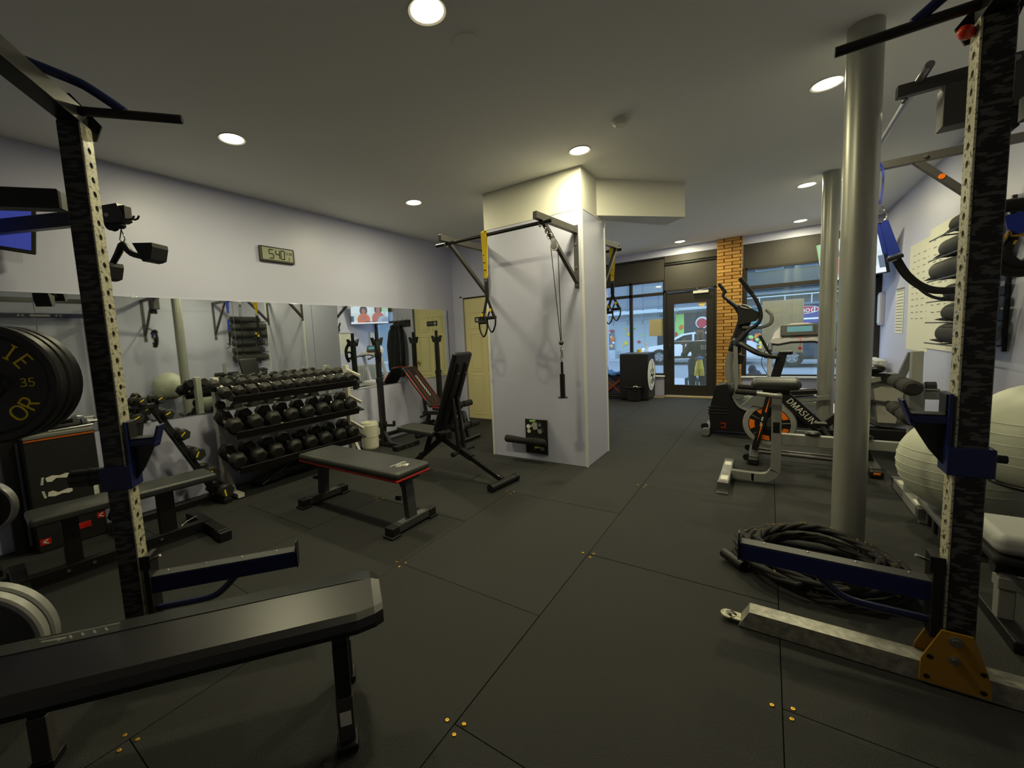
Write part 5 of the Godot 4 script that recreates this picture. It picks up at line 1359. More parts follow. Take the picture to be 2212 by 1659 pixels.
func build_tv():
	var a := V(0.712, 0, -9.0)
	var b := V(1.32, 0, -8.05)
	var along := (b - a).normalized()
	var nrm := V(0, 1, 0).cross(along)
	if nrm.x > 0:
		nrm = -nrm
	var dn := 0.20
	var up := (V(0, 1, 0) - nrm * -dn * -1.0).normalized()
	up = (V(0, 1, 0) + nrm * dn).normalized()
	var w := 1.13
	var h := 0.64
	var base := (a + b) / 2 + V(0, 1.97, 0)
	var f := frame(base + up * h / 2, along, up)
	if f.basis.z.dot(nrm) < 0:
		f = frame(base + up * h / 2, -along, up)
	var o := thing("television", "tilted flat television showing two women, in the corner above the radiator", "television", base)
	part(o, "case", mb().rbox(f * V(0, 0, -0.022), V(w, h, 0.04), 0.008, 1, f.basis), mats.black_plastic)
	var m := mb()
	var q := [f * V(-w / 2 + 0.012, h / 2 - 0.012, 0.0005), f * V(w / 2 - 0.012, h / 2 - 0.012, 0.0005), f * V(w / 2 - 0.012, -h / 2 + 0.018, 0.0005), f * V(-w / 2 + 0.012, -h / 2 + 0.018, 0.0005)]
	m.quad(q[0], q[1], q[2], q[3], f.basis.z)
	var im := Image.create(256, 144, false, Image.FORMAT_RGB8)
	im.fill(Color(0.80, 0.86, 0.86))
	var ell := func(cx: float, cy: float, rx: float, ry: float, c: Color):
		for y in range(maxi(0, int(cy - ry)), mini(144, int(cy + ry) + 1)):
			for x in range(maxi(0, int(cx - rx)), mini(256, int(cx + rx) + 1)):
				if ((x - cx) / rx) ** 2 + ((y - cy) / ry) ** 2 < 1.0:
					im.set_pixel(x, y, c)
	im.fill_rect(Rect2i(0, 0, 90, 60), Color(0.62, 0.80, 0.55))
	im.fill_rect(Rect2i(120, 0, 136, 70), Color(0.86, 0.90, 0.92))
	im.fill_rect(Rect2i(18, 0, 14, 144), Color(0.70, 0.76, 0.80))
	im.fill_rect(Rect2i(0, 118, 256, 26), Color(0.90, 0.93, 0.95))
	for s in [[70.0, 0.0], [170.0, 8.0]]:
		var cx: float = s[0]
		var dy: float = s[1]
		ell.call(cx, 42 + dy, 26, 34, Color(0.16, 0.11, 0.10))
		ell.call(cx, 108 + dy, 44, 46, Color(0.80, 0.40, 0.18) if cx > 100 else Color(0.72, 0.36, 0.26))
		ell.call(cx, 46 + dy, 15, 20, Color(0.62, 0.40, 0.30))
		ell.call(cx - 8, 92 + dy, 9, 18, Color(0.66, 0.42, 0.32))
		ell.call(cx + 10, 92 + dy, 9, 18, Color(0.66, 0.42, 0.32))
	ell.call(30, 128, 46, 40, Color(0.62, 0.68, 0.78))
	ell.call(20, 132, 26, 30, Color(0.52, 0.58, 0.70))
	im.fill_rect(Rect2i(0, 134, 256, 10), Color(0.92, 0.94, 0.96))
	im.fill_rect(Rect2i(94, 126, 68, 5), Color(0.12, 0.12, 0.14))
	im.fill_rect(Rect2i(236, 88, 20, 40), Color(0.20, 0.28, 0.36))
	var tx := ImageTexture.create_from_image(im)
	var sm := M("tv_picture", Color(0.02, 0.02, 0.02), 0.25)
	sm.emission_enabled = true
	sm.emission_texture = tx
	sm.emission = Color.WHITE
	sm.emission_operator = BaseMaterial3D.EMISSION_OP_MULTIPLY
	sm.emission_energy_multiplier = 0.62
	part(o, "screen", m, sm)
	part(o, "mount", mb().bar(f * V(0, 0, -0.04), V(1.40, 2.35, -9.0), 0.06, 0.10), mats.black_paint)
	var l := AreaLight3D.new()
	l.name = "screen_light"
	o.add_child(l, true)
	l.transform = Transform3D(f.basis, f * V(0, 0, 0.012) - base)
	l.area_size = Vector2(1.08, 0.58)
	l.light_color = Color(0.85, 0.92, 1.0)
	l.light_energy = 0.35
	l.area_range = 12.0
	l.area_attenuation = 2.0
	l.shadow_enabled = true

func build_rope():
	var o := thing("battle_rope", "thick black battle rope coiled on the floor at the foot of the silver post", "rope", V(0.22, 0, -2.85))
	var rng := RandomNumberGenerator.new()
	rng.seed = 4
	var path := []
	var n := 150
	for k in n:
		var a := TAU * k / 26.0 + 2.6
		var lv := float(k) / n
		var rx := 0.37 - 0.14 * fmod(lv * 2.0, 1.0) + rng.randf() * 0.012
		var rz := 0.36 - 0.13 * fmod(lv * 2.0, 1.0) + rng.randf() * 0.012
		path.append(V(0.235 + cos(a) * rx, 0.024 + 0.125 * lv + 0.012 * sin(a * 3.0), -2.78 + sin(a) * rz))
	# three strands laid round each other
	for s in 3:
		var st := []
		for k in n:
			var t: Vector3 = (path[mini(k + 1, n - 1)] - path[maxi(k - 1, 0)]).normalized()
			var u := t.cross(Vector3.UP).normalized()
			var w := u.cross(t)
			var an := TAU * (s / 3.0 + k * 0.21)
			st.append(path[k] + (u * cos(an) + w * sin(an)) * 0.011)
		part(o, "strand", mb().tube(st, 0.0135, 7), mats.rope_black)
	var fl := mb()
	for k in range(2, n - 2, 2):
		var t: Vector3 = (path[k + 1] - path[k - 1]).normalized()
		var u := t.cross(Vector3.UP).normalized()
		var c: Vector3 = path[k] + Vector3.UP * 0.0235 + u * 0.004
		fl.bar(c - t * 0.009 - u * 0.006, c + t * 0.009 + u * 0.006, 0.0025, 0.003, 0.001)
	var f := part(o, "fleck", fl, mats.rope_fleck)
	f.set_meta("kind", "stuff")
	part(o, "end_sleeve", mb().cyl(path[n - 1], path[n - 1] + V(-0.05, 0.0, 0.16), 0.028, 14), mats.black_plastic)
	part(o, "end_sleeve", mb().cyl(path[0], path[0] + V(-0.10, 0.006, -0.10), 0.028, 14), mats.black_plastic)
# ------------------------------------------------------------------ machines at right
func build_cardio():
	X = Transform3D.IDENTITY
	build_ab_bench()
	build_spin_bike()
	build_elliptical()
	build_grey_bike()
	build_treadmill()

func build_ab_bench():
	var z := -4.20
	var o := thing("leg_bench", "silver framed leg and ab bench with foam rollers, beside the big silver post", "exercise bench", V(0.28, 0, z))
	for q in [-0.285, 0.862]:
		var f := part(o, "foot", mb().rbox(V(q, 0.045, z), V(0.075, 0.075, 0.66), 0.004), mats.silver_paint)
		for s in [-1, 1]:
			part(f, "end_cap", mb().rbox(V(q, 0.045, z + s * 0.34), V(0.08, 0.085, 0.06), 0.004).rbox(V(q, 0.006, z + s * 0.365), V(0.082, 0.012, 0.09), 0.003), mats.steel)
			part(f, "sticker", mb().rbox(V(q, 0.0835, z + s * 0.22), V(0.05, 0.002, 0.11), 0.0005), mats.print_white)
	part(o, "curved_post", mb().bar(V(-0.25, 0.06, z), V(-0.08, 0.055, z), 0.06, 0.07).strap(smooth_path([V(-0.10, 0.055, z), V(0.0, 0.065, z), V(0.05, 0.11, z), V(0.066, 0.20, z), V(0.066, 0.75, z)], 6), V(0, 0, 1), 0.06, 0.068), mats.silver_paint)
	part(o, "label", mb().rbox(V(0.066, 0.50, z + 0.031), V(0.045, 0.09, 0.001), 0.0003), mats.black_paint)
	part(o, "seat", mb().rbox(V(0.055, 0.865, z), V(0.33, 0.085, 0.30), 0.04, 3), mats.vinyl_grey)
	part(o, "seat_plate", mb().rbox(V(0.06, 0.80, z), V(0.18, 0.05, 0.10), 0.005), mats.black_paint)
	for s in [-1, 1]:
		var zz: float = z + 0.17 * s
		part(o, "handle", mb().tube(smooth_path([V(0.07, 0.785, z + 0.02 * s), V(0.08, 0.785, zz), V(0.0, 0.792, zz), V(-0.09, 0.80, zz)], 4), 0.018, 10), mats.silver_paint)
		part(o, "grip", mb().cyl(V(-0.07, 0.80, zz), V(-0.215, 0.812, zz), 0.022, 12), mats.foam)
	var b := part(o, "beam", mb().rbox(V(0.33, 0.405, z), V(0.50, 0.09, 0.055), 0.004).rbox(V(0.70, 0.41, z), V(0.34, 0.072, 0.045), 0.004), mats.silver_paint)
	part(b, "bolt", mb().cyl(V(0.52, 0.40, z + 0.027), V(0.52, 0.40, z + 0.034), 0.007, 8).cyl(V(0.80, 0.41, z + 0.022), V(0.80, 0.41, z + 0.03), 0.007, 8), mats.dark_grey)
	for x in [0.30, 0.60]:
		part(o, "adjust_knob", mb().lathe([Vector2(0.015, 0.0), Vector2(0.05, 0.006), Vector2(0.054, 0.02), Vector2(0.04, 0.032), Vector2(0.0, 0.035)], V(x, 0.45, z), Vector3.UP, 20), mats.black_plastic)
	var p := part(o, "tall_post", mb().rbox(V(0.856, 0.59, z), V(0.058, 1.04, 0.058), 0.004), mats.silver_paint)
	part(p, "sleeve", mb().rbox(V(0.86, 0.76, z), V(0.085, 0.26, 0.075), 0.012), mats.grey_plastic)
	for y in [0.87, 0.665]:
		part(o, "foam_roller", mb().tube([V(0.80, y, z - 0.25), V(0.80, y, z - 0.24), V(0.80, y, z - 0.05), V(0.80, y, z - 0.04)], [0.035, 0.05, 0.05, 0.035], 18).tube([V(0.80, y, z + 0.04), V(0.80, y, z + 0.05), V(0.80, y, z + 0.22), V(0.80, y, z + 0.23)], [0.035, 0.052, 0.052, 0.035], 18).cyl(V(0.80, y, z - 0.24), V(0.80, y, z + 0.22), 0.016, 10), mats.foam)
	part(o, "side_knob", mb().cyl(V(0.885, 0.86, z), V(0.905, 0.86, z), 0.010, 10).cyl(V(0.905, 0.86, z), V(0.955, 0.86, z), 0.033, 16), mats.black_plastic)
	part(o, "upper_arm", mb().rbox(V(1.03, 0.80, z), V(0.28, 0.06, 0.05), 0.004).rbox(V(0.93, 0.84, z), V(0.08, 0.012, 0.07), 0.003), mats.grey_plastic)

func build_spin_bike():
	var z := -5.0
	var o := thing("spin_bike", "black and orange spin bike with silver flywheel and white lettering DMASUN", "exercise bike", V(0.3, 0, z))
	var c := V(0.02, 0.365, z)
	part(o, "flywheel", mb().lathe([Vector2(0.0, 0.012), Vector2(0.17, 0.012), Vector2(0.175, 0.02), Vector2(0.21, 0.02), Vector2(0.218, 0.012), Vector2(0.218, -0.012), Vector2(0.21, -0.02), Vector2(0.175, -0.02), Vector2(0.17, -0.012), Vector2(0.0, -0.012)], c, V(0, 0, 1), 56), mats.black_paint)
	part(o, "wheel_rim", mb().lathe([Vector2(0.172, 0.0215), Vector2(0.212, 0.0215), Vector2(0.2205, 0.012), Vector2(0.2205, -0.012), Vector2(0.212, -0.0215)], c, V(0, 0, 1), 56), mats.silver_paint)
	for k in 5:
		var a := TAU * k / 5.0 + 0.35
		var pl := PackedVector2Array()
		for j in 5:
			pl.append(Vector2(cos(a + 0.16 * j), sin(a + 0.16 * j)) * 0.165)
		for j in range(4, -1, -1):
			pl.append(Vector2(cos(a + 0.04 + 0.14 * j), sin(a + 0.04 + 0.14 * j)) * 0.12)
		part(o, "wheel_segment", mb().prism(pl, 0.004, Transform3D(Basis(), c + V(0, 0, 0.0145))), mats.orange)
		part(o, "spoke", mb().bar(c + V(cos(a - 0.25) * 0.06, sin(a - 0.25) * 0.06, 0.016), c + V(cos(a - 0.25) * 0.17, sin(a - 0.25) * 0.17, 0.016), 0.006, 0.012), mats.steel)
	part(o, "hub", mb().lathe([Vector2(0.0, 0.055), Vector2(0.02, 0.055), Vector2(0.022, 0.03), Vector2(0.055, 0.028), Vector2(0.06, 0.012)], c, V(0, 0, 1), 24), mats.dark_grey)
	# forks from the foot to the head
	for s in [-1, 1]:
		var zz: float = z + 0.055 * s
		var fk := part(o, "fork", mb().bar(V(-0.095, 0.10, zz), V(0.05, 0.80, zz), 0.022, 0.055, 0.004, V(1, 0, 0)), mats.black_paint)
		part(fk, "stripe", mb().prism(P2([-0.003, 0.11, 0.006, 0.30, -0.008, 0.30]), 0.001, frame(V(-0.095, 0.08, zz + 0.0122 * s), V(0.98, -0.2, 0), V(0.2, 0.98, 0))).prism(P2([-0.006, 0.42, 0.008, 0.42, 0.004, 0.60]), 0.001, frame(V(-0.095, 0.08, zz + 0.0122 * s), V(0.98, -0.2, 0), V(0.2, 0.98, 0))), mats.orange)
		if s > 0:
			var fr := frame(V(-0.040, 0.40, zz + 0.0125), V(0.2, 0.98, 0), V(-0.98, 0.2, 0))
			var tx := mb()
			for k in 7:
				if k != 3:
					tx.rbox(fr * V(-0.045 + 0.014 * k, 0, 0), V(0.009, 0.013, 0.001), 0.0003, 1, fr.basis)
			part(fk, "small_lettering", tx, mats.print_white)
	part(o, "guard", mb().prism(P2([-0.23, 0.52, -0.10, 0.66, 0.06, 0.74, 0.10, 0.60, -0.04, 0.535, -0.12, 0.55]), 0.07, Transform3D(Basis(), V(0, 0, z))), mats.grey_plastic)
	var mf := part(o, "main_frame", mb().bar(V(0.05, 0.74, z), V(0.46, 0.30, z), 0.06, 0.11), mats.black_paint)
	var dir := V(0.41, -0.44, 0).normalized()
	part(mf, "lettering", mb().text("DMASUN", sysfont, 0.052, frame(V(0.265, 0.512, z + 0.0315), dir, V(0.44, 0.41, 0)), 0.002), mats.print_white)
	part(o, "crank_case", mb().rbox(V(0.47, 0.29, z), V(0.20, 0.14, 0.07), 0.02, 2), mats.black_plastic)
	part(o, "crank", mb().bar(V(0.47, 0.29, z + 0.07), V(0.40, 0.42, z + 0.07), 0.015, 0.03).cyl(V(0.47, 0.29, z - 0.08), V(0.47, 0.29, z + 0.08), 0.02).bar(V(0.47, 0.29, z - 0.07), V(0.54, 0.16, z - 0.07), 0.015, 0.03), mats.steel)
	for q in [[0.40, 0.42, 0.13], [0.54, 0.16, -0.13]]:
		part(o, "pedal", mb().rbox(V(q[0], q[1], z + q[2]), V(0.10, 0.03, 0.09), 0.008), mats.black_plastic)
	part(o, "head_post", mb().bar(V(0.055, 0.80, z), V(0.115, 1.06, z), 0.06, 0.075, 0.006, V(1, 0, 0)).rbox(V(0.14, 1.07, z), V(0.11, 0.035, 0.07), 0.01), mats.black_plastic)
	for s in [-1, 1]:
		part(o, "handlebar", mb().tube(smooth_path([V(0.08, 1.03, z + 0.04 * s), V(0.0, 1.045, z + 0.12 * s), V(-0.10, 1.085, z + 0.15 * s), V(-0.20, 1.155, z + 0.13 * s), V(-0.235, 1.175, z + 0.11 * s)], 5), 0.018, 10), mats.black_plastic)
	part(o, "cross_bar", mb().cyl(V(0.01, 1.045, z - 0.14), V(0.01, 1.045, z + 0.14), 0.017, 10), mats.black_plastic)
	part(o, "display", mb().rbox(V(-0.035, 1.175, z), V(0.025, 0.16, 0.10), 0.010, 2, Basis(V(0, 0, 1), 0.42)).bar(V(-0.01, 1.11, z), V(0.03, 1.05, z), 0.03, 0.02), mats.black_plastic)
	part(o, "cable", mb().tube(smooth_path([V(-0.02, 1.10, z + 0.03), V(-0.05, 0.98, z + 0.03), V(0.0, 0.86, z + 0.03), V(0.05, 0.78, z + 0.03)], 5), 0.003, 5), mats.black_plastic)
	part(o, "rear_stay", mb().bar(V(0.40, 0.34, z), V(0.64, 0.60, z), 0.05, 0.06).bar(V(0.62, 0.52, z), V(0.76, 0.07, z), 0.05, 0.06), mats.black_paint)
	part(o, "seat_post", mb().bar(V(0.60, 0.55, z), V(0.66, 0.86, z), 0.045, 0.05, 0.004, V(1, 0, 0)).rbox(V(0.72, 0.86, z), V(0.24, 0.03, 0.03), 0.004), mats.black_paint)
	part(o, "saddle", mb().ball(V(0.77, 0.915, z), V(0.07, 0.04, 0.085), 18).ball(V(0.67, 0.91, z), V(0.10, 0.03, 0.045), 14), mats.vinyl_black)
	part(o, "floor_rail", mb().cyl(V(-0.07, 0.085, z + 0.05), V(0.74, 0.07, z + 0.05), 0.018, 10).cyl(V(-0.07, 0.085, z - 0.05), V(0.74, 0.07, z - 0.05), 0.018, 10), mats.bracket_grey)
	for x in [-0.10, 0.765]:
		var f := part(o, "foot", mb().rbox(V(x, 0.05, z), V(0.09, 0.08, 0.46), 0.02, 2), mats.dark_grey)
		for s in [-1, 1]:
			part(f, "end_cap", mb().rbox(V(x, 0.035, z + 0.24 * s), V(0.095, 0.07, 0.07), 0.02, 2), mats.black_plastic)
			if x > 0:
				part(f, "reflector", mb().rbox(V(x, 0.045, z + 0.2755 * s), V(0.045, 0.018, 0.004), 0.002), mats.orange)
			else:
				part(f, "roller", mb().cyl(V(x - 0.055, 0.06, z + 0.20 * s - 0.015), V(x - 0.055, 0.06, z + 0.20 * s + 0.02), 0.033, 16), mats.black_plastic)

func build_elliptical():
	var z := -6.10
	var o := thing("elliptical_trainer", "black and silver elliptical trainer with tall arm levers before the brick pillar", "elliptical trainer", V(0.0, 0, z))
	var hs := part(o, "housing", mb().prism(P2([-0.58, 0.07, -0.60, 0.30, -0.52, 0.62, -0.42, 0.64, -0.36, 0.46, -0.26, 0.34, -0.02, 0.26, 0.16, 0.12, 0.16, 0.07]), 0.30, Transform3D(Basis(), V(0, 0, z))), mats.black_plastic)
	for y in [0.27, 0.31, 0.35]:
		part(hs, "rib", mb().rbox(V(-0.50, y, z), V(0.22, 0.018, 0.32), 0.006), mats.black_plastic)
	part(hs, "emblem", mb().rbox(V(-0.44, 0.15, z + 0.1515), V(0.055, 0.012, 0.002), 0.0005).rbox(V(-0.42, 0.12, z + 0.1515), V(0.012, 0.05, 0.002), 0.0005).rbox(V(-0.44, 0.095, z + 0.1515), V(0.055, 0.012, 0.002), 0.0005), mats.red)
	part(hs, "trim_curve", mb().strap(smooth_path([V(-0.34, 0.50, z + 0.15), V(-0.27, 0.37, z + 0.15), V(-0.12, 0.31, z + 0.15), V(0.08, 0.24, z + 0.15)], 5), V(0, 0.3, 1), 0.05, 0.03), mats.silver_paint)
	part(hs, "shroud", mb().ball(V(-0.33, 0.55, z + 0.10), V(0.10, 0.11, 0.06), 16), mats.black_plastic)
	part(o, "mast", mb().strap(smooth_path([V(-0.33, 0.55, z), V(-0.39, 0.75, z), V(-0.385, 0.95, z), V(-0.34, 1.05, z)], 5), V(0, 0, 1), 0.07, 0.085), mats.silver_paint)
	part(o, "mast_cap", mb().bar(V(-0.345, 1.02, z), V(-0.21, 1.50, z), 0.09, 0.14, 0.02).ball(V(-0.315, 1.13, z + 0.06), V(0.07, 0.08, 0.06), 16).ball(V(-0.315, 1.13, z - 0.06), V(0.07, 0.08, 0.06), 16), mats.black_plastic)
	part(o, "bottle_holder", mb().prism(P2([-0.35, 1.01, -0.22, 0.99, -0.24, 0.89, -0.33, 0.88]), 0.10, Transform3D(Basis(), V(0, 0, z + 0.08))), mats.black_plastic)
	var cn := part(o, "console", mb().prism(P2([-0.30, 1.36, -0.12, 1.40, -0.06, 1.48, -0.22, 1.58, -0.30, 1.60]), 0.28, Transform3D(Basis(), V(0, 0, z))), mats.black_plastic)
	part(cn, "console_ring", mb().ring(V(-0.23, 1.575, z + 0.10), V(0.4, 0.9, 0.3), 0.06, 0.008, 18), mats.silver_paint)
	part(o, "fixed_handle", mb().tube(smooth_path([V(-0.25, 1.33, z + 0.08), V(-0.08, 1.32, z + 0.16), V(0.02, 1.36, z + 0.18), V(0.03, 1.45, z + 0.16), V(-0.02, 1.52, z + 0.12)], 5), 0.019, 10), mats.grey_plastic)
	for s in [-1, 1]:
		var zz: float = z + 0.17 * s
		var d := 0.0 if s < 0 else 1.0
		if s < 0:
			part(o, "arm_lever", mb().tube(smooth_path([V(-0.33, 1.13, zz), V(-0.28, 1.40, zz), V(-0.34, 1.58, zz), V(-0.43, 1.69, zz), V(-0.475, 1.74, zz), V(-0.465, 1.80, zz), V(-0.52, 1.90, zz)], 5), 0.019, 10), mats.black_plastic)
			part(o, "lever_grip", mb().bar(V(-0.445, 1.775, zz), V(-0.525, 1.905, zz), 0.035, 0.04, 0.01), mats.foam)
			part(o, "lever_sleeve", mb().cyl(V(-0.26, 1.52, zz), V(-0.42, 1.68, zz), 0.026, 12), mats.black_plastic)
		else:
			part(o, "arm_lever", mb().tube(smooth_path([V(-0.32, 1.13, zz), V(-0.20, 1.28, zz), V(-0.09, 1.38, zz), V(-0.075, 1.50, zz), V(-0.12, 1.64, zz), V(-0.20, 1.78, zz), V(-0.27, 1.90, zz)], 5), 0.021, 10), mats.black_plastic)
			part(o, "lever_grip", mb().cyl(V(-0.16, 1.72, zz), V(-0.28, 1.91, zz), 0.026, 12), mats.foam)
			part(o, "lever_sleeve", mb().cyl(V(-0.32, 1.12, zz), V(-0.21, 1.27, zz), 0.034, 12), mats.black_plastic)
		part(o, "lower_lever", mb().bar(V(-0.32, 1.12, zz), V(-0.30, 0.52, zz), 0.03, 0.045, 0.008, V(1, 0, 0)), mats.silver_paint)
		part(o, "pivot", mb().cyl(V(-0.28, 0.52, zz - 0.03), V(-0.28, 0.52, zz + 0.03), 0.055, 20), mats.grey_plastic)
		part(o, "pedal_arm", mb().bar(V(-0.30, 0.48, zz), V(0.10, 0.385 + 0.06 * s, zz), 0.035, 0.05).bar(V(0.10, 0.385 + 0.06 * s, zz), V(0.56, 0.46 + 0.06 * s, zz), 0.035, 0.05), mats.silver_paint)
		var pd := part(o, "pedal", mb().rbox(V(0.27, 0.50 + 0.05 * s, zz), V(0.36, 0.02, 0.13), 0.008, 1, Basis(V(0, 0, 1), 0.10)).rbox(V(0.27, 0.52 + 0.05 * s, zz + 0.06), V(0.36, 0.04, 0.012), 0.005, 1, Basis(V(0, 0, 1), 0.10)).rbox(V(0.27, 0.52 + 0.05 * s, zz - 0.06), V(0.36, 0.04, 0.012), 0.005, 1, Basis(V(0, 0, 1), 0.10)), mats.black_plastic)
		for k in 4:
			part(pd, "tread_bar", mb().rbox(V(0.15 + 0.07 * k, 0.502 + 0.007 * k + 0.05 * s, zz), V(0.03, 0.018, 0.10), 0.004), mats.silver_paint)
	part(o, "front_foot", mb().bar(V(-0.62, 0.06, z + 0.27), V(-0.62, 0.06, z - 0.27), 0.07, 0.05).cyl(V(-0.62, 0.05, z + 0.30), V(-0.62, 0.05, z + 0.22), 0.045, 16).cyl(V(-0.62, 0.05, z - 0.30), V(-0.62, 0.05, z - 0.22), 0.045, 16), mats.grey_plastic)
	part(o, "transport_wheel", mb().cyl(V(-0.645, 0.10, z + 0.12), V(-0.645, 0.10, z + 0.18), 0.04, 16), mats.black_plastic)
	part(o, "base_rail", mb().bar(V(-0.62, 0.06, z + 0.05), V(0.60, 0.075, z + 0.05), 0.05, 0.06), mats.grey_plastic)
	part(o, "rear_foot", mb().bar(V(0.60, 0.04, z + 0.25), V(0.60, 0.04, z - 0.25), 0.07, 0.06), mats.grey_plastic)

func build_grey_bike():
	var z := -5.85
	var c := V(0.99, 0.50, z)
	var o := thing("upright_bike", "grey exercise bike with round housing and pale inset behind the leg bench", "exercise bike", V(0.99, 0, z))
	part(o, "housing", mb().lathe([Vector2(0.0, 0.09), Vector2(0.20, 0.09), Vector2(0.245, 0.07), Vector2(0.26, 0.03), Vector2(0.26, -0.03), Vector2(0.245, -0.07), Vector2(0.2, -0.09), Vector2(0.0, -0.09)], c, V(0, 0, 1), 48), mats.grey_plastic)
	part(o, "inset", mb().prism(P2([-0.07, -0.20, 0.06, -0.20, 0.115, 0.16, 0.04, 0.18, -0.05, 0.17, -0.11, 0.14]), 0.012, Transform3D(Basis(), c + V(0, 0, 0.092))), mats.beige_plastic)
	part(o, "seam", mb().ring(c + V(0, 0, 0.072), V(0, 0, 1), 0.247, 0.004, 40), mats.dark_grey)
	part(o, "top_arm", mb().bar(V(0.74, 0.70, z + 0.12), V(0.98, 0.775, z + 0.12), 0.04, 0.055), mats.silver_paint)
	part(o, "arm_shroud", mb().prism(P2([0.92, 0.80, 1.05, 0.80, 1.20, 0.66, 1.22, 0.40, 1.12, 0.42, 1.10, 0.62, 1.0, 0.70, 0.92, 0.72]), 0.14, Transform3D(Basis(), V(0, 0, z + 0.04))), mats.grey_plastic)
	part(o, "pivot_cap", mb().cyl(V(0.965, 0.76, z + 0.11), V(0.965, 0.76, z + 0.15), 0.045, 18), mats.black_plastic)
	part(o, "crank", mb().bar(c + V(0, 0, 0.11), c + V(-0.18, 0.03, 0.11), 0.02, 0.03).cyl(c + V(0, 0, 0.09), c + V(0, 0, 0.125), 0.03), mats.dark_grey)
	part(o, "pedal", mb().rbox(c + V(-0.18, 0.03, 0.17), V(0.10, 0.03, 0.09), 0.008), mats.black_plastic)
	part(o, "post", mb().bar(V(1.06, 0.66, z), V(1.16, 1.0, z), 0.05, 0.06, 0.004, V(1, 0, 0)), mats.grey_plastic)
	part(o, "base", mb().rbox(V(0.98, 0.14, z), V(0.50, 0.20, 0.16), 0.03, 2), mats.black_plastic)
	for x in [0.76, 1.22]:
		part(o, "foot", mb().rbox(V(x, 0.035, z), V(0.08, 0.07, 0.46), 0.015), mats.dark_grey)

func build_treadmill():
	var z := -8.05
	var o := thing("treadmill", "white treadmill with glowing blue console facing the room, by the window", "treadmill", V(0.38, 0, -7.5))
	var hood := part(o, "console_body", mb().prism(P2([-0.33, 0.0, -0.30, 0.10, -0.22, 0.19, -0.08, 0.235, 0.10, 0.235, 0.24, 0.19, 0.32, 0.10, 0.35, 0.0]), 0.10, frame(V(0.38, 1.11, z), V(1, 0, 0), V(0, 0.94, -0.34))), mats.tread_white)
	var fr := frame(V(0.385, 1.235, z + 0.045), V(1, 0, 0), V(0, 0.94, -0.34))
	var bz := part(o, "display_case", mb().rbox(fr * V(0, 0, 0), V(0.46, 0.185, 0.07), 0.02, 2, fr.basis), mats.dark_grey)
	part(bz, "display_recess", mb().rbox(fr * V(0, 0.01, 0.034), V(0.38, 0.125, 0.006), 0.002, 1, fr.basis), mats.black_plastic)
	part(bz, "screen", mb().rbox(fr * V(0.0, 0.012, 0.0365), V(0.30, 0.085, 0.004), 0.001, 1, fr.basis), mats.lcd_blue)
	part(o, "tray", mb().prism(P2([-0.36, 0.02, -0.34, 0.075, 0.36, 0.075, 0.38, 0.02, 0.28, -0.01, 0.16, 0.02, -0.10, 0.02, -0.26, -0.01]), 0.20, frame(V(0.385, 1.05, z + 0.12), V(1, 0, 0), V(0, 1, 0))), mats.tread_white)
	part(o, "tray_edge", mb().strap([V(0.05, 1.045, z + 0.215), V(0.13, 1.035, z + 0.225), V(0.28, 1.066, z + 0.23), V(0.54, 1.066, z + 0.23), V(0.66, 1.035, z + 0.225), V(0.75, 1.05, z + 0.215)], V(0, 0, 1), 0.05, 0.03), mats.black_plastic)
	for q in [[0.14, 0.13], [0.385, 0.22], [0.63, 0.13]]:
		part(o, "cup_recess", mb().rbox(V(q[0], 1.127, z + 0.14), V(q[1], 0.006, 0.09), 0.003), mats.black_plastic)
	part(o, "stop_key", mb().rbox(V(0.385, 1.13, z + 0.20), V(0.05, 0.014, 0.035), 0.005).tube(smooth_path([V(0.385, 1.12, z + 0.235), V(0.39, 1.06, z + 0.25), V(0.38, 0.99, z + 0.25)], 4), 0.003, 5).rbox(V(0.385, 0.975, z + 0.25), V(0.04, 0.035, 0.012), 0.005), mats.red)
	for s in [-1, 1]:
		var x: float = 0.385 + 0.36 * s
		part(o, "mast", mb().bar(V(x, 1.05, z + 0.10), V(x, 0.18, z - 0.12), 0.07, 0.09, 0.012, V(0, 0, 1)), mats.tread_white)
		part(o, "hand_rail", mb().tube(smooth_path([V(x, 1.05, z + 0.12), V(x, 1.04, z + 0.30), V(x, 0.96, z + 0.55)], 4), 0.025, 10), mats.dark_grey)
		part(o, "side_rail", mb().rbox(V(0.385 + 0.33 * s, 0.19, z + 0.62), V(0.10, 0.06, 1.45), 0.02, 2), mats.tread_white)
		part(o, "rear_foot", mb().rbox(V(0.385 + 0.33 * s, 0.07, z + 1.25), V(0.08, 0.14, 0.12), 0.015), mats.black_plastic)
		part(o, "front_foot", mb().rbox(V(0.385 + 0.33 * s, 0.06, z - 0.05), V(0.08, 0.12, 0.20), 0.015), mats.black_plastic)
	part(o, "motor_cover", mb().rbox(V(0.385, 0.235, z + 0.02), V(0.70, 0.19, 0.40), 0.06, 3), mats.tread_white)
	part(o, "belt", mb().rbox(V(0.385, 0.17, z + 0.72), V(0.56, 0.05, 1.25), 0.02, 2), mats.black_matt)
	part(o, "accent", mb().rbox(V(0.436 + 0.33, 0.165, z + 0.70), V(0.006, 0.012, 0.9), 0.002), mats.orange)

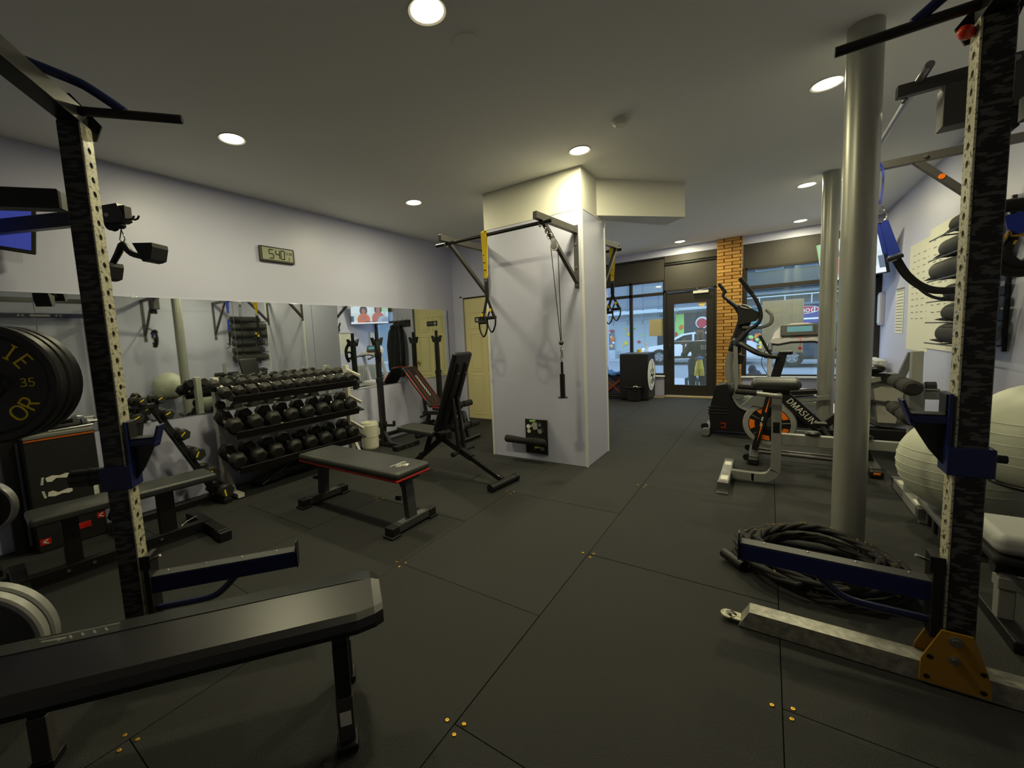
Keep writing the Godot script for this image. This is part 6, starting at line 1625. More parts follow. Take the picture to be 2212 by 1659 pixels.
# ------------------------------------------------------------------ entrance corner
func build_entrance():
	X = Transform3D.IDENTITY
	var p := thing("podium", "black reception podium with large round white emblem left of the glass door", "podium", V(-2.12, 0, -8.69))
	var fx := -1.86
	part(p, "body", mb().rbox(V(-2.13, 0.46, -8.69), V(0.54, 0.92, 0.60), 0.03, 2), mats.black_plastic)
	var e := frame(V(fx + 0.001, 0.50, -8.69), V(0, 0, -1), V(0, 1, 0))
	var em := part(p, "emblem", mb().cyl(e * V(0, 0, 0), e * V(0, 0, 0.006), 0.365 * 0.80, 48).cyl(e * V(-0.05, -0.02, 0), e * V(-0.05, -0.02, 0.004), 0.30, 48), mats.print_white)
	part(em, "outline", mb().ring(e * V(0, 0, 0.006), e.basis.z, 0.272, 0.004, 48, 5), mats.dark_grey)
	var s := mb()
	s.bar(e * V(0, 0.22, 0.008), e * V(0, 0.03, 0.008), 0.03, 0.004, 0.002, e.basis.z)
	for k in [-1, 1]:
		s.strap([e * V(0.075 * k, 0.09, 0.008), e * V(0.115 * k, 0.05, 0.008), e * V(0.125 * k, -0.04, 0.008), e * V(0.08 * k, -0.015, 0.008), e * V(0.05 * k, 0.0, 0.008)], e.basis * V(0, 1, 0.0), 0.045, 0.003)
	s.bar(e * V(-0.055, -0.035, 0.008), e * V(0.05, -0.03, 0.008), 0.04, 0.004, 0.001, e.basis.z)
	s.bar(e * V(0.045, -0.03, 0.008), e * V(0.0, -0.20, 0.008), 0.045, 0.004, 0.001, e.basis.z)
	s.text("SE", sysfont, 0.075, e * Transform3D(Basis(), V(-0.095, -0.145, 0.008)), 0.003)
	s.text("EN", sysfont, 0.075, e * Transform3D(Basis(), V(0.115, -0.135, 0.008)), 0.003)
	part(em, "figure_seven", s, mats.black_matt)
	var bt := V(-1.98, 0.92, -8.80)
	var b := thing("spray_bottle", "small clear bottle standing on the black podium", "bottle", bt)
	part(b, "body", mb().lathe([Vector2(0, 0.0), Vector2(0.032, 0.0), Vector2(0.035, 0.01), Vector2(0.035, 0.10), Vector2(0.014, 0.135), Vector2(0.012, 0.15)], bt, Vector3.UP, 18), mats.clear_plastic)
	part(b, "cap", mb().lathe([Vector2(0.014, 0.15), Vector2(0.014, 0.175), Vector2(0.006, 0.18), Vector2(0.005, 0.215), Vector2(0, 0.215)], bt, Vector3.UP, 14), mats.print_white)
	solo("yellow_cup", "small yellow tub beside the bottle on the black podium", "tub", mb().lathe([Vector2(0, 0.0), Vector2(0.036, 0.0), Vector2(0.042, 0.06), Vector2(0.038, 0.062), Vector2(0.034, 0.008), Vector2(0, 0.008)], V(-2.10, 0.92, -8.72), Vector3.UP, 20), mats.yellow_web)
	var tb := V(-2.10, 0, -8.34)
	var t := thing("trash_bin", "small black trash bin with crumpled liner in front of the podium", "trash bin", tb)
	part(t, "body", mb().rbox(tb + V(0, 0.13, 0), V(0.24, 0.26, 0.20), 0.02, 2), mats.black_plastic)
	var rim := []
	for k in 26:
		var a := TAU * k / 26.0
		var q := Vector2(cos(a), sin(a))
		var f := minf(0.135 / maxf(absf(q.x), 1e-4), 0.115 / maxf(absf(q.y), 1e-4))
		rim.append(tb + V(q.x * f, 0.27 + 0.014 * sin(k * 2.7), q.y * f))
	part(t, "liner", mb().tube(rim, 0.022, 7, false, true).tube([rim[0] + V(0, -0.03, 0), rim[4] + V(0, -0.05, 0), rim[8] + V(0, -0.03, 0), rim[13] + V(0, -0.055, 0), rim[18] + V(0, -0.03, 0), rim[22] + V(0, -0.05, 0)], 0.016, 6, false, true), mats.bin_bag)
	part(t, "waste", mb().ball(tb + V(0.02, 0.275, 0.02), V(0.05, 0.02, 0.04), 8), mats.paper)
	# folding chair
	var c := thing("folding_chair", "slatted wooden folding chair draped with blue towels beside the podium", "chair", V(-2.62, 0, -8.72))
	for z in [-8.95, -8.52]:
		part(c, "leg", mb().bar(V(-2.30, 0.02, z), V(-2.80, 0.46, z), 0.025, 0.045).bar(V(-2.80, 0.46, z), V(-2.86, 0.86, z), 0.025, 0.045), mats.wood_teak)
		part(c, "leg", mb().bar(V(-2.86, 0.02, z + 0.03), V(-2.36, 0.44, z + 0.03), 0.025, 0.045), mats.wood_teak)
	part(c, "top_rail", mb().rbox(V(-2.86, 0.845, -8.735), V(0.03, 0.07, 0.46), 0.006, 1, Basis(V(0, 0, 1), 0.14)), mats.wood_teak)
	part(c, "lower_rail", mb().rbox(V(-2.795, 0.50, -8.735), V(0.03, 0.05, 0.43), 0.006), mats.wood_teak)
	for k in 8:
		part(c, "slat", mb().bar(V(-2.855, 0.82, -8.915 + 0.052 * k), V(-2.795, 0.51, -8.915 + 0.052 * k), 0.034, 0.012, 0.003, V(1, 0, 0)), mats.wood_teak)
		part(c, "slat", mb().rbox(V(-2.76 + 0.055 * k, 0.445, -8.735), V(0.042, 0.016, 0.43), 0.004), mats.wood_teak)
	for q in [[0.465, 0.02, "towel_navy", "dark navy folded towel under the pale blue one on the wooden chair"], [0.515, 0.0, "towel_blue", "pale blue towel draped over the seat of the wooden chair"]]:
		var m := mb()
		for i in 9:
			for j in 5:
				var g := func(ii: int, jj: int) -> Vector3:
					return V(-2.78 + 0.062 * ii, q[0] + 0.018 * sin(ii * 1.7 + jj + q[1] * 50) + (0.03 if ii < 2 else 0.0) - (0.06 if ii > 7 else 0.0), -8.95 + 0.095 * jj + 0.01 * sin(ii))
				var A: Vector3 = g.call(i, j)
				m.quad(A, g.call(i + 1, j), g.call(i + 1, j + 1), g.call(i, j + 1))
				m.quad(A - V(0, 0.025, 0), g.call(i + 1, j) - V(0, 0.025, 0), g.call(i + 1, j + 1) - V(0, 0.025, 0), g.call(i, j + 1) - V(0, 0.025, 0))
		for i in 9:
			for j in [0, 5]:
				var h := func(ii: int) -> Vector3:
					return V(-2.78 + 0.062 * ii, q[0] + 0.018 * sin(ii * 1.7 + j + q[1] * 50) + (0.03 if ii < 2 else 0.0) - (0.06 if ii > 7 else 0.0), -8.95 + 0.095 * j + 0.01 * sin(ii))
				m.quad(h.call(i), h.call(i + 1), h.call(i + 1) - V(0, 0.025, 0), h.call(i) - V(0, 0.025, 0))
		solo("towel", q[3], "towel", m, mats[q[2]])
	# coats on the back wall, seen in the mirror
	var r := thing("coat_rack", "black hook rail on the back wall, seen only in the mirror", "coat rack", V(-3.18, 1.66, ZB))
	part(r, "rail", mb().rbox(V(-3.16, 1.72, ZB + 0.012), V(0.48, 0.12, 0.024), 0.004), mats.black_paint)
	for k in 4:
		part(r, "hook", mb().tube([V(-3.34 + 0.12 * k, 1.76, ZB + 0.02), V(-3.34 + 0.12 * k, 1.75, ZB + 0.06), V(-3.34 + 0.12 * k, 1.80, ZB + 0.08)], 0.006, 6).tube([V(-3.34 + 0.12 * k, 1.70, ZB + 0.02), V(-3.34 + 0.12 * k, 1.66, ZB + 0.05), V(-3.34 + 0.12 * k, 1.70, ZB + 0.07)], 0.006, 6), mats.steel)
	for q in [[-3.12, 0.0, "long black coat hanging left on the hook rail, in the mirror"], [-2.99, 0.12, "shorter black coat hanging at the end of the hook rail, in the mirror"]]:
		var co := thing("coat", q[2], "coat", V(q[0], 0.75, ZB + 0.1))
		part(co, "body", mb().tube([V(q[0], 1.70, ZB + 0.08), V(q[0], 1.60, ZB + 0.09), V(q[0], 1.25, ZB + 0.11), V(q[0] + 0.01, 0.95, ZB + 0.12), V(q[0] + 0.02, 0.72 + q[1], ZB + 0.12)], [0.03, 0.085, 0.105, 0.115, 0.10], 16), mats.jacket)
		for s2 in [-1, 1]:
			part(co, "sleeve", mb().tube([V(q[0] + 0.07 * s2, 1.58, ZB + 0.10), V(q[0] + 0.11 * s2, 1.30, ZB + 0.13), V(q[0] + 0.10 * s2, 1.02, ZB + 0.14)], [0.045, 0.042, 0.035], 10), mats.jacket)
		part(co, "collar", mb().ball(V(q[0], 1.66, ZB + 0.10), V(0.07, 0.05, 0.05), 12), mats.jacket)
# ------------------------------------------------------------------ outside: street, cars, shop over the road, the man at the door
const SY := -0.15

func build_street():
	X = Transform3D.IDENTITY
	struct("pavement", mb().rbox(V(0, SY - 0.1, -11.6), V(40, 0.2, 4.8), 0.02).rbox(V(0, SY - 0.06, -24.2), V(40, 0.2, 4.0), 0.02), mats.pavement, "grey pavement outside the shop windows", "pavement")
	struct("road", mb().rbox(V(0, SY - 0.14, -18), V(40, 0.2, 16), 0.02), mats.asphalt, "grey road beyond the pavement", "road")
	struct("wall_outer", mb().rbox(V(-7.2, 1.5, -9.15), V(5.6, 6, 0.3), 0.01).rbox(V(5.2, 1.5, -9.15), V(7.4, 6, 0.3), 0.01), mats.facade_grey)
	# building over the road
	var zf := -24.6
	var bl := thing("shop_building", "grey building with fruit shop fronts across the street", "building", V(0, SY, zf - 1.5))
	part(bl, "wall", mb().rbox(V(0, 4.0, zf - 1.6), V(40, 8.6, 3.0), 0.02), mats.facade_grey)
	part(bl, "upper_floor", mb().rbox(V(3.5, 5.3, zf - 0.05), V(14, 4.6, 0.3), 0.02), mats.facade_dark)
	for k in 6:
		var wd := part(bl, "window", mb().rbox(V(-1.5 + 1.5 * k, 4.6, zf + 0.12), V(1.1, 1.5, 0.10), 0.02), mats.steel_blue)
		part(wd, "pane", mb().rbox(V(-1.5 + 1.5 * k, 4.6, zf + 0.16), V(0.95, 1.35, 0.04), 0.01), mats.car_glass)
	part(bl, "parapet", mb().rbox(V(2.4, 2.78, zf + 0.3), V(9, 0.10, 0.7), 0.02).rbox(V(2.4, 2.20, zf + 0.3), V(9, 0.12, 0.7), 0.02), mats.steel_blue)
	part(bl, "railing", mb().cyl(V(-1.5, 2.62, zf + 0.66), V(6, 2.62, zf + 0.66), 0.03), mats.facade_pale)
	for k in 8:
		part(bl, "railing_post", mb().cyl(V(-1.3 + 0.95 * k, 2.2, zf + 0.66), V(-1.3 + 0.95 * k, 2.62, zf + 0.66), 0.025), mats.facade_pale)
	# teal shop front with sign and fruit print
	var s1 := part(bl, "sign_board", mb().rbox(V(-0.72, 1.78, zf + 0.42), V(2.3, 0.72, 0.12), 0.02), mats.sign_teal)
	sign_oval(s1, V(-0.95, 1.82, zf + 0.49), 0.48)
	part(bl, "shop_window", mb().rbox(V(-0.85, 0.45, zf + 0.30), V(2.2, 1.6, 0.06), 0.01), mats.facade_dark)
	part(bl, "window_mullion", mb().rbox(V(0.02, 0.5, zf + 0.36), V(0.10, 1.8, 0.08), 0.01).rbox(V(-0.3, 0.42, zf + 0.36), V(1.4, 0.06, 0.06), 0.01).rbox(V(-0.3, 0.02, zf + 0.36), V(1.4, 0.05, 0.06), 0.01).rbox(V(-0.3, 1.34, zf + 0.36), V(1.6, 0.12, 0.08), 0.01), mats.facade_pale)
	fruits(bl, V(-0.55, 0.48, zf + 0.37), 1.25, 1.35, 26, 2)
	fruits(bl, V(0.25, 0.45, zf + 0.37), 0.35, 1.4, 8, 6)
	# purple sign with panel
	var s2 := part(bl, "sign_board", mb().rbox(V(1.6, 1.75, zf + 0.42), V(2.0, 0.86, 0.12), 0.02), mats.sign_purple)
	sign_oval(s2, V(1.35, 1.92, zf + 0.49), 0.50)
	part(s2, "sign_line", mb().rbox(V(1.45, 1.52, zf + 0.486), V(1.2, 0.07, 0.01), 0.004), mats.sign_white)
	part(bl, "notice_panel", mb().rbox(V(1.6, 0.80, zf + 0.34), V(2.0, 1.0, 0.08), 0.01), mats.sign_purple)
	part(bl, "notice_frame", mb().bar(V(0.95, 1.20, zf + 0.39), V(2.05, 1.24, zf + 0.39), 0.02, 0.02).bar(V(2.05, 1.24, zf + 0.39), V(2.05, 0.62, zf + 0.39), 0.02, 0.02), mats.sign_white)
	part(bl, "notice_line", mb().rbox(V(1.55, 0.98, zf + 0.39), V(0.62, 0.10, 0.01), 0.004).rbox(V(1.58, 0.82, zf + 0.39), V(0.66, 0.11, 0.01), 0.004), mats.sign_white)
	part(bl, "green_edge", mb().rbox(V(2.35, 1.3, zf + 0.5), V(0.12, 1.8, 0.10), 0.01), mats.sign_green)
	part(bl, "poster_green", mb().rbox(V(-4.05, 1.25, zf + 0.42), V(0.95, 1.75, 0.05), 0.01), mats.sign_green)
	fruits(bl, V(-4.02, 1.35, zf + 0.46), 0.75, 0.9, 10, 8)
	part(bl, "dark_front", mb().rbox(V(-2.6, 1.05, zf + 0.36), V(2.0, 2.2, 0.06), 0.01), mats.facade_dark)
	var ml := part(bl, "melon_print", mb().cyl(V(-2.75, 1.62, zf + 0.39), V(-2.75, 1.62, zf + 0.41), 0.30, 24), mats.sign_white)
	part(ml, "melon_flesh", mb().cyl(V(-2.76, 1.59, zf + 0.405), V(-2.76, 1.59, zf + 0.418), 0.24, 24), mats.sign_red)
	fruits(bl, V(-2.0, 1.25, zf + 0.39), 0.7, 1.0, 7, 9)
	part(bl, "ledge", mb().rbox(V(-4.5, 2.35, zf + 0.5), V(6, 0.14, 0.8), 0.02), mats.facade_pale)
	# left: glazed frontage with lit shelves
	part(bl, "glazed_front", mb().rbox(V(-8.2, 1.2, zf + 0.3), V(6.6, 2.6, 0.08), 0.01), mats.facade_pale)
	for k in 3:
		var sh := part(bl, "shelf_unit", mb().rbox(V(-9.6 + 1.05 * k, 0.75, zf + 0.38), V(0.62, 1.5, 0.06), 0.01), mats.facade_grey)
		fruits(sh, V(-9.6 + 1.05 * k, 0.8, zf + 0.42), 0.55, 1.35, 18, 20 + k, true)
	fruits(bl, V(-6.2, 1.0, zf + 0.36), 1.2, 1.1, 8, 14)
	part(bl, "bench_block", mb().rbox(V(-7.6, 0.1, zf + 0.9), V(1.3, 0.5, 0.4), 0.02), mats.facade_pale)
	# steel canopy in front of the left frontage
	var cp := thing("canopy", "steel framed glass canopy across the street at left", "canopy", V(-8, SY, -22.5))
	for k in 12:
		part(cp, "mullion", mb().rbox(V(-12.0 + 0.75 * k, 3.0, -22.6), V(0.06, 2.6, 0.06), 0.01), mats.steel_blue)
	for y in [1.95, 2.55, 4.2]:
		part(cp, "beam", mb().rbox(V(-7.9, y, -22.6), V(8.4, 0.09, 0.10), 0.01), mats.steel_blue)
	part(cp, "awning", mb().rbox(V(-7.9, 2.30, -22.9), V(8.4, 0.16, 0.8), 0.02), mats.facade_pale)
	for k in 3:
		part(cp, "post", mb().rbox(V(-12.0 + 4.1 * k, 0.9, -22.6), V(0.10, 2.1, 0.10), 0.01), mats.steel_blue)
	# tall dark building gap above keeps its sky; parked cars
	car("white hatchback parked across the street, seen through the door", V(-2.5, SY, -20.4), mats.car_white, 4.3, 1.34)
	car("dark blue car parked across the street, seen under the treadmill console", V(2.1, SY, -19.0), mats.car_navy, 4.4, 1.5)
	# bags outside the brick pillar and posters on the glass
	var gb := thing("rubbish_bag", "dark rubbish bag outside the right window at the brick pillar", "rubbish bag", V(-0.22, SY, -9.6))
	part(gb, "bag", mb().ball(V(-0.20, 0.19, -9.6), V(0.17, 0.32, 0.16), 14).ball(V(-0.24, 0.50, -9.6), V(0.07, 0.10, 0.07), 8), mats.towel_navy)
	var ps := thing("window_poster", "large pale faded poster taped on the right shop window", "poster", V(0.20, 0.9, ZS - 0.018))
	part(ps, "sheet", mb().rbox(V(0.20, 1.30, ZS - 0.018), V(0.58, 0.92, 0.004), 0.001), mats.vinyl_light)
	part(ps, "faded_print", mb().rbox(V(0.10, 1.60, ZS - 0.0155), V(0.17, 0.07, 0.001), 0.0003).rbox(V(0.10, 1.50, ZS - 0.0155), V(0.16, 0.05, 0.001), 0.0003).rbox(V(0.31, 1.57, ZS - 0.0155), V(0.03, 0.14, 0.001), 0.0003).rbox(V(0.36, 1.57, ZS - 0.0155), V(0.03, 0.14, 0.001), 0.0003).rbox(V(0.41, 1.57, ZS - 0.0155), V(0.03, 0.14, 0.001), 0.0003).ring(V(0.11, 1.36, ZS - 0.0155), V(0, 0, 1), 0.06, 0.004, 20, 4), mats.beige_plastic)
	solo("window_poster", "small pale yellow square poster on the left shop window", "poster", mb().rbox(V(-1.86, 1.40, ZS - 0.018), V(0.27, 0.34, 0.004), 0.001), mats.poster_yellow)
	solo("door_sticker", "pale yellow pointed sticker at the top right of the glass door", "sticker", mb().prism(P2([-0.075, 0.05, 0.075, 0.05, 0.06, 0.0, 0.0, -0.05, -0.06, 0.0]), 0.003, Transform3D(Basis(), V(-1.035, 1.79, ZS + 0.006))), mats.poster_yellow)
	build_person()

func sign_oval(par: Node3D, c: Vector3, w: float):
	var o := part(par, "oval", mb().ball(c, V(w, w * 0.36, 0.03), 24), mats.sign_white)
	part(o, "oval_fill", mb().ball(c + V(0, 0, 0.012), V(w * 0.92, w * 0.30, 0.03), 24), mats.sign_red)
	part(o, "lettering", mb().text("Food", sysfont, w * 0.46, Transform3D(Basis(), c + V(0, -0.01, 0.046)), 0.012), mats.sign_white)

func fruits(par: Node3D, c: Vector3, w: float, h: float, n: int, sd: int, warm := false):
	var rng := RandomNumberGenerator.new()
	rng.seed = sd
	var ms := ["fruit_yellow", "leaf_green", "fruit_orange", "fruit_red", "sign_green", "fruit_yellow"]
	if warm:
		ms = ["fruit_yellow", "fruit_orange", "fruit_orange", "poster_yellow", "sign_white", "fruit_red"]
	for k in n:
		var q := c + V((rng.randf() - 0.5) * w, (rng.randf() - 0.5) * h, 0.012 * k / n)
		var r := 0.05 + rng.randf() * 0.085
		part(par, "fruit_print", mb().ball(q, V(r, r * (0.6 + 0.5 * rng.randf()), 0.012), 10, Basis(V(0, 0, 1), rng.randf() * 3.0)), mats[ms[rng.randi() % ms.size()]])

func car(label: String, at: Vector3, paint: Material, L: float, H: float):
	X = Transform3D(Basis(), at)
	var o := thing("car", label, "car", at)
	var h := L / 2
	part(o, "body", mb().prism(P2([-h, 0.28, -h + 0.02, 0.62, -h + 0.30, 0.76, -h + 0.95, 0.84, h - 0.25, 0.86, h - 0.02, 0.74, h, 0.28]), 1.7, Transform3D()), paint)
	part(o, "cabin", mb().prism(P2([-h + 0.85, 0.82, -h + 1.65, H - 0.06, -h + 2.1, H, h - 1.0, H - 0.02, h - 0.35, 0.84]), 1.5, Transform3D()), paint)
	for s in [-1, 1]:
		part(o, "side_window", mb().prism(P2([-h + 1.08, 0.86, -h + 1.72, H - 0.13, -h + 2.05, H - 0.08, -h + 2.05, 0.86]), 0.03, Transform3D(Basis(), V(0, 0, 0.745 * s))), mats.car_glass)
		part(o, "side_window", mb().prism(P2([-h + 2.13, 0.86, -h + 2.13, H - 0.08, h - 1.05, H - 0.10, h - 0.62, 0.88]), 0.03, Transform3D(Basis(), V(0, 0, 0.745 * s))), mats.car_glass)
		part(o, "mirror", mb().ball(V(-h + 1.12, 0.92, 0.90 * s), V(0.08, 0.06, 0.07), 10), paint)
		part(o, "door_line", mb().rbox(V(-h + 2.1, 0.60, 0.852 * s), V(0.012, 0.44, 0.01), 0.002).rbox(V(h - 1.15, 0.60, 0.852 * s), V(0.012, 0.44, 0.01), 0.002), mats.dark_grey)
		part(o, "door_handle", mb().rbox(V(-h + 1.95, 0.76, 0.865 * s), V(0.16, 0.03, 0.03), 0.008).rbox(V(h - 1.35, 0.76, 0.865 * s), V(0.16, 0.03, 0.03), 0.008), paint)
		part(o, "sill", mb().rbox(V(0, 0.30, 0.86 * s), V(L - 1.9, 0.10, 0.04), 0.01), mats.tyre)
		for x in [-h + 0.78, h - 0.78]:
			var w := part(o, "wheel", mb().lathe([Vector2(0.20, 0.09), Vector2(0.31, 0.10), Vector2(0.33, 0.07), Vector2(0.33, -0.07), Vector2(0.31, -0.1), Vector2(0.0, -0.1)], V(x, 0.33, 0.80 * s), V(0, 0, s), 28), mats.tyre)
			var rim := mb().lathe([Vector2(0.0, 0.06), Vector2(0.05, 0.085), Vector2(0.06, 0.06), Vector2(0.18, 0.05), Vector2(0.21, 0.095)], V(x, 0.33, 0.80 * s), V(0, 0, s), 28)
			part(w, "rim", rim, mats.steel)
			var sp := mb()
			for k in 5:
				var a := TAU * k / 5.0 + 0.3
				sp.bar(V(x, 0.33, 0.885 * s), V(x + cos(a) * 0.20, 0.33 + sin(a) * 0.20, 0.885 * s), 0.02, 0.05)
			part(w, "spoke", sp, mats.silver_paint)
	for x in [-1, 1]:
		part(o, "lamp", mb().ball(V(x * (h - 0.10), 0.66, 0.62), V(0.10, 0.07, 0.16), 10).ball(V(x * (h - 0.10), 0.66, -0.62), V(0.10, 0.07, 0.16), 10), mats.sign_white if x < 0 else mats.sign_red)
	X = Transform3D.IDENTITY

# ------------------------------------------------------------------ a body as one skin: tapered bones joined by a smooth minimum, meshed as surface nets
func nets(bones: Array, cell: float, k: float) -> MB:   # bone: [a, b, ra, rb]
	var lo := V(1e9, 1e9, 1e9)
	var hi := -lo
	for b in bones:
		var r: float = maxf(b[2], b[3]) + cell * 3 + k * 0.5
		lo = lo.min(b[0] - V(r, r, r)).min(b[1] - V(r, r, r))
		hi = hi.max(b[0] + V(r, r, r)).max(b[1] + V(r, r, r))
	var nx := int((hi.x - lo.x) / cell) + 2
	var ny := int((hi.y - lo.y) / cell) + 2
	var nz := int((hi.z - lo.z) / cell) + 2
	var f := PackedFloat32Array()
	f.resize(nx * ny * nz)
	f.fill(1e3)
	for b in bones:
		var a: Vector3 = b[0]
		var e: Vector3 = b[1]
		var ra: float = b[2]
		var rb: float = b[3]
		var r := maxf(ra, rb) + k + cell * 2
		var l := (a.min(e) - V(r, r, r) - lo) / cell
		var h := (a.max(e) + V(r, r, r) - lo) / cell
		var ab := e - a
		var l2 := maxf(ab.length_squared(), 1e-9)
		for z in range(maxi(0, int(l.z)), mini(nz, int(h.z) + 1)):
			for y in range(maxi(0, int(l.y)), mini(ny, int(h.y) + 1)):
				for x in range(maxi(0, int(l.x)), mini(nx, int(h.x) + 1)):
					var p := lo + V(x, y, z) * cell
					var t := clampf((p - a).dot(ab) / l2, 0.0, 1.0)
					var d := (p - a - ab * t).length() - lerpf(ra, rb, t)
					var i := (z * ny + y) * nx + x
					var o := f[i]
					var q := maxf(k - absf(o - d), 0.0) / k
					f[i] = minf(o, d) - q * q * k * 0.25
	var idx := {}
	var pos := []
	var m := mb()
	var off := [0, 1, nx, nx + 1, nx * ny, nx * ny + 1, nx * ny + nx, nx * ny + nx + 1]
	for z in nz - 1:
		for y in ny - 1:
			for x in nx - 1:
				var i := (z * ny + y) * nx + x
				var neg := 0
				for o in off:
					if f[i + o] < 0.0:
						neg += 1
				if neg == 0 or neg == 8:
					continue
				var s := Vector3.ZERO
				var n := 0
				for c in 8:
					for ax in 3:
						if c & (1 << ax):
							continue
						var d := c | (1 << ax)
						var v0 := f[i + off[c]]
						var v1 := f[i + off[d]]
						if (v0 < 0.0) != (v1 < 0.0):
							var t := v0 / (v0 - v1)
							var q := V(c & 1, (c >> 1) & 1, (c >> 2) & 1)
							q[ax] += t
							s += q
							n += 1
				idx[i] = pos.size()
				pos.append(lo + (V(x, y, z) + s / n) * cell)
	var quads := []
	for i in idx:
		var z: int = i / (nx * ny)
		var y: int = (i / nx) % ny
		var x: int = i % nx
		var st := [1, nx, nx * ny]
		for ax in 3:
			var u: int = st[(ax + 1) % 3]
			var w: int = st[(ax + 2) % 3]
			if (f[i] < 0.0) != (f[i + st[ax]] < 0.0) and idx.has(i - u) and idx.has(i - w) and idx.has(i - u - w):
				quads.append([idx[i], idx[i - u], idx[i - u - w], idx[i - w], f[i] < 0.0, ax])
	var nr := []
	nr.resize(pos.size())
	nr.fill(Vector3.ZERO)
	for q in quads:
		var g: Vector3 = (pos[q[1]] - pos[q[0]]).cross(pos[q[3]] - pos[q[0]])
		var axv := Vector3.ZERO
		axv[q[5]] = 1.0 if q[4] else -1.0
		if g.dot(axv) < 0:
			g = -g
		for j in 4:
			nr[q[j]] += g
	for q in quads:
		m.tri(pos[q[0]], pos[q[1]], pos[q[2]], nr[q[0]].normalized(), nr[q[1]].normalized(), nr[q[2]].normalized())
		m.tri(pos[q[0]], pos[q[2]], pos[q[3]], nr[q[0]].normalized(), nr[q[2]].normalized(), nr[q[3]].normalized())
	return m

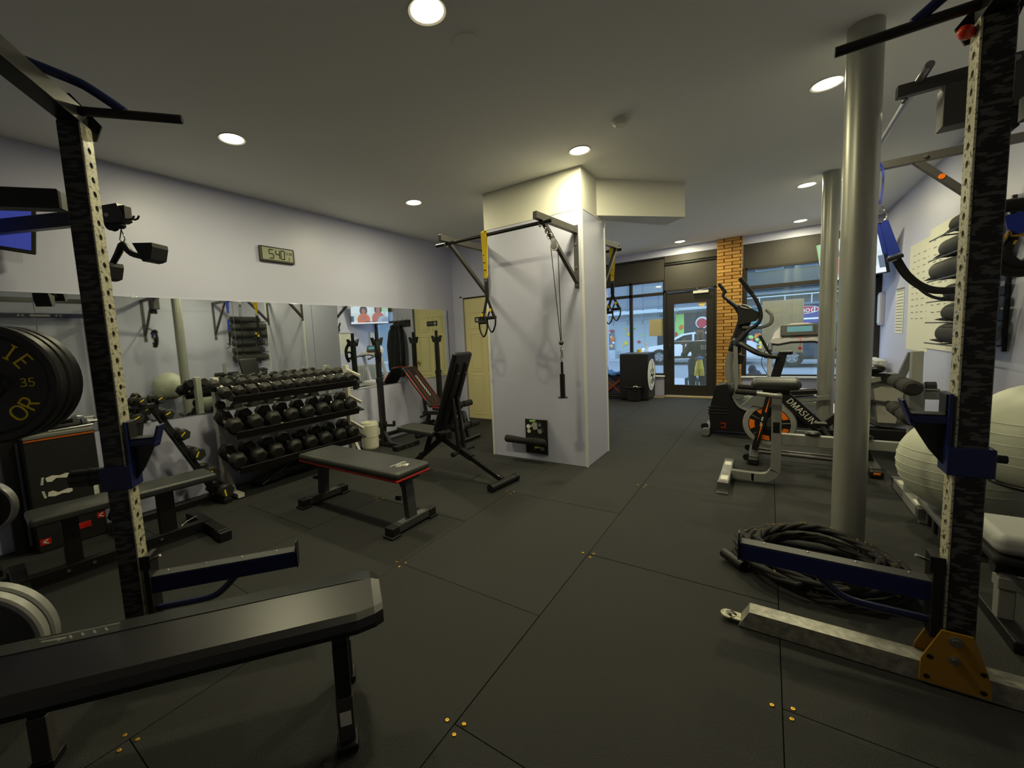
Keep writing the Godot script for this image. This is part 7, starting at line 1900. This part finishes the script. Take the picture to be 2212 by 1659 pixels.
func build_person():
	# stands on the pavement just outside the door, facing in, right arm raised to the glass, the other holding gloves
	var g := V(-1.20, SY, -9.86)
	X = Transform3D.IDENTITY
	var o := thing("person", "man in dark clothes outside the glass door wiping it, yellow gloves in hand", "person", g)
	var P := func(x: float, y: float, z: float) -> Vector3:
		return g + V(x, y, z)
	var head: Vector3 = P.call(0.055, 1.385, 0.05)
	var neck: Vector3 = P.call(0.05, 1.24, 0.0)
	var chest: Vector3 = P.call(0.03, 1.08, 0.0)
	var hip: Vector3 = P.call(-0.01, 0.78, -0.01)
	var sl: Vector3 = P.call(-0.135, 1.16, 0.0)     # his right shoulder, left in the picture
	var sr: Vector3 = P.call(0.215, 1.15, 0.0)
	var el: Vector3 = P.call(-0.245, 0.94, 0.10)
	var hl: Vector3 = P.call(-0.225, 1.14, 0.26)
	var er: Vector3 = P.call(0.265, 0.92, 0.02)
	var hr: Vector3 = P.call(0.09, 0.885, 0.20)
	var kl: Vector3 = P.call(-0.10, 0.43, 0.03)
	var kr: Vector3 = P.call(0.10, 0.43, 0.05)
	var fl: Vector3 = P.call(-0.11, 0.06, -0.02)
	var fr: Vector3 = P.call(0.12, 0.06, 0.0)
	var limbs := [[neck, chest, 0.048, 0.10], [chest + V(-0.06, 0, 0), chest + V(0.08, 0, 0), 0.10, 0.10], [chest, hip, 0.115, 0.115], [hip + V(-0.07, 0, 0), hip + V(0.07, 0, 0), 0.10, 0.10], [chest + V(-0.08, 0.06, 0), sl, 0.06, 0.05], [chest + V(0.10, 0.06, 0), sr, 0.06, 0.05], [sl, el, 0.05, 0.038], [el, hl, 0.038, 0.025], [sr, er, 0.05, 0.038], [er, hr, 0.038, 0.025], [hip + V(-0.08, -0.04, 0), kl, 0.085, 0.055], [kl, fl, 0.055, 0.036], [hip + V(0.08, -0.04, 0), kr, 0.085, 0.055], [kr, fr, 0.055, 0.036], [fl, fl + V(-0.01, -0.025, 0.13), 0.036, 0.03], [fr, fr + V(0.01, -0.025, 0.13), 0.036, 0.03], [head + V(0, -0.06, -0.01), neck, 0.05, 0.048]]
	var body := nets(limbs, 0.016, 0.05)
	var hd := [[head + V(0, 0.025, -0.015), head + V(0, 0.025, -0.03), 0.078, 0.078], [head + V(0, -0.06, 0.02), head + V(0, -0.02, 0.02), 0.050, 0.062], [head + V(0, 0.01, 0.07), head + V(0, -0.018, 0.088), 0.011, 0.014], [head + V(-0.03, 0.02, 0.062), head + V(0.03, 0.02, 0.062), 0.016, 0.016], [head + V(-0.018, -0.052, 0.066), head + V(0.018, -0.052, 0.066), 0.012, 0.012], [head + V(0, -0.085, 0.055), head + V(0, -0.085, 0.06), 0.02, 0.02], [head + V(-0.08, 0.0, -0.012), head + V(-0.078, -0.03, -0.01), 0.013, 0.010], [head + V(0.08, 0.0, -0.012), head + V(0.078, -0.03, -0.01), 0.013, 0.010], [head + V(0, -0.06, -0.02), neck, 0.05, 0.05]]
	var hm := nets(hd, 0.008, 0.02)
	body.p.append_array(hm.p)
	body.nn.append_array(hm.nn)
	body.uv.append_array(hm.uv)
	for q in [[hl, V(0.05, 0.97, 0.15), V(1, 0, -0.1), 1.0], [hr, V(-0.55, -0.1, 0.8), V(0, -1, 0.0), -1.0]]:
		var w: Vector3 = q[0]
		var d: Vector3 = q[1].normalized()
		var a: Vector3 = q[2].normalized()
		var nn2: Vector3 = d.cross(a)
		var hb := [[w, w + d * 0.05, 0.024, 0.020], [w + d * 0.05 - a * 0.025, w + d * 0.085 - a * 0.03, 0.019, 0.013], [w + d * 0.05 + a * 0.02, w + d * 0.085 + a * 0.03, 0.019, 0.013]]
		for k in 4:
			var s: float = -0.033 + 0.022 * k
			var ln: float = [0.060, 0.072, 0.068, 0.052][k]
			var b0: Vector3 = w + d * 0.085 + a * s
			var b1: Vector3 = b0 + d * ln * 0.55 + nn2 * 0.006 * q[3]
			hb.append([b0, b1, 0.0095, 0.009])
			hb.append([b1, b1 + (d * 0.8 + nn2 * 0.6 * q[3]).normalized() * ln * 0.5, 0.009, 0.0075])
		hb.append([w + d * 0.03 - a * 0.03, w + d * 0.065 - a * 0.062, 0.012, 0.010])
		hb.append([w + d * 0.065 - a * 0.062, w + d * 0.095 - a * 0.066, 0.010, 0.008])
		var m2 := nets(hb, 0.0045, 0.008)
		body.p.append_array(m2.p)
		body.nn.append_array(m2.nn)
		body.uv.append_array(m2.uv)
	part(o, "body", body, mats.skin)
	var sh := [[neck + V(0, -0.03, 0), chest, 0.066, 0.115], [chest + V(-0.06, 0, 0), chest + V(0.08, 0, 0), 0.115, 0.115], [chest, hip + V(0, -0.04, 0), 0.13, 0.135], [chest + V(-0.08, 0.06, 0), sl, 0.074, 0.066], [chest + V(0.10, 0.06, 0), sr, 0.074, 0.066], [sl, sl.lerp(el, 0.95), 0.066, 0.056], [sr, sr.lerp(er, 1.0), 0.066, 0.054], [er, er.lerp(hr, 0.75), 0.054, 0.040], [el, el.lerp(hl, 0.2), 0.056, 0.046]]
	var st := part(o, "shirt", nets(sh, 0.014, 0.04), mats.shirt_black)
	part(st, "lettering", mb().text("BE", sysfont, 0.085, Transform3D(Basis(V(0, 1, 0), 0.15), chest + V(0.10, 0.015, 0.128)), 0.02), mats.print_white)
	var tz := [[hip + V(-0.07, 0, 0), hip + V(0.07, 0, 0), 0.112, 0.112], [hip + V(-0.08, -0.04, 0), kl, 0.099, 0.07], [kl, fl + V(0, 0.03, 0), 0.07, 0.06], [hip + V(0.08, -0.04, 0), kr, 0.099, 0.07], [kr, fr + V(0, 0.03, 0), 0.07, 0.06]]
	part(o, "trousers", nets(tz, 0.016, 0.03), mats.trousers)
	part(o, "hair", nets([[head + V(0, 0.045, -0.035), head + V(0, 0.02, -0.05), 0.082, 0.078], [head + V(-0.06, 0.03, -0.02), head + V(0.06, 0.03, -0.02), 0.032, 0.032]], 0.009, 0.02), mats.shirt_black)
	for q in [fl, fr]:
		part(o, "shoe", nets([[q + V(0, -0.02, -0.02), q + V(0, -0.03, 0.15), 0.05, 0.04]], 0.014, 0.02), mats.black_matt)
	part(o, "belt_line", mb().ring(hip + V(0, 0.01, 0), Vector3.UP, 0.128, 0.008, 24), mats.facade_grey)
	# the gloves held in the hand
	var gv := thing("rubber_gloves", "pair of yellow rubber gloves hanging from the man's hand outside the door", "gloves", hr + V(-0.03, -0.36, 0.06))
	var h0: Vector3 = hr + V(-0.03, -0.02, 0.06)
	for s in [-1, 1]:
		var gl := [[h0 + V(0.02 * s, 0, 0), h0 + V(0.04 * s, -0.20, 0), 0.030, 0.040], [h0 + V(0.04 * s, -0.20, 0), h0 + V(0.045 * s, -0.26, 0), 0.040, 0.034]]
		for k in 4:
			gl.append([h0 + V(0.045 * s + (k - 1.5) * 0.02, -0.26, 0), h0 + V(0.05 * s + (k - 1.5) * 0.024, -0.34, 0.01), 0.012, 0.009])
		part(gv, "glove", nets(gl, 0.009, 0.015), mats.glove_yellow)
	part(gv, "blue_cloth", mb().ball(h0 + V(0, 0.02, 0.01), V(0.075, 0.035, 0.04), 12), mats.towel_blue)
	# small dark stool beside him
	var sl2 := thing("stool", "small dark stool on the pavement behind the man outside", "stool", V(-1.36, SY, -10.25))
	part(sl2, "seat", mb().rbox(V(-1.36, 0.245, -10.25), V(0.26, 0.03, 0.26), 0.008), mats.car_navy)
	for x in [-0.11, 0.11]:
		for z in [-0.11, 0.11]:
			part(sl2, "leg", mb().rbox(V(-1.36 + x, 0.045, -10.25 + z), V(0.03, 0.38, 0.03), 0.004), mats.car_navy)
